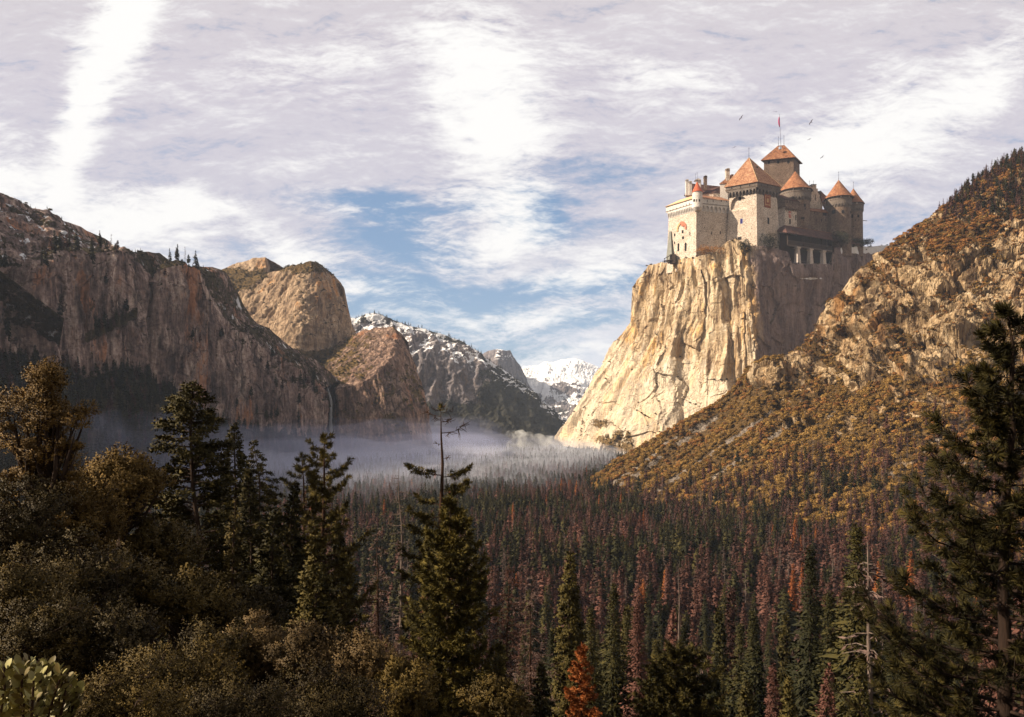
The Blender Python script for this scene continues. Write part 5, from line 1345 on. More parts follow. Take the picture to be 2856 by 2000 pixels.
def scatter(name, pts, scl, rot, idx, meshes):
    """one uncountable mass: copies of a few meshes on points (kind stuff)"""
    coll = bpy.data.collections.new(name+'_kinds')
    for k, me in enumerate(meshes):
        coll.objects.link(bpy.data.objects.new('%s_kind_%02d' % (name, k), me))
    me = bpy.data.meshes.new(name); n = len(pts)
    me.vertices.add(n); me.vertices.foreach_set('co', np.asarray(pts, dtype=np.float32).ravel())
    for an, av in (('scl', scl), ('rot', rot)):
        a = me.attributes.new(an, 'FLOAT', 'POINT'); a.data.foreach_set('value', np.asarray(av, dtype=np.float32))
    a = me.attributes.new('idx', 'INT', 'POINT'); a.data.foreach_set('value', np.asarray(idx, dtype=np.int32))
    o = link(name, me, kind='stuff')
    ng = bpy.data.node_groups.new(name, 'GeometryNodeTree')
    ng.interface.new_socket('Geometry', in_out='INPUT', socket_type='NodeSocketGeometry')
    ng.interface.new_socket('Geometry', in_out='OUTPUT', socket_type='NodeSocketGeometry')
    gi, go = ng.nodes.new('NodeGroupInput'), ng.nodes.new('NodeGroupOutput')
    ci = ng.nodes.new('GeometryNodeCollectionInfo'); ci.inputs[0].default_value = coll; ci.inputs[1].default_value = True; ci.inputs[2].default_value = True
    def na(nm, typ):
        q = ng.nodes.new('GeometryNodeInputNamedAttribute'); q.data_type = typ; q.inputs[0].default_value = nm; return q.outputs[0]
    cx = ng.nodes.new('ShaderNodeCombineXYZ'); ng.links.new(na('rot', 'FLOAT'), cx.inputs[2])
    er = ng.nodes.new('FunctionNodeEulerToRotation'); ng.links.new(cx.outputs[0], er.inputs[0])
    ip = ng.nodes.new('GeometryNodeInstanceOnPoints')
    ng.links.new(gi.outputs[0], ip.inputs['Points']); ng.links.new(ci.outputs[0], ip.inputs['Instance'])
    ip.inputs['Pick Instance'].default_value = True
    ng.links.new(na('idx', 'INT'), ip.inputs['Instance Index']); ng.links.new(er.outputs[0], ip.inputs['Rotation']); ng.links.new(na('scl', 'FLOAT'), ip.inputs['Scale'])
    ng.links.new(ip.outputs[0], go.inputs[0])
    md = o.modifiers.new('scatter', 'NODES'); md.node_group = ng
    return o

def tree_thing(name, crown, trunk, loc, label, cat='tree', group=None, rot=0.0, scl=1.0):
    t = bpy.data.objects.new(name, None); ROOT.objects.link(t)
    t.location = loc; t.rotation_euler = (0, 0, rot); t.scale = (scl,)*3
    tag(t, label, cat, group)
    link('crown', crown, t); link('trunk', trunk, t)
    return t
# ------------------------------------------------------------------ forest on the valley floor, on the talus and on the hillside
RNG = np.random.default_rng(5)
M_DKOAK = foliage('dark_oak_leaves', [(0.2, (0.016, 0.014, 0.006)), (0.5, (0.036, 0.030, 0.011)), (0.8, (0.070, 0.054, 0.020))], scale=0.2, var=0.5)
G_LOD = [forest_conifer(100+k, 25+2.5*(k % 3), 4.5+0.6*(k % 2), 190, 9, 0.06+0.04*(k % 2), 0.8, fan=0.30, mats=(M_CON, M_BARK)) for k in range(4)] + [forest_conifer(110+k, 24, 4.9, 190, 9, 0.30, 0.9, power=0.45, fan=0.34, mats=(M_CON, M_BARK)) for k in range(2)]
R_LOD = [forest_conifer(120+k, 24+2.5*(k % 3), 4.2+0.5*(k % 2), 180, 9, 0.08, 0.78, thin=0.3, fan=0.30, mats=(M_RUST, M_BARKR)) for k in range(3)] + [forest_conifer(130+k, 23, 4.7, 180, 9, 0.28, 0.85, power=0.5, thin=0.4, fan=0.32, mats=(M_RUST, M_BARKR)) for k in range(2)]
B_LOD = [forest_snag(140+k, 25+2*k, mats=(M_GREYTWIG, M_BARKG)) for k in range(3)]
G_HI = [forest_conifer(250+k, 25+2.5*k, 4.4+0.4*k, 460, 20, 0.05, 0.42, fan=0.12, mats=(M_CON, M_BARK)) for k in range(3)]
R_HI = [forest_conifer(260+k, 24+2.5*k, 4.0+0.4*k, 420, 18, 0.07, 0.40, thin=0.3, fan=0.12, mats=(M_RUST, M_BARKR)) for k in range(2)]
O_LOD = [forest_conifer(150+k, 27, 4.6, 180, 9, 0.06, 0.85, thin=0.2, fan=0.36, mats=(M_ORANGE, M_BARKR)) for k in range(2)]
G_FAR = [join_mesh('conifer', forest_conifer(160+k, 25+2.5*(k % 3), 4.9+0.7*(k % 2), 92, 4, 0.05, 1.5, fan=0.46, mats=(M_CON, M_BARK))) for k in range(4)] + [join_mesh('conifer', forest_conifer(167+k, 24, 5.2, 92, 4, 0.28, 1.6, power=0.45, fan=0.5, mats=(M_CON, M_BARK))) for k in range(2)]
R_FAR = [join_mesh('dead_conifer', forest_conifer(170+k, 24+2.5*(k % 3), 4.6+0.6*(k % 2), 90, 4, 0.06, 1.4, thin=0.3, fan=0.46, mats=(M_RUST, M_BARKR))) for k in range(3)] + [join_mesh('dead_conifer', forest_conifer(176+k, 23, 5.0, 90, 4, 0.25, 1.5, power=0.5, thin=0.3, fan=0.5, mats=(M_RUST, M_BARKR))) for k in range(2)]
B_FAR = [join_mesh('bare_tree', forest_snag(180+k, 25+2*k, mats=(M_GREYTWIG, M_BARKG))) for k in range(2)]
O_FAR = [join_mesh('orange_conifer', forest_conifer(190+k, 27, 5.0, 80, 4, 0.06, 1.6, thin=0.2, fan=0.5, mats=(M_ORANGE, M_BARKR))) for k in range(2)]
D_OAKS = [round_bush(204+k, 5.6, 9.5, 1100, 1.05, 12, M_DKOAK) for k in range(3)]
OAKS = [round_bush(200+k, 6.5, 9.5, 900, 1.3, 11, M_CHAP) for k in range(3)]
SHRUB = [round_bush(210+k, 3.0, 2.8, 520, 0.8, 6, M_CHAP) for k in range(4)] + [round_bush(220+k, 3.0, 3.0, 420, 0.85, 7, M_CHAPR) for k in range(3)]
FAR_MESHES = G_FAR+R_FAR+B_FAR+O_FAR+OAKS+D_OAKS
IG, IR, IB, IO, IK, ID = 0, 6, 11, 13, 15, 18

# valley floor: a jittered grid of trunks
sp = 8.2
gx, gy = np.meshgrid(np.arange(-1500, 1300, sp), np.arange(120, 3900, sp))
gx, gy = gx.ravel()+RNG.uniform(-3.8, 3.8, gx.size), gy.ravel()+RNG.uniform(-3.8, 3.8, gx.size)
hb = np.array([(b[1], b[2]) for b in BLINE]); hb = hb[np.argsort(hb[:, 1])]
xr = np.interp(gy, hb[:, 1], hb[:, 0], right=99999)
vb = np.array([((v[1]-CXP)/FPX*v[2], v[2]) for v in VALW]); xl = np.interp(gy, vb[:, 1], vb[:, 0])
xl = np.where(gy > 2100, -700, xl)
ok = (np.abs(gx) < 0.76*gy+40) & (gx < xr+6) & (gx > xl-10)
ok &= ~((gx > 140) & (gy > 2520)) & ~((gx > 330+ (2300-gy)*0.2) & (gy > 2240))
ok &= ~((gy < 360) & (gx < 0.02*gy)) & ~((gy < 150) & (gx < 60))
gx, gy = gx[ok], gy[ok]
p2 = np.stack([gx, gy, 0*gx], 1)
n1, n2 = fbm(p2/170.0, 4), fbm(p2/45.0+9, 3)
# glades: a few thin spots
near_ = sm(gy, 1050, 480)
keep = RNG.random(len(gx)) < (1-0.45*near_)*np.clip(0.93-0.5*sm(fbm(p2/80+30, 3), 0.22, 0.42)-0.35*sm(gy, 2200, 3000), 0.25, 1)
gx, gy, n1, n2 = gx[keep], gy[keep], n1[keep], n2[keep]
gz = ground_z(gx, gy)-0.4
u = RNG.random(len(gx))
pxx = CXP+FPX*gx/gy
rust_p = np.clip(0.50+2.4*n1+0.6*n2+0.20*sm(pxx, 1500, 2300)-0.25*sm(gy, 1500, 2400)-0.15*sm(gy, 420, 300), 0.04, 0.93)
kindv = np.where(u < rust_p*0.80, 1, np.where(u < rust_p*0.80+0.10*sm(rust_p, 0.1, 0.6), 2, 0))
kindv = np.where((kindv == 1) & (RNG.random(len(u)) < 0.022), 3, kindv)
kindv = np.where((kindv <= 1) & (RNG.random(len(u)) < 0.17*(1+3*n2)) & (gy > 420), 5, kindv)
scl = np.clip(0.84+0.27*RNG.normal(size=len(u)), 0.35, 1.35)*np.where(kindv == 4, 0.8, 1)*(1+0.42*sm(gy, 1050, 480))
# trees on the wooded talus under the left wall
def on_relief(rel, prob, jit=2.5):
    G = rel['G'].reshape(-1, 3); pr = np.clip(prob.ravel(), 0, 1)
    m = RNG.random(len(G)) < pr
    q = G[m].copy(); q[:, :2] += RNG.uniform(-jit, jit, (len(q), 2))
    return q, m
def cell_area(rel):
    G = rel['G']; du = np.linalg.norm(np.gradient(G, axis=1), axis=2); dv = np.linalg.norm(np.gradient(G, axis=0), axis=2)
    return du*dv
A = cell_area(WL); V = WL['V']; px, py = pix(WL['G']); n = fbm(WL['G'].reshape(-1, 3)/70, 4).reshape(V.shape)
talus_tree = (sm(V, 0.285, 0.262)*(0.95+0.8*n) + (V > 0.27)*(WL['B'] == 0)*sm(WL['at']['veg'], 0.5, 0.8)*0.8)*A/130.0*(WL['G'][..., 1] > 300)
t1, _ = on_relief(WL, talus_tree)
# conifers on the lower hillside and the crest at the right
A = cell_area(HL); V = HL['V']; px, py = pix(HL['G']); n = fbm(HL['G'].reshape(-1, 3)/110+3, 4).reshape(V.shape)
low = sm(V, 0.50, 0.08)*(0.95+1.8*n) + 0.30*sm(px, 2250, 2450)*sm(py, 1240, 1330)*(1+2*n)
crest = 0.8*sm(px, 2590, 2700)*sm(py, 640, 560)*(0.8+1.3*n)
inview = (px < 3050) & (px > 1500)
hp_, hm = on_relief(HL, np.clip(low, 0, 1)*A/100*inview*(1-HL['at']['rock'])*(1-0.8*HL['at']['tal'])*(HL['B'] == 0))
cp_, cm = on_relief(HL, crest*A/75*inview*(HL['B'] <= 0.6))
pts = np.concatenate([np.stack([gx, gy, gz], 1), t1-np.array([0, 0, 1.0]), hp_-np.array([0, 0, 1.0]), cp_-np.array([0, 0, 0.8])])
n1_, n2_, n3_ = len(t1), len(hp_), len(cp_)
u = RNG.random(n1_); k1 = np.where(u < 0.74, 0, np.where(u < 0.88, 1, 2))
nh = fbm(hp_/130+6, 3); u = RNG.random(n2_); k2 = np.where(u < 0.48+0.8*nh, 1, np.where(u < 0.70+0.8*nh, 2, np.where(u < 0.82, 0, 4)))
u = RNG.random(n3_); k3 = np.where(u < 0.45, 1, np.where(u < 0.62, 2, 0))
kd = np.concatenate([kindv, k1, k2, k3])
sc = np.concatenate([scl, 0.85+0.7*RNG.random(n1_), (0.65+0.6*RNG.random(n2_))*np.where(k2 == 4, 0.95, 1), 0.65+0.5*RNG.random(n3_)])
rt = RNG.random(len(pts))*6.283
rnd = RNG.integers(0, 1000, len(pts))
# the largest in view become objects of their own, kind by kind; the rest are one wood
PX, PY = pix(pts)
HT = sc*27*FPX/pts[:, 1]
seen = (PX > 20) & (PX < 2836) & (PY-HT < 1990)
single = np.zeros(len(pts), bool)
def dup(root, loc, rot, s):
    r = root.copy(); ROOT.objects.link(r); r.location = loc; r.rotation_euler = (0, 0, rot); r.scale = (s,)*3
    for c in list(root.children):
        q = c.copy(); ROOT.objects.link(q); q.parent = r
    return r
def singles(k, protos, label, name, group, cat, most, fine=None):
    nb_ = len(protos); protos = protos+(fine or [])
    cand = np.where((kd == k) & seen)[0]
    cand = cand[np.argsort(-HT[cand])][:most]
    base = [None]*len(protos)
    for i in cand:
        v = rnd[i] % nb_ if (pts[i, 1] > 460 or not fine) else nb_+rnd[i] % len(fine)
        if base[v] is None:
            base[v] = tree_thing(name, protos[v][0], protos[v][1], pts[i], label, cat, group, rt[i], sc[i])
        else:
            dup(base[v], pts[i], rt[i], sc[i])
        single[i] = True
singles(0, G_LOD, 'dark green conifer standing in the valley forest below the slopes', 'conifer', 'green conifers of the valley forest', 'tree', 240, G_HI)
singles(1, R_LOD, 'dead rust brown conifer standing in the valley forest', 'dead_conifer', 'rust brown conifers of the valley forest', 'tree', 240, R_HI)
singles(2, B_LOD, 'bare grey dead tree standing among the valley conifers', 'bare_tree', 'bare grey trees of the valley forest', 'tree', 90)
singles(3, O_LOD, 'bright orange dead conifer standing out in the valley forest', 'orange_conifer', 'orange conifers of the valley forest', 'tree', 60)
rest = ~single
base_i = np.array([IG, IR, IB, IO, IK, ID]); cnt_i = np.array([6, 5, 2, 2, 3, 3])
idx = base_i[kd]+rnd % cnt_i[kd]
scatter('forest', pts[rest], sc[rest], rt[rest], idx[rest], FAR_MESHES)

# brush on the hillside, thick below, in pockets among the rocks
A = cell_area(HL); V = HL['V']; px, py = pix(HL['G'])
n = fbm(HL['G'].reshape(-1, 3)/60+1, 4).reshape(V.shape); nL = fbm(HL['G'].reshape(-1, 3)/170+8, 3).reshape(V.shape)
pr = sm(HL['at']['veg'], 0.35, 0.7)*np.clip(0.95+1.8*n+1.4*nL, 0.22, 1.8)*(1-HL['at']['tal'])*A/30.0*(px < 3000)*(HL['B'] <= 0.5)
q, m = on_relief(HL, pr, 1.5)
ny = np.clip(0.6*sm(pix(q)[1], 1020, 860)+0.15*RNG.random(len(q))+0.9*fbm(q/120+5, 3)+0.08, 0, 1)
bi = np.where(RNG.random(len(q)) < ny, 4+RNG.integers(0, 3, len(q)), RNG.integers(0, 4, len(q)))
bs = (0.62+1.7*RNG.random(len(q))**2.2)*np.where(HL['at']['rock'].ravel()[m] > 0.4, 0.62, 1.0)
br = RNG.random(len(q))*6.283
bx, by = pix(q)
hb_ = bs/q[:, 1]*(bx > 0)*(bx < 2840)*(by < 1480)
pick = np.argsort(-hb_)[:260]
sng = np.zeros(len(q), bool); sng[pick] = True
for k, i in enumerate(pick):
    o = link('chaparral_bush', SHRUB[bi[i]], None, q[i], 'rounded olive brown bush growing on the sunlit hillside' if bi[i] < 4 else 'rounded russet bush growing on the sunlit hillside', 'bush', 'olive brown bushes on the hillside' if bi[i] < 4 else 'russet bushes on the hillside')
    o.rotation_euler = (0, 0, br[i]); o.scale = (bs[i],)*3
scatter('hillside_brush', q[~sng], bs[~sng], br[~sng], bi[~sng], SHRUB)

# brush and small trees on the ledges and rims of the other cliffs
P_, S_, R_, I_ = [], [], [], []
def rim(rel, prob, dens, conif, s0, s1, lim=None):
    A = cell_area(rel)
    q, m = on_relief(rel, prob*A/dens, 3.0)
    if len(q) == 0: return
    c = RNG.random(len(q)) < conif
    P_.append(q); S_.append(np.where(c, 0.25*0+s0+(s1-s0)*RNG.random(len(q)), (0.4+0.5*RNG.random(len(q)))*1.2)); R_.append(RNG.random(len(q))*6.283)
    I_.append(np.where(c, RNG.integers(0, 4, len(q)), 6+RNG.integers(0, 3, len(q))))
RIM_MESHES = G_FAR+[round_bush(230+k, 4.5, 4.0, 260, 1.7, 6, M_OAK) for k in range(3)]
rim(UP, (UP['B'] <= 0.4)*(0.10+0.5*sm(UP['at']['veg'], 0.4, 0.8)), 190, 0.8, 0.16, 0.34)
rim(S1, (S1['B'] <= 0.5)*sm(S1['at']['veg'], 0.4, 0.7), 200, 0.25, 0.2, 0.42)
rim(S2, (S2['B'] <= 0.5)*sm(S2['at']['veg'], 0.4, 0.7), 200, 0.2, 0.2, 0.4)
rim(RK, (RK['B'] <= 0.5)*sm(RK['at']['veg'], 0.45, 0.75), 110, 0.12, 0.2, 0.4)
rim(WL, (WL['V'] > 0.9)*(WL['B'] <= 0.6)*(0.15+0.7*sm(WL['at']['veg'], 0.4, 0.7)), 160, 0.5, 0.2, 0.4)
rim(EL, (EL['B'] == 0)*np.maximum(sm(EL['at']['veg'], 0.5, 0.8), 0.10*(EL['V'] > 0.955)), 130, 0.1, 0.15, 0.3)
rim(FRIDGE, ((FRIDGE['V'] > 0.93)*0.9*(FRIDGE['B'] <= 0.3)+0.55*sm(FRIDGE['at']['veg'], 0.5, 0.8)*(FRIDGE['B'] == 0))*(1-0.6*sm(FRIDGE['at']['snow'], 0.5, 0.8)), 850, 1.0, 0.5, 0.95)
scatter('cliff_scrub', np.concatenate(P_), np.concatenate(S_), np.concatenate(R_), np.concatenate(I_), RIM_MESHES)
print('forest', len(pts), 'brush', len(q), 'rim', sum(len(a) for a in P_))
# ------------------------------------------------------------------ trees and bushes of the near slope, each one with its own limbs and leaves
def base_under(px, d):
    x = (px-CXP)/FPX*d
    return x, d, float(ground_z(np.array([x]), np.array([d]))[0])
def profile_cone(t): return (1-t)**0.85
def near_conifer(name, px, py, d, R, label, seed, first=0.12, nb=190, droop=0.30, up=0.25, leaf=0.24, lw=0.13, dens=1.0, mats=(None, None), lean=0.0, trunk_r=None, gaps=0.0, prof=profile_cone, twig=0.55, base=None, cat='tree', group=None, sidew=1.0, open_front=0.0):
    """a conifer with boughs, twigs on both sides of each bough and needle sprays along the twigs; top at photo pixel (px, py)"""
    rng = np.random.default_rng(seed)
    top = P(px, py, d)
    bx, by_, bz = base_under(px-lean*100, d)
    H = top[2]-bz+0.5; org = np.array([bx, by_, bz-0.5])
    tl = trunk_line(H, ((top[0]-bx)/H, 0), rng)
    tz = np.linspace(0, 1, len(tl))
    tr = trunk_r or 0.011*H
    T = Tubes(); T.add(tl, tr*(1-tz)**0.8+0.02, 8)
    Lv = Leaves()
    at = lambda t: np.array([np.interp(t, tz, tl[:, k]) for k in range(3)])
    for i in range(nb):
        t = first+(1-first)*((i+rng.random())/nb)**0.92
        if gaps and rng.random() < gaps: continue
        L = R*max(0.03, prof(t))*(0.62+0.5*rng.random())
        if L < 0.12: continue
        az = i*2.399+rng.normal()*0.5
        if open_front and t < 0.80 and math.sin(az) < -0.25 and rng.random() < open_front: continue
        o = at(t); dh = np.array([math.cos(az), math.sin(az), 0])
        s = np.linspace(0, 1, 6)
        zz = L*(up*0.6*s-droop*1.5*s**1.6+droop*0.55*s**3)
        pl = o+dh*(L*s)[:, None]*0.97+np.stack([0*s, 0*s, zz], 1)+rng.normal(size=(6, 3))*0.025*L*s[:, None]
        T.add(pl, np.maximum(0.018*L*(1-s*0.85), 0.008)*1.2, 4)
        nt_ = max(5, int(L*13*dens))
        ss = 0.12+0.88*rng.random(nt_)
        pp = np.stack([np.interp(ss, s, pl[:, k]) for k in range(3)], 1)
        side = np.where(rng.random(nt_) < 0.5, -1, 1)[:, None]
        perp = np.array([-dh[1], dh[0], 0])
        td = dh*(0.55+0.3*rng.random(nt_))[:, None]+perp*side*(0.75*rng.random(nt_))[:, None]*sidew+np.array([0, 0, 1])*(-0.10+0.32*rng.normal(size=nt_))[:, None]
        td /= np.linalg.norm(td, axis=1)[:, None]
        tw = twig*(0.45+0.75*rng.random(nt_))*np.clip(1.25-0.55*ss, 0.3, 1.2)*min(1.0, 0.35+L/1.6)
        m = 6
        q = np.repeat(pp, m, 0)+np.repeat(td*tw[:, None], m, 0)*(np.tile(np.linspace(0.1, 1, m), nt_)[:, None])+rng.normal(size=(nt_*m, 3))*0.035
        dd = np.repeat(td, m, 0)+rng.normal(size=(nt_*m, 3))*0.55
        Lv.add(q, dd, leaf*(0.8+0.7*rng.random(nt_*m)), lw*(0.9+0.7*rng.random(nt_*m)), rng, out=dh*0.8+np.repeat(td, m, 0)*0.35+np.array([0, 0, 0.45]), soft=0.55, tint=np.clip(np.repeat(rng.random(nt_), m)*0.7+0.3*rng.random(nt_*m), 0, 1))
    n = 40; s = rng.random(n)*0.07*H
    Lv.add(tl[-1]-np.stack([0*s, 0*s, s], 1), np.stack([rng.normal(size=n), rng.normal(size=n), 0.8+0*s], 1), leaf*1.2, lw, rng)
    return tree_thing(name, Lv.mesh('crown', mats[0]), T.mesh('trunk', mats[1]), org, label, cat, group)

def needle_tuft(Lv, c, d, L, w, n, rng, spread=0.9, tint=None):
    d = np.asarray(d, float)/np.linalg.norm(d)
    s = rng.random(n)
    q = np.asarray(c)-d*(s*L*0.9)[:, None]
    v = rng.normal(size=(n, 3)); v -= (v@d)[:, None]*d; v /= np.linalg.norm(v, axis=1)[:, None]+1e-9
    dd = d*(0.25+0.9*(1-s))[:, None]+v*spread*(0.55+0.6*s)[:, None]
    Lv.add(q, dd, L*(0.75+0.4*rng.random(n)), w, rng, out=v+d*0.4+np.array([0, 0, 0.45]), soft=0.45, tint=tint if tint is None else np.clip(tint+0.25*rng.normal(size=n), 0, 1), kite=0.35)
def near_pine(name, px, py, d, R, label, seed, first=0.15, nb=60, L=0.24, w=0.03, nn=40, prof=None, mats=(None, None), lean=0.0, trunk_r=None, rise=0.35, sag=0.25, tufts=6.0, branches=None, cat='tree', group=None, bare_below=0.0, base_py=None, keep=None):
    """a long-needled pine: boughs that turn up at their ends and carry bottle-brush tufts"""
    rng = np.random.default_rng(seed)
    top = P(px, py, d)
    bx, by_, bz = base_under(px+lean, d)
    H = top[2]-bz+0.5; org = np.array([bx, by_, bz-0.5])
    tl = trunk_line(H, ((top[0]-bx)/H, 0), rng, 14); tz = np.linspace(0, 1, len(tl))
    tr = trunk_r or 0.012*H
    T = Tubes(); T.add(tl, tr*(1-tz)**0.75+0.015, 9)
    Lv = Leaves()
    prof = prof or (lambda t: (1-t)**0.7)
    at = lambda t: np.array([np.interp(t, tz, tl[:, k]) for k in range(3)])
    spec = branches or []
    if not spec:
        for i in range(nb):
            t = first+(1-first)*((i+rng.random())/nb)**0.95
            spec.append((t, i*2.399+rng.normal()*0.6, R*max(0.06, prof(t))*(0.6+0.55*rng.random()), None))
    for (t, az, BL, bare) in spec:
        o = at(t); dh = np.array([math.cos(az), math.sin(az), 0]); perp = np.array([-dh[1], dh[0], 0])
        s = np.linspace(0, 1, 8)
        zz = BL*(rise*0.35*s-sag*1.4*s**1.5*(1-t*0.6)+(rise+sag)*0.75*s**3.0)
        bend = rng.normal()*0.18*BL
        pl = o+dh*(BL*s)[:, None]+perp*(bend*s**2)[:, None]+np.stack([0*s, 0*s, zz], 1)+rng.normal(size=(8, 3))*0.018*BL*s[:, None]
        r0 = max(0.012, 0.016*BL+0.006)
        T.add(pl, r0*(1-0.8*s)+0.004, 5)
        if bare:
            for k in range(int(9*BL)):
                ss = 0.25+0.75*rng.random(); p = np.array([np.interp(ss, s, pl[:, a]) for a in range(3)])
                e = p+(dh*0.5+rng.normal(size=3)*0.7)*BL*0.26
                T.add(np.stack([p, (p+e)/2+rng.normal(size=3)*0.04*BL, e]), [0.035, 0.028, 0.015], 3)
            continue
        m = max(2, int(BL*tufts))
        for k in range(m):
            ss = 0.12+0.88*((k+rng.random())/m)
            p = np.array([np.interp(ss, s, pl[:, a]) for a in range(3)])
            tl_ = BL*0.20*(0.5+0.8*rng.random())*(1.2-0.6*ss)+0.10
            sd = (1 if rng.random() < 0.5 else -1)
            td = dh*(0.5+0.4*rng.random())+perp*sd*(0.25+0.65*rng.random())*(1 if ss < 0.96 else 0.1)+np.array([0, 0, 0.30+0.35*rng.normal()])
            td /= np.linalg.norm(td)
            e = p+td*tl_
            T.add(np.stack([p, p+td*tl_*0.5+np.array([0, 0, -0.03*tl_]), e]), [r0*0.35, r0*0.28, r0*0.2], 3)
            if keep and rng.random() > keep: continue
            needle_tuft(Lv, e, td, L*(0.8+0.4*rng.random()), w, nn, rng, tint=rng.random())
        needle_tuft(Lv, pl[-1], pl[-1]-pl[-2], L*1.1, w, int(nn*1.3), rng, tint=rng.random())
    needle_tuft(Lv, tl[-1]+np.array([0, 0, 0.1]), (0, 0, 1), L*1.3, w, nn*2, rng, tint=0.5)
    return tree_thing(name, Lv.mesh('crown', mats[0]), T.mesh('trunk', mats[1]), org, label, cat, group)

def near_snag(name, px, py, d, R, label, seed, first=0.25, nb=70, mats=None, wisps=0, wmat=None, trunk_r=None, droop=0.2, lean=0.0, curl=0.3):
    """a dead conifer: bare trunk with broken, drooping limbs"""
    rng = np.random.default_rng(seed)
    top = P(px, py, d); bx, by_, bz = base_under(px+lean, d)
    H = top[2]-bz+0.5; org = np.array([bx, by_, bz-0.5])
    tl = trunk_line(H, ((top[0]-bx)/H, 0), rng, 12); tz = np.linspace(0, 1, len(tl))
    T = Tubes(); T.add(tl, (trunk_r or 0.009*H)*(1-tz)**0.8+0.02, 7)
    Lv = Leaves()
    for i in range(nb):
        t = first+(0.99-first)*rng.random()
        BL = R*((1-t)**0.6+0.06)*(0.35+0.8*rng.random()); az = rng.random()*6.283
        o = np.array([np.interp(t, tz, tl[:, k]) for k in range(3)]); dh = np.array([math.cos(az), math.sin(az), 0])
        s = np.linspace(0, 1, 6)
        pl = o+dh*(BL*s)[:, None]+np.stack([0*s, 0*s, BL*(0.25*s-droop*1.6*s**1.8+curl*s**4)], 1)+rng.normal(size=(6, 3))*0.05*BL*s[:, None]
        T.add(pl, np.maximum(0.022*BL*(1-0.85*s), 0.012)+0.012, 4)
        for k in range(3+int(BL*1.6)):
            ss = 0.25+0.75*rng.random(); p = np.array([np.interp(ss, s, pl[:, a]) for a in range(3)])
            e = p+(dh*0.6+rng.normal(size=3)*0.6)*BL*0.20
            T.add(np.stack([p, (p+e)/2+rng.normal(size=3)*0.03*BL, e]), [0.022, 0.018, 0.010], 3)
            if wisps:
                n = wisps; q = p+(e-p)*rng.random(n)[:, None]
                Lv.add(q, rng.normal(size=(n, 3))+np.array([0, 0, -0.4]), 0.28, 0.06, rng)
    cr = Lv.mesh('crown', wmat) if wisps else None
    if cr is None:
        t = bpy.data.objects.new(name, None); ROOT.objects.link(t); t.location = org; tag(t, label, 'dead tree'); link('trunk', T.mesh('trunk', mats), t); return t
    return tree_thing(name, cr, T.mesh('trunk', mats), org, label, 'dead tree')

def broadleaf(name, px, py, d, W, Hc, label, seed, extra=(), leaf=0.11, n=26000, clumps=60, mats=(None, None), cat='tree', group=None, H=None, shape='round', stems=3, flat=1.0, sprig=0.30):
    """an evergreen oak: limbs that fork into many leafy clumps; W crown width, Hc crown height, top at photo pixel"""
    rng = np.random.default_rng(seed)
    top = P(px, py, d); bx, by_, bz = base_under(px, d)
    Ht = top[2]-bz+0.4; org = np.array([bx, by_, bz-0.4])
    T = Tubes(); Lv = Leaves()
    c0 = np.array([top[0]-bx, 0, Ht-Hc/2])
    C = []
    for k in range(clumps):
        v = rng.normal(size=3); v /= np.linalg.norm(v)
        if v[2] < -0.55: v[2] *= -0.5
        r = (0.45+0.5*rng.random())
        if shape == 'cone':
            z = rng.random()**1.1; rad = W/2*(1-z)**0.75*math.sqrt(rng.random()); a = rng.random()*6.283
            C.append(np.array([c0[0]+math.cos(a)*rad, math.sin(a)*rad, Ht-Hc*(1-z)-0.03*Hc]))
        else:
            C.append(c0+np.array([v[0]*W/2*r, v[1]*W/2*r, v[2]*Hc/2*r*flat]))
    for (ex, ey, ed) in extra:
        C.append(P(ex, ey, d+ed)-org)
    fork = np.array([c0[0]*0.5, 0, max(0.15*Ht, Ht-Hc*1.02)])
    T.add(np.stack([np.zeros(3), fork*0.5+rng.normal(size=3)*0.05*Ht*np.array([1, 1, 0]), fork]), [0.022*Ht+0.03, 0.018*Ht+0.02, 0.014*Ht+0.02], 7)
    per = max(40, n//clumps)
    for c in C:
        mid = fork+(c-fork)*0.5+rng.normal(size=3)*0.06*W
        T.add(np.stack([fork, mid, c]), [0.008*Ht+0.01, 0.005*Ht+0.008, 0.006], 4)
        r = W*(0.055+0.10*rng.random())*(1.0 if clumps > 30 else 1.5)
        up = rng.random()
        # sprigs: leaves along short shoots that point outwards and up
        ns = max(8, per//12)
        v = rng.normal(size=(ns, 3)); v /= np.linalg.norm(v, axis=1)[:, None]; v[:, 2] = v[:, 2]*0.75+0.22
        so = c+v*r*(0.35+0.65*rng.random(ns)**0.5)[:, None]
        sd = v+np.array([0, 0, 0.45])+rng.normal(size=(ns, 3))*0.25; sd /= np.linalg.norm(sd, axis=1)[:, None]
        m = 12
        q = np.repeat(so, m, 0)+np.repeat(sd, m, 0)*(rng.random(ns*m)*(0.34+sprig))[:, None]*r+rng.normal(size=(ns*m, 3))*0.05*r
        for e_ in so[:6]:
            w_ = (e_-c); T.add(np.stack([c, c+w_*0.7, c+w_*1.45+np.array([0, 0, 0.12*r])]), [0.010, 0.008, 0.004], 3)
        Lv.add(q, np.repeat(sd, m, 0)*0.5+rng.normal(size=(ns*m, 3))*0.7, leaf*(0.65+0.7*rng.random(ns*m)), leaf*0.62, rng, out=np.repeat(v, m, 0)*0.8+(c-c0)/W*0.9+np.array([0, 0, 0.2]), soft=0.68, tint=np.clip(0.15+0.5*up+0.35*rng.random(ns*m), 0, 1), kite=0.5)
    return tree_thing(name, Lv.mesh('crown' if cat == 'tree' else 'foliage', mats[0]), T.mesh('trunk' if cat == 'tree' else 'stems', mats[1]), org, label, cat, group)

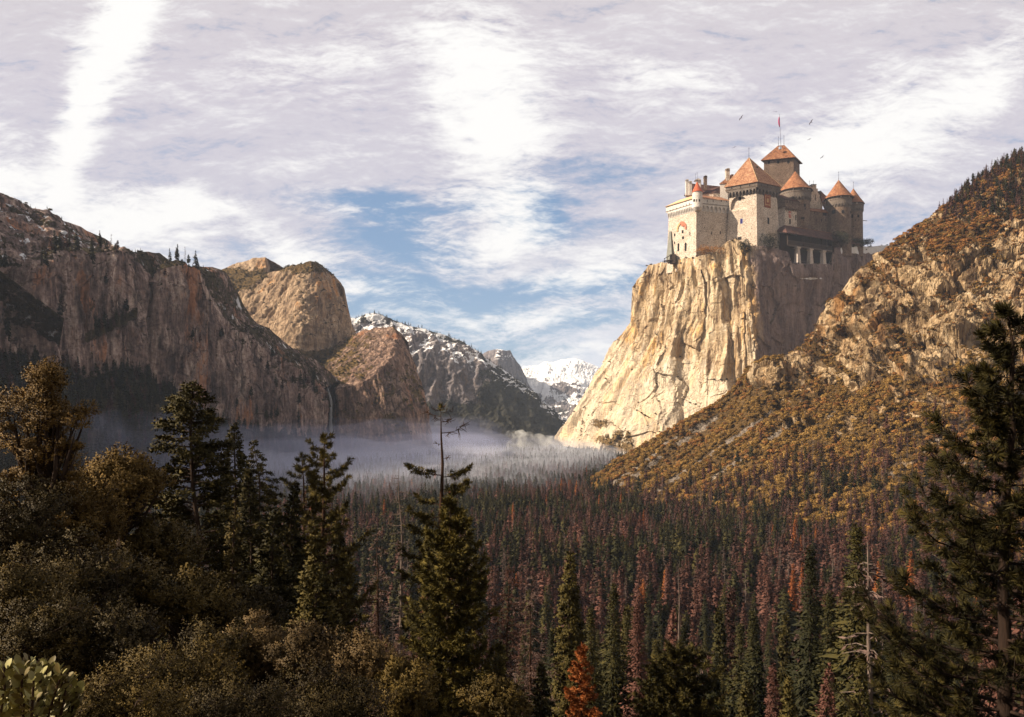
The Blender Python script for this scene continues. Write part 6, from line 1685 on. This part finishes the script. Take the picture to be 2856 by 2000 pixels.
FIRM, PINEM, OAKM, GOLDM, RUSTM = (M_FIR, M_BARK), (M_PINE, M_BARKR), (M_OAK, M_BARK), (M_GOLD_OAK, M_BARK), (M_RUST, M_BARKR)
# -- the conifers left of the middle
near_conifer('fir_tree', 578, 1066, 62, 6.0, 'tall broad fir with a clear dark trunk below its boughs, tallest conifer on the left', 301, first=0.30, nb=190, droop=0.10, up=0.34, mats=FIRM, prof=lambda t: np.interp(t, [0.3, 0.42, 0.55, 0.68, 0.8, 0.9, 0.97, 1], [0.6, 0.95, 1.0, 0.84, 0.62, 0.40, 0.2, 0.06]), dens=1.15, lean=0.15, trunk_r=0.44, twig=0.8, gaps=0.12, open_front=0.85)
near_conifer('fir_tree', 655, 1180, 74, 6.4, 'dark fir close behind the right side of the tallest fir', 302, first=0.10, nb=190, mats=FIRM, dens=1.0, prof=lambda t: np.interp(t, [0.1, 0.5, 0.8, 1], [1.0, 0.9, 0.45, 0.04]))
near_conifer('fir_tree', 745, 1230, 86, 5.0, 'small-topped dark fir rising out of the mist between two firs', 303, first=0.2, nb=150, mats=FIRM, dens=1.0, prof=lambda t: np.interp(t, [0.1, 0.6, 0.85, 1], [1.0, 0.75, 0.5, 0.05]))
near_pine('pine_tree', 905, 1218, 66, 3.9, 'slim dark pine with tufted open top in front of the waterfall', 304, first=0.30, nb=72, L=0.40, w=0.06, nn=34, mats=PINEM, tufts=5.6, rise=0.5, sag=0.22, prof=lambda t: np.interp(t, [0.3, 0.55, 0.8, 0.92, 1], [1.05, 1.0, 0.72, 0.5, 0.15]))
near_pine('pine_tree', 832, 1270, 72, 4.0, 'dark pine with a drooping top left of the slim pine', 305, first=0.25, nb=72, L=0.40, w=0.06, nn=34, mats=PINEM, tufts=5.6, prof=lambda t: np.interp(t, [0.3, 0.7, 0.9, 1], [1.2, 0.9, 0.45, 0.12]))
near_conifer('fir_tree', 760, 1425, 56, 5.2, 'dense dark fir filling the gap below the two tufted pines', 306, first=0.05, nb=180, mats=FIRM, dens=1.0)
near_conifer('fir_tree', 880, 1480, 52, 4.6, 'dark shadowy fir standing under the slim pine', 319, first=0.05, nb=180, mats=FIRM, dens=1.0)
near_conifer('young_conifer', 655, 1392, 46, 2.3, 'young olive gold conifer standing in front of the tall fir', 307, first=0.06, nb=110, mats=(foliage('olive_needles', [(0.2, (0.03, 0.024, 0.008)), (0.5, (0.075, 0.055, 0.016)), (0.8, (0.13, 0.095, 0.03))]), M_BARK), dens=1.25, leaf=0.2, lw=0.09, droop=0.2, up=0.4)
near_conifer('fir_tree', 705, 1310, 68, 5.4, 'full dark fir in the middle of the conifer group, below the small-topped fir', 381, first=0.05, nb=190, mats=FIRM, dens=1.0)
near_conifer('fir_tree', 805, 1350, 62, 4.8, 'shadowed fir wedged between the drooping pine and the full dark fir', 382, first=0.05, nb=180, mats=FIRM, dens=1.0)
near_conifer('fir_tree', 955, 1440, 72, 4.4, 'dark fir on the right flank of the slim tufted pine', 383, first=0.05, nb=170, mats=FIRM, dens=1.0)
near_pine('pine_tree', 1182, 1490, 60, 3.4, 'olive pine left of the bushy green pine under the leaning one', 384, first=0.05, nb=90, L=0.36, w=0.06, nn=34, mats=PINEM, tufts=6.5)
near_conifer('fir_tree', 470, 1330, 70, 5.0, 'dark fir half hidden behind the left side of the tallest fir', 385, first=0.05, nb=170, mats=FIRM, dens=1.0)
# -- the middle group
near_pine('pine_tree', 1256, 1136, 66, 3.3, 'tall leaning pine with a bare top and a few flat tufted boughs', 308, branches=[(0.998, 1.0, 0.8, 1), (0.99, 3.6, 1.0, 1), (0.985, 0.3, 1.1, 1), (0.975, 2.9, 1.5, 1), (0.965, 4.2, 0.8, 1), (0.96, 6.0, 1.5, 1), (0.93, 0.1, 2.2, 1), (0.90, 3.4, 0.7, 1), (0.86, 5.9, 1.0, 1),
            (0.815, 3.15, 3.0, None), (0.81, 0.0, 2.5, None), (0.775, 0.35, 2.5, None), (0.76, 6.1, 2.2, None), (0.735, 3.0, 2.4, None), (0.70, 3.5, 2.7, None), (0.675, 2.6, 2.4, None), (0.67, 0.6, 0.8, 1), (0.655, 3.3, 2.8, None), (0.63, 5.9, 2.8, None), (0.62, 3.9, 2.6, None), (0.60, 0.5, 3.0, None),
            (0.585, 2.9, 3.3, None), (0.57, 5.2, 2.9, None), (0.56, 0.1, 3.2, None), (0.545, 2.2, 3.2, None), (0.53, 3.4, 3.5, None), (0.51, 5.9, 3.4, None), (0.49, 1.2, 3.0, None), (0.47, 4.4, 3.2, None), (0.45, 2.9, 3.6, None), (0.43, 0.2, 3.4, None), (0.40, 3.6, 3.5, None), (0.37, 5.5, 3.3, None), (0.33, 2.4, 3.4, None)],
          L=0.36, w=0.06, nn=38, mats=PINEM, tufts=9.0, rise=0.30, sag=0.16, lean=-44, trunk_r=0.46)
M_OLPINE = foliage('olive_pine_needles', [(0.2, (0.022, 0.019, 0.006)), (0.5, (0.070, 0.058, 0.014)), (0.8, (0.15, 0.115, 0.028))])
near_pine('pine_tree', 1268, 1396, 44, 3.1, 'dense bushy green pine with a pointed top below the leaning pine', 309, first=0.03, nb=150, L=0.30, w=0.05, nn=38, mats=(M_OLPINE, M_BARK), tufts=10.0, prof=lambda t: np.interp(t, [0, 0.35, 0.7, 0.9, 1], [1.0, 1.05, 0.72, 0.34, 0.08]), rise=0.45)
near_snag('dead_tree', 1113, 1303, 92, 4.2, 'thin bare dead tree with fine broken twigs before the mist', 310, first=0.30, nb=90, mats=M_BARKG, droop=0.32)
near_snag('dead_tree', 1052, 1476, 84, 4.4, 'bare pinkish dead tree with drooping grey limbs behind the bushes', 311, first=0.15, nb=120, mats=M_BARKR, wisps=4, wmat=M_GREYTWIG, droop=0.38)
near_snag('dead_tree', 1402, 1578, 92, 5.6, 'dead reddish tree with curled bare limbs right of the bushy pine', 312, first=0.10, nb=150, mats=M_BARKR, wisps=7, wmat=M_RUST, droop=0.42, curl=0.5)
near_snag('dead_tree', 1482, 1600, 104, 5.4, 'dead greyish tree beside the dark fir, second from the bushy pine', 313, first=0.10, nb=140, mats=M_BARKR, wisps=6, wmat=M_GREYTWIG, droop=0.4, curl=0.4)
near_conifer('fir_tree', 1594, 1532, 112, 4.8, 'dark full fir standing alone before the brown valley forest', 314, first=0.05, nb=200, mats=FIRM, dens=1.1, leaf=0.36, lw=0.19, twig=0.9)
near_pine('dead_pine', 1624, 1800, 56, 1.6, 'small bright orange dead pine at the bottom edge', 315, first=0.06, nb=90, L=0.28, w=0.06, nn=30, mats=(M_ORANGE, M_BARKR), tufts=8.5, prof=lambda t: np.interp(t, [0, 0.4, 0.8, 1], [1.0, 1.0, 0.5, 0.12]))
near_pine('pine_tree', 1908, 1812, 58, 3.3, 'round-headed green pine with a bare snag tip at the bottom edge', 316, first=0.45, nb=90, L=0.32, w=0.065, nn=36, mats=PINEM, tufts=8.0, prof=lambda t: np.interp(t, [0.4, 0.6, 0.85, 1], [0.9, 1.0, 0.75, 0.25]), rise=0.4)
near_snag('dead_tree', 1895, 1560, 150, 2.0, 'slim bare spire standing behind the round-headed pine', 317, first=0.3, nb=50, mats=M_BARKG, droop=0.25)
near_conifer('young_conifer', 1505, 1850, 62, 2.0, 'olive young conifer at the bottom edge left of the orange pine', 318, first=0.05, nb=90, mats=FIRM, dens=1.1, droop=0.2, up=0.4)
GRP = 'dark green conifers along the bottom edge'
for k, (px, py, d, R) in enumerate(((1385, 1790, 80, 2.6), (1560, 1760, 130, 4.0), (1700, 1760, 190, 4.6), (1760, 1700, 240, 5.0), (2010, 1700, 230, 5.0), (2100, 1790, 170, 4.4), (2190, 1720, 210, 4.8), (2270, 1780, 170, 4.2), (2340, 1690, 230, 4.8), (2440, 1760, 150, 3.6), (2400, 1840, 110, 3.0), (2520, 1830, 90, 2.6), (2080, 1900, 100, 2.6), (1820, 1860, 120, 3.2), (1990, 1860, 130, 3.0), (2200, 1890, 105, 2.4))):
    near_conifer('conifer', px, py, d, R, 'dark green conifer rising from the lower slope along the bottom edge', 330+k, first=0.04, nb=130, mats=(M_CON if k % 3 else M_FIR, M_BARK), dens=0.75, leaf=0.0042*d, lw=0.0024*d, twig=0.45+0.003*d, group=GRP)
for k, (px, py, d, R) in enumerate(((2035, 1640, 260, 4.4), (1885, 1700, 230, 4.2), (2160, 1850, 140, 3.0), (2300, 1850, 130, 3.0))):
    near_conifer('dead_conifer', px, py, d, R, 'rust brown dead conifer rising from the lower slope along the bottom edge', 350+k, first=0.05, nb=120, mats=RUSTM, dens=0.6, leaf=0.0038*d, lw=0.0015*d, twig=0.45+0.003*d, group='rust brown conifers along the bottom edge')
M_DKPINE = foliage('dark_pine_needles', [(0.2, (0.012, 0.011, 0.004)), (0.5, (0.034, 0.029, 0.008)), (0.8, (0.090, 0.070, 0.018))])
# -- the big dark pine at the right edge
near_pine('pine_tree', 2792, 862, 20, 3.0, 'big dark long-needled pine close by at the right edge', 320, first=0.10, nb=125, L=0.25, w=0.020, nn=80, mats=(M_DKPINE, bark('black_bark', (0.010, 0.007, 0.006), (0.030, 0.018, 0.013))), tufts=6.2, rise=0.50, sag=0.30, trunk_r=0.21, lean=6,
          prof=lambda t: np.interp(t, [0, 0.35, 0.6, 0.8, 0.92, 1], [1.15, 1.05, 0.80, 0.44, 0.24, 0.10]))
near_pine('pine_tree', 2560, 1790, 34, 1.9, 'lower olive pine beside the big dark pine, cut by the bottom edge', 321, first=0.05, nb=80, L=0.28, w=0.022, nn=40, mats=PINEM, tufts=5.5, prof=lambda t: np.interp(t, [0, 0.5, 1], [1.3, 0.95, 0.15]))
M_MID_OAK = foliage('olive_oak_leaves', [(0.2, (0.028, 0.020, 0.007)), (0.5, (0.078, 0.050, 0.014)), (0.8, (0.155, 0.10, 0.03))])
# -- oaks on the left
broadleaf('oak_tree', 130, 1016, 36, 4.4, 8.0, 'golden brown oak with a ragged pointed crown high at the left edge', 401, n=40000, clumps=52, mats=GOLDM, shape='cone', leaf=0.085,
          extra=[(205, 1160, 0), (225, 1152, 0.5), (245, 1150, 0), (180, 1185, 0), (215, 1185, -0.5), (160, 1150, 0), (150, 1080, 0), (110, 1080, 0), (135, 1050, 0), (60, 1130, 0), (30, 1120, 0.4), (5, 1125, 0), (40, 1160, 0), (-20, 1160, 0), (15, 1200, -0.5), (70, 1190, 0), (20, 1240, 0.5), (60, 1250, 0), (110, 1300, 0), (150, 1260, 0), (90, 1340, 0), (190, 1290, 0.4), (215, 1250, 0)])
for k, (px, py, d, W, Hc, lab) in enumerate((
        (345, 1262, 42, 5.0, 4.6, 'olive brown oak with a wide crown below the golden bough'),
        (215, 1330, 38, 5.2, 5.6, 'olive oak between the pointed golden oak and the wide one, half hidden'),
        (40, 1330, 33, 5.4, 6.5, 'dark olive oak at the left edge below the golden oak'),
        (430, 1420, 43, 5.2, 6.0, 'rounded brown oak standing under the tall fir on its left'),
        (215, 1490, 31, 5.2, 5.5, 'dark brown oak in the middle of the left thicket'),
        (540, 1590, 36, 4.4, 4.6, 'olive oak crown at the foot of the tall fir'),
        (20, 1540, 26, 4.0, 4.4, 'shadowy oak against the left edge above the bushes'),
        (690, 1640, 42, 3.8, 3.6, 'low dark oak under the young olive conifer'),
        (380, 1560, 34, 4.2, 4.6, 'brown oak in the thicket between the tall fir and the left edge'))):
    broadleaf('oak_tree', px, py, d, W, Hc, lab, 410+k, n=38000, clumps=70, mats=(M_MID_OAK, M_BARK) if k in (0, 1) else OAKM, leaf=0.0030*d)
BUSHLAB = ('brown oak bush at the left edge under the dark oaks', 'brown oak bush right of the one at the left edge, above the pale shrub', 'large brown oak bush low in the left thicket', 'dark oak bush between the large bush and the domed pale bush',
           'bush with pale brown tips, left of the two domed bushes', 'domed pale brown bush below the dark firs', 'domed pale brown bush left of the bushy green pine', 'low brown bush at the foot of the bushy pine', 'brown bush at the bottom edge below the domed bushes', 'wide dark bush on the bottom edge in the left thicket', 'dark bush on the bottom edge right of the pale green shrub', 'small brown bush at the bottom edge right of the bushy pine')
for k, (px, py, d, W, Hc) in enumerate(((120, 1665, 24, 3.0, 3.2), (330, 1700, 25, 3.4, 3.4), (480, 1790, 20, 3.2, 2.8), (590, 1730, 26, 3.0, 3.2), (715, 1722, 28, 2.7, 3.0), (838, 1745, 27, 2.9, 3.2), (985, 1765, 27, 3.4, 3.2), (1120, 1835, 26, 2.6, 2.6), (900, 1890, 20, 3.4, 2.4), (640, 1905, 17, 3.2, 2.2), (330, 1860, 15, 2.6, 2.4), (1380, 1905, 30, 2.6, 2.2))):
    broadleaf('oak_bush', px, py, d, W, Hc, BUSHLAB[k], 440+k, n=36000, clumps=64, mats=((foliage('pale_oak_leaves', [(0.2, (0.035, 0.024, 0.010)), (0.5, (0.095, 0.062, 0.024)), (0.8, (0.17, 0.115, 0.05))], rough=0.62, spec=0.16), M_BARK) if k in (4, 5, 6) else OAKM), leaf=0.0030*d, cat='bush', sprig=0.35)

# -- manzanita with round leathery leaves right in front of the camera
def manzanita():
    rng = np.random.default_rng(77)
    org = np.array([-2.15, 3.0, float(ground_z(np.array([-2.15]), np.array([3.0]))[0])-0.1])
    T = Tubes(); V, F, TT = [], [], []
    def leaf_at(p, d, nrm, L, W, tint):
        d = d/np.linalg.norm(d); s = np.cross(d, nrm); s /= np.linalg.norm(s)+1e-9; n = np.cross(s, d)
        o = len(V)
        prof_ = [(0.0, 0.0), (0.10, 0.30), (0.32, 0.50), (0.62, 0.50), (0.88, 0.28), (1.0, 0.0)]
        for (t, w) in prof_:
            for k in (-1, 0, 1):
                V.append(p+d*(L*t)+s*(W*w*k)+n*(0.10*W*abs(k)*w*2-0.10*L*t*t)); TT.append(tint)
        for i in range(len(prof_)-1):
            for k in range(2):
                a = o+i*3+k; F.append((a, a+1, a+4, a+3))
    for b in range(84):
        # stems rise from the base to a dome-shaped canopy
        a = rng.random()*6.283; r = math.sqrt(rng.random())
        tgt = P(70+150*r*math.cos(a), 1838+ (60*r*r) + 90*(rng.random()**1.5), 3.0+0.55*r*math.sin(a))-org
        mid = tgt*np.array([0.45, 0.45, 0.5])+rng.normal(size=3)*0.05
        pl = np.stack([np.zeros(3), mid, tgt]); s = np.linspace(0, 1, 3)
        T.add(pl, [0.016, 0.010, 0.004], 5)
        sd = (tgt-mid)/np.linalg.norm(tgt-mid)
        for i in range(30):
            f = i/29.0
            p = tgt-sd*(0.30*(1-f))
            az = i*2.399+rng.normal()*0.2
            u_ = np.cross(sd, [0.3, 1, 0.1]); u_ /= np.linalg.norm(u_); w_ = np.cross(sd, u_)
            rad = u_*math.cos(az)+w_*math.sin(az)
            d = rad*(0.85-0.3*f)+sd*(0.45+0.5*f)+np.array([0, 0, 0.35])
            nrm = np.cross(d, np.cross([0.2*rng.normal(), 0.2*rng.normal(), 1], d))+rng.normal(size=3)*0.35
            leaf_at(p+rad*0.008, d, nrm, 0.038*(0.65+0.6*rng.random()), 0.027*(0.75+0.5*rng.random()), np.clip(0.5+0.28*rng.normal(), 0, 1))
    me = mesh_np('foliage', np.array(V), np.array(F), M_MANZ, True, dict(tint=np.array(TT)))
    t = bpy.data.objects.new('manzanita_shrub', None); ROOT.objects.link(t); t.location = org
    tag(t, 'pale green shrub with round leathery leaves in the bottom left corner', 'shrub')
    link('foliage', me, t); link('stems', T.mesh('stems', M_BARKR), t)
manzanita()

# -- shrubs on the rock round the castle
def rock_shrub(px, py, wpx, hpx, d, label, seed, mat):
    rng = np.random.default_rng(seed); s = d/FPX
    W, H = wpx*s, hpx*s
    c = P(px, py, d); Lv = Leaves(); T = Tubes()
    org = c-np.array([0, 0, H*0.5])
    for k in range(14):
        o = np.array([rng.uniform(-0.36, 0.36)*W, rng.uniform(-0.25, 0.25)*W, H*(0.32+0.42*rng.random())]); r = np.array([W*0.19, W*0.19, H*0.30])
        T.add(np.stack([np.array([0, 0, -0.1*H]), o*0.6, o]), [0.5, 0.35, 0.15], 4)
        v = rng.normal(size=(130, 3)); v /= np.linalg.norm(v, axis=1)[:, None]
        Lv.add(o+v*r*(0.6+0.4*rng.random((130, 1))), v+rng.normal(size=(130, 3))*0.6+np.array([0, 0, 0.3]), 3.2, 1.9, rng, out=v)
    t = bpy.data.objects.new('shrub', None); ROOT.objects.link(t); t.location = org; tag(t, label, 'shrub')
    link('foliage', Lv.mesh('foliage', mat), t); link('stems', T.mesh('stems', M_BARK), t)
rock_shrub(2346, 664, 66, 44, 2545, 'dark green bush at the right end of the timber gallery', 501, M_DKSHRUB)
rock_shrub(2402, 676, 62, 22, 2612, 'low dark bush at the foot of the slender end tower', 502, M_DKSHRUB)
rock_shrub(2143, 672, 52, 46, 2418, 'dark ivy bush on the rock under the right face of the great tower', 503, M_DKSHRUB)
rock_shrub(2078, 690, 44, 40, 2404, 'dark ivy patch on the rock below the left face of the great tower', 504, M_DKSHRUB)
rock_shrub(1988, 698, 84, 26, 2440, 'rust coloured brush on the rim under the pale bastion', 505, M_CHAPR)

# -- waterfall in its notch
def waterfall():
    rng = np.random.default_rng(9)
    T = []
    n, m = 44, 7
    V = np.zeros((n, m, 3)); 
    for i in range(n):
        f = i/(n-1)
        px = 912+10*min(1, f*5)+4*f+1.2*math.sin(9*f); py = 1081+192*f
        wd = 4.6+5.0*f**1.2+0.8*rng.normal()*f
        for j in range(m):
            a = j/(m-1)-0.5
            dd = 2222-6*min(1, f*6)-3*math.cos(a*3.1)+1.0*rng.normal()
            V[i, j] = P(px+a*wd, py, dd)
    idx = np.arange(n*m).reshape(n, m)
    F = np.stack([idx[:-1, :-1], idx[:-1, 1:], idx[1:, 1:], idx[1:, :-1]], -1).reshape(-1, 4)
    mt, nt, p = new_mat('falling_water', 0.7, 0.3)
    pos = pos_node(nt)
    st = noise(nt, mapping(nt, pos, (0.9, 0.2, 0.03)), 1.0, 5, 0.65)
    nt.links.new(ramp(nt, st, [(0.3, (0.62, 0.61, 0.64)), (0.6, (0.90, 0.90, 0.92))]), p.inputs['Base Color'])
    nt.links.new(sstep(nt, st, 0.22, 0.42), p.inputs['Alpha'])
    o = link('waterfall', mesh_np('waterfall', V.reshape(-1, 3), F, mt, True), None, None, 'thin white waterfall dropping down the dark notch between the cliffs', 'waterfall')
    sm_ = o.modifiers.new('body', 'SOLIDIFY'); sm_.thickness = 1.2
waterfall()
# ------------------------------------------------------------------ air: even haze over everything, low mist on the valley floor, smoke
def volume_mat(name, col, dens, aniso=0.0):
    m = bpy.data.materials.new(name)
    m.use_nodes = True
    nt = m.node_tree
    nt.nodes.remove(nt.nodes['Principled BSDF'])
    v = nd(nt, 'ShaderNodeVolumePrincipled', {'Color': rgb(col), 'Density': dens, 'Anisotropy': aniso})
    nt.links.new(v.outputs[0], nt.nodes['Material Output'].inputs['Volume'])
    return m, nt, v
def box_mesh(name, lo, hi, mat):
    x0, y0, z0 = lo; x1, y1, z1 = hi
    v = [(x0, y0, z0), (x1, y0, z0), (x1, y1, z0), (x0, y1, z0), (x0, y0, z1), (x1, y0, z1), (x1, y1, z1), (x0, y1, z1)]
    f = [(0, 3, 2, 1), (4, 5, 6, 7), (0, 1, 5, 4), (1, 2, 6, 5), (2, 3, 7, 6), (3, 0, 4, 7)]
    return mesh_np(name, v, f, mat, False)
HAZE = volume_mat('haze_air', (0.62, 0.76, 1.0), 2.2e-5)[0]
link('haze', box_mesh('haze', (-9000, -4000, -1100), (9000, 12500, 1250), HAZE), kind='stuff')

# low mist: banks with a billowing top that lie along the valley floor from the left wall to the golden cliff
def mist_bank(name, outline, z0, z1, wave, mat, size=90.0, seed=0.0):
    """a closed body over an outline: flat below, softly rolling above, thinning out to nothing at its edge"""
    O = np.array(outline, float); c = O.mean(axis=0)
    t = np.linspace(0, len(O), 97)[:-1]; k = t.astype(int); f = (t-k)[:, None]
    rim = O[k % len(O)]*(1-f)+O[(k+1) % len(O)]*f
    rs = np.concatenate([np.linspace(0, 0.9, 26)[1:], [0.95, 1.0]])
    pts = np.concatenate([[c]]+[c+(rim-c)*r for r in rs])
    rr = np.concatenate([[0.0], np.repeat(rs, 96)])
    q = np.stack([pts[:, 0]/size, pts[:, 1]/size/1.4, 0*pts[:, 0]+seed], 1)
    zt = z1+wave*fbm(q, 4)*1.6
    zt = z0+6+(zt-z0-6)*np.sqrt(np.clip(1-((rr-0.72)/0.28).clip(0)**2, 0, 1))
    n = len(pts); V = [(x, y, z) for (x, y), z in zip(pts, zt)]+[(x, y, z0) for x, y in pts]
    F = []
    for o, rev in ((0, False), (n, True)):
        for b in range(96):
            a0, a1 = o+1+b, o+1+(b+1) % 96
            F.append((o, a0, a1) if not rev else (o, a1, a0))
        for r in range(len(rs)-1):
            for b in range(96):
                a, d_ = o+1+r*96+b, o+1+r*96+(b+1) % 96; e, g = a+96, d_+96
                F.append((a, e, g, d_) if not rev else (a, d_, g, e))
    l0 = 1+(len(rs)-1)*96
    for b in range(96):
        a, d_ = l0+b, l0+(b+1) % 96
        F.append((a, n+a, n+d_, d_))
    me = bpy.data.meshes.new(name); me.from_pydata(V, [], F)
    import bmesh
    bm = bmesh.new(); bm.from_mesh(me); bmesh.ops.recalc_face_normals(bm, faces=bm.faces); bm.to_mesh(me); bm.free()
    me.materials.append(mat)
    return link(name, me, kind='stuff')
mist_bank('mist', [(-900, 1300), (-250, 1300), (150, 1430), (340, 1900), (430, 2300), (330, 3100), (-300, 3500), (-700, 2700), (-950, 2100)], -207, -138, 9, volume_mat('valley_mist', (0.84, 0.88, 0.98), 0.0008)[0])
mist_bank('thin_mist', [(-1000, 1050), (-250, 1080), (120, 1280), (280, 1700), (430, 2250), (330, 3200), (-350, 3500), (-800, 2750), (-1100, 2100)], -208, -122, 14, volume_mat('low_valley_mist', (0.74, 0.80, 0.98), 0.0009)[0], 140, 3.0)
mist_bank('wall_mist', [(-1150, 1050), (-420, 1120), (-160, 1500), (0, 1950), (60, 2600), (-250, 3300), (-900, 2900), (-1300, 2000)], -209, -82, 22, volume_mat('valley_wall_mist', (0.64, 0.70, 1.0), 0.0008)[0], 170, 6.0)
mist_bank('high_thin_mist', [(-1250, 950), (-500, 1020), (-200, 1500), (-40, 1950), (40, 2600), (-250, 3400), (-900, 3000), (-1350, 2000)], -210, -45, 25, volume_mat('high_wall_mist', (0.62, 0.68, 1.0), 0.0003)[0], 200, 9.0)

# torn patches of denser mist between the trees
_pm = volume_mat('mist_patch_air', (0.86, 0.90, 0.99), 0.0013)[0]
_pr = np.random.default_rng(31)
for k, (px, d, w, h, top) in enumerate(((760, 1750, 210, 150, -118), (980, 1950, 230, 170, -128), (1180, 1620, 190, 120, -140), (1290, 2150, 250, 190, -128), (1480, 1900, 200, 130, -138), (1600, 2150, 170, 170, -134), (1120, 2500, 330, 180, -120), (560, 1560, 200, 140, -100), (1420, 2480, 230, 150, -130), (1390, 1480, 150, 90, -146), (880, 1480, 170, 90, -140))):
    cx_ = (px-CXP)/FPX*d
    a = np.linspace(0, 2*np.pi, 13)[:-1]; r_ = 0.75+0.5*_pr.random(12)
    mist_bank('mist_patch', [(cx_+w*math.sin(t)*q, d+h*math.cos(t)*q) for t, q in zip(a, r_)], -205-0.2*k, top, 14, _pm, 60.0, 20.0+3*k)

_pm2 = volume_mat('cliff_wisp_air', (0.66, 0.72, 1.0), 0.0008)[0]
for k, (px, d, w, h, top) in enumerate(((330, 1380, 190, 130, -22), (560, 1620, 170, 120, -48), (760, 1840, 170, 110, -62), (960, 2060, 190, 90, -92), (180, 1260, 150, 120, -8), (1090, 2080, 120, 80, -112))):
    cx_ = (px-CXP)/FPX*d
    a = np.linspace(0, 2*np.pi, 13)[:-1]; r_ = 0.7+0.6*_pr.random(12)
    mist_bank('mist_wisp', [(cx_+w*math.sin(t)*q, d+h*math.cos(t)*q) for t, q in zip(a, r_)], -207-0.2*k, top, 30, _pm2, 70.0, 40.0+3*k)

# smoke rolling out of the trees at the foot of the golden cliff
def smoke():
    rng = np.random.default_rng(21)
    import bmesh
    bm = bmesh.new()
    D0 = 2330
    for (px, py, r) in ((1426, 1212, 15), (1450, 1214, 17), (1476, 1218, 16), (1505, 1222, 15), (1535, 1228, 14), (1560, 1234, 13), (1432, 1272, 16), (1436, 1255, 19), (1446, 1240, 20), (1465, 1232, 19), (1440, 1282, 11), (1434, 1294, 7), (1490, 1236, 18), (1515, 1240, 17), (1540, 1244, 15), (1470, 1254, 16), (1500, 1258, 14), (1565, 1252, 13), (1592, 1258, 12), (1620, 1264, 11), (1545, 1262, 11), (1650, 1270, 9)):
        c = P(px+rng.normal()*2, py, D0+rng.normal()*14)
        s_ = r*D0/FPX
        for _ in range(7):
            v = rng.normal(size=3); v /= np.linalg.norm(v); v[2] = abs(v[2])*0.9-0.2; m2 = bmesh.ops.create_icosphere(bm, subdivisions=2, radius=1.0)
            t_ = s_*(0.28+0.3*rng.random()); bmesh.ops.scale(bm, vec=(t_, t_, t_), verts=m2['verts']); bmesh.ops.translate(bm, vec=c+v*s_*np.array([1.15, 0.9, 0.85]), verts=m2['verts'])
        m = bmesh.ops.create_icosphere(bm, subdivisions=3, radius=1.0)
        bmesh.ops.scale(bm, vec=(s_*1.2, s_, s_*0.92), verts=m['verts']); bmesh.ops.translate(bm, vec=c, verts=m['verts'])
    me = bpy.data.meshes.new('smoke_plume'); bm.to_mesh(me); bm.free()
    m, nt, v = volume_mat('white_smoke', (0.93, 0.96, 0.97), 0.06)
    pos = pos_node(nt)
    n = mth(nt, 'ADD', mth(nt, 'MULTIPLY', noise(nt, pos, 0.017, 3, 0.6, 0.8), 0.5), mth(nt, 'MULTIPLY', noise(nt, pos, 0.055, 5, 0.7, 0.6), 0.5))
    nt.links.new(mth(nt, 'MULTIPLY', sstep(nt, n, 0.43, 0.72), 0.055), v.inputs['Density'])
    m.cycles.volume_step_rate = 0.12
    me.materials.append(m)
    o = link('smoke_plume', me, kind='stuff', label='white smoke drifting above the trees at the foot of the golden cliff')
    rm = o.modifiers.new('fuse', 'REMESH'); rm.mode = 'VOXEL'; rm.voxel_size = 3.0
smoke()
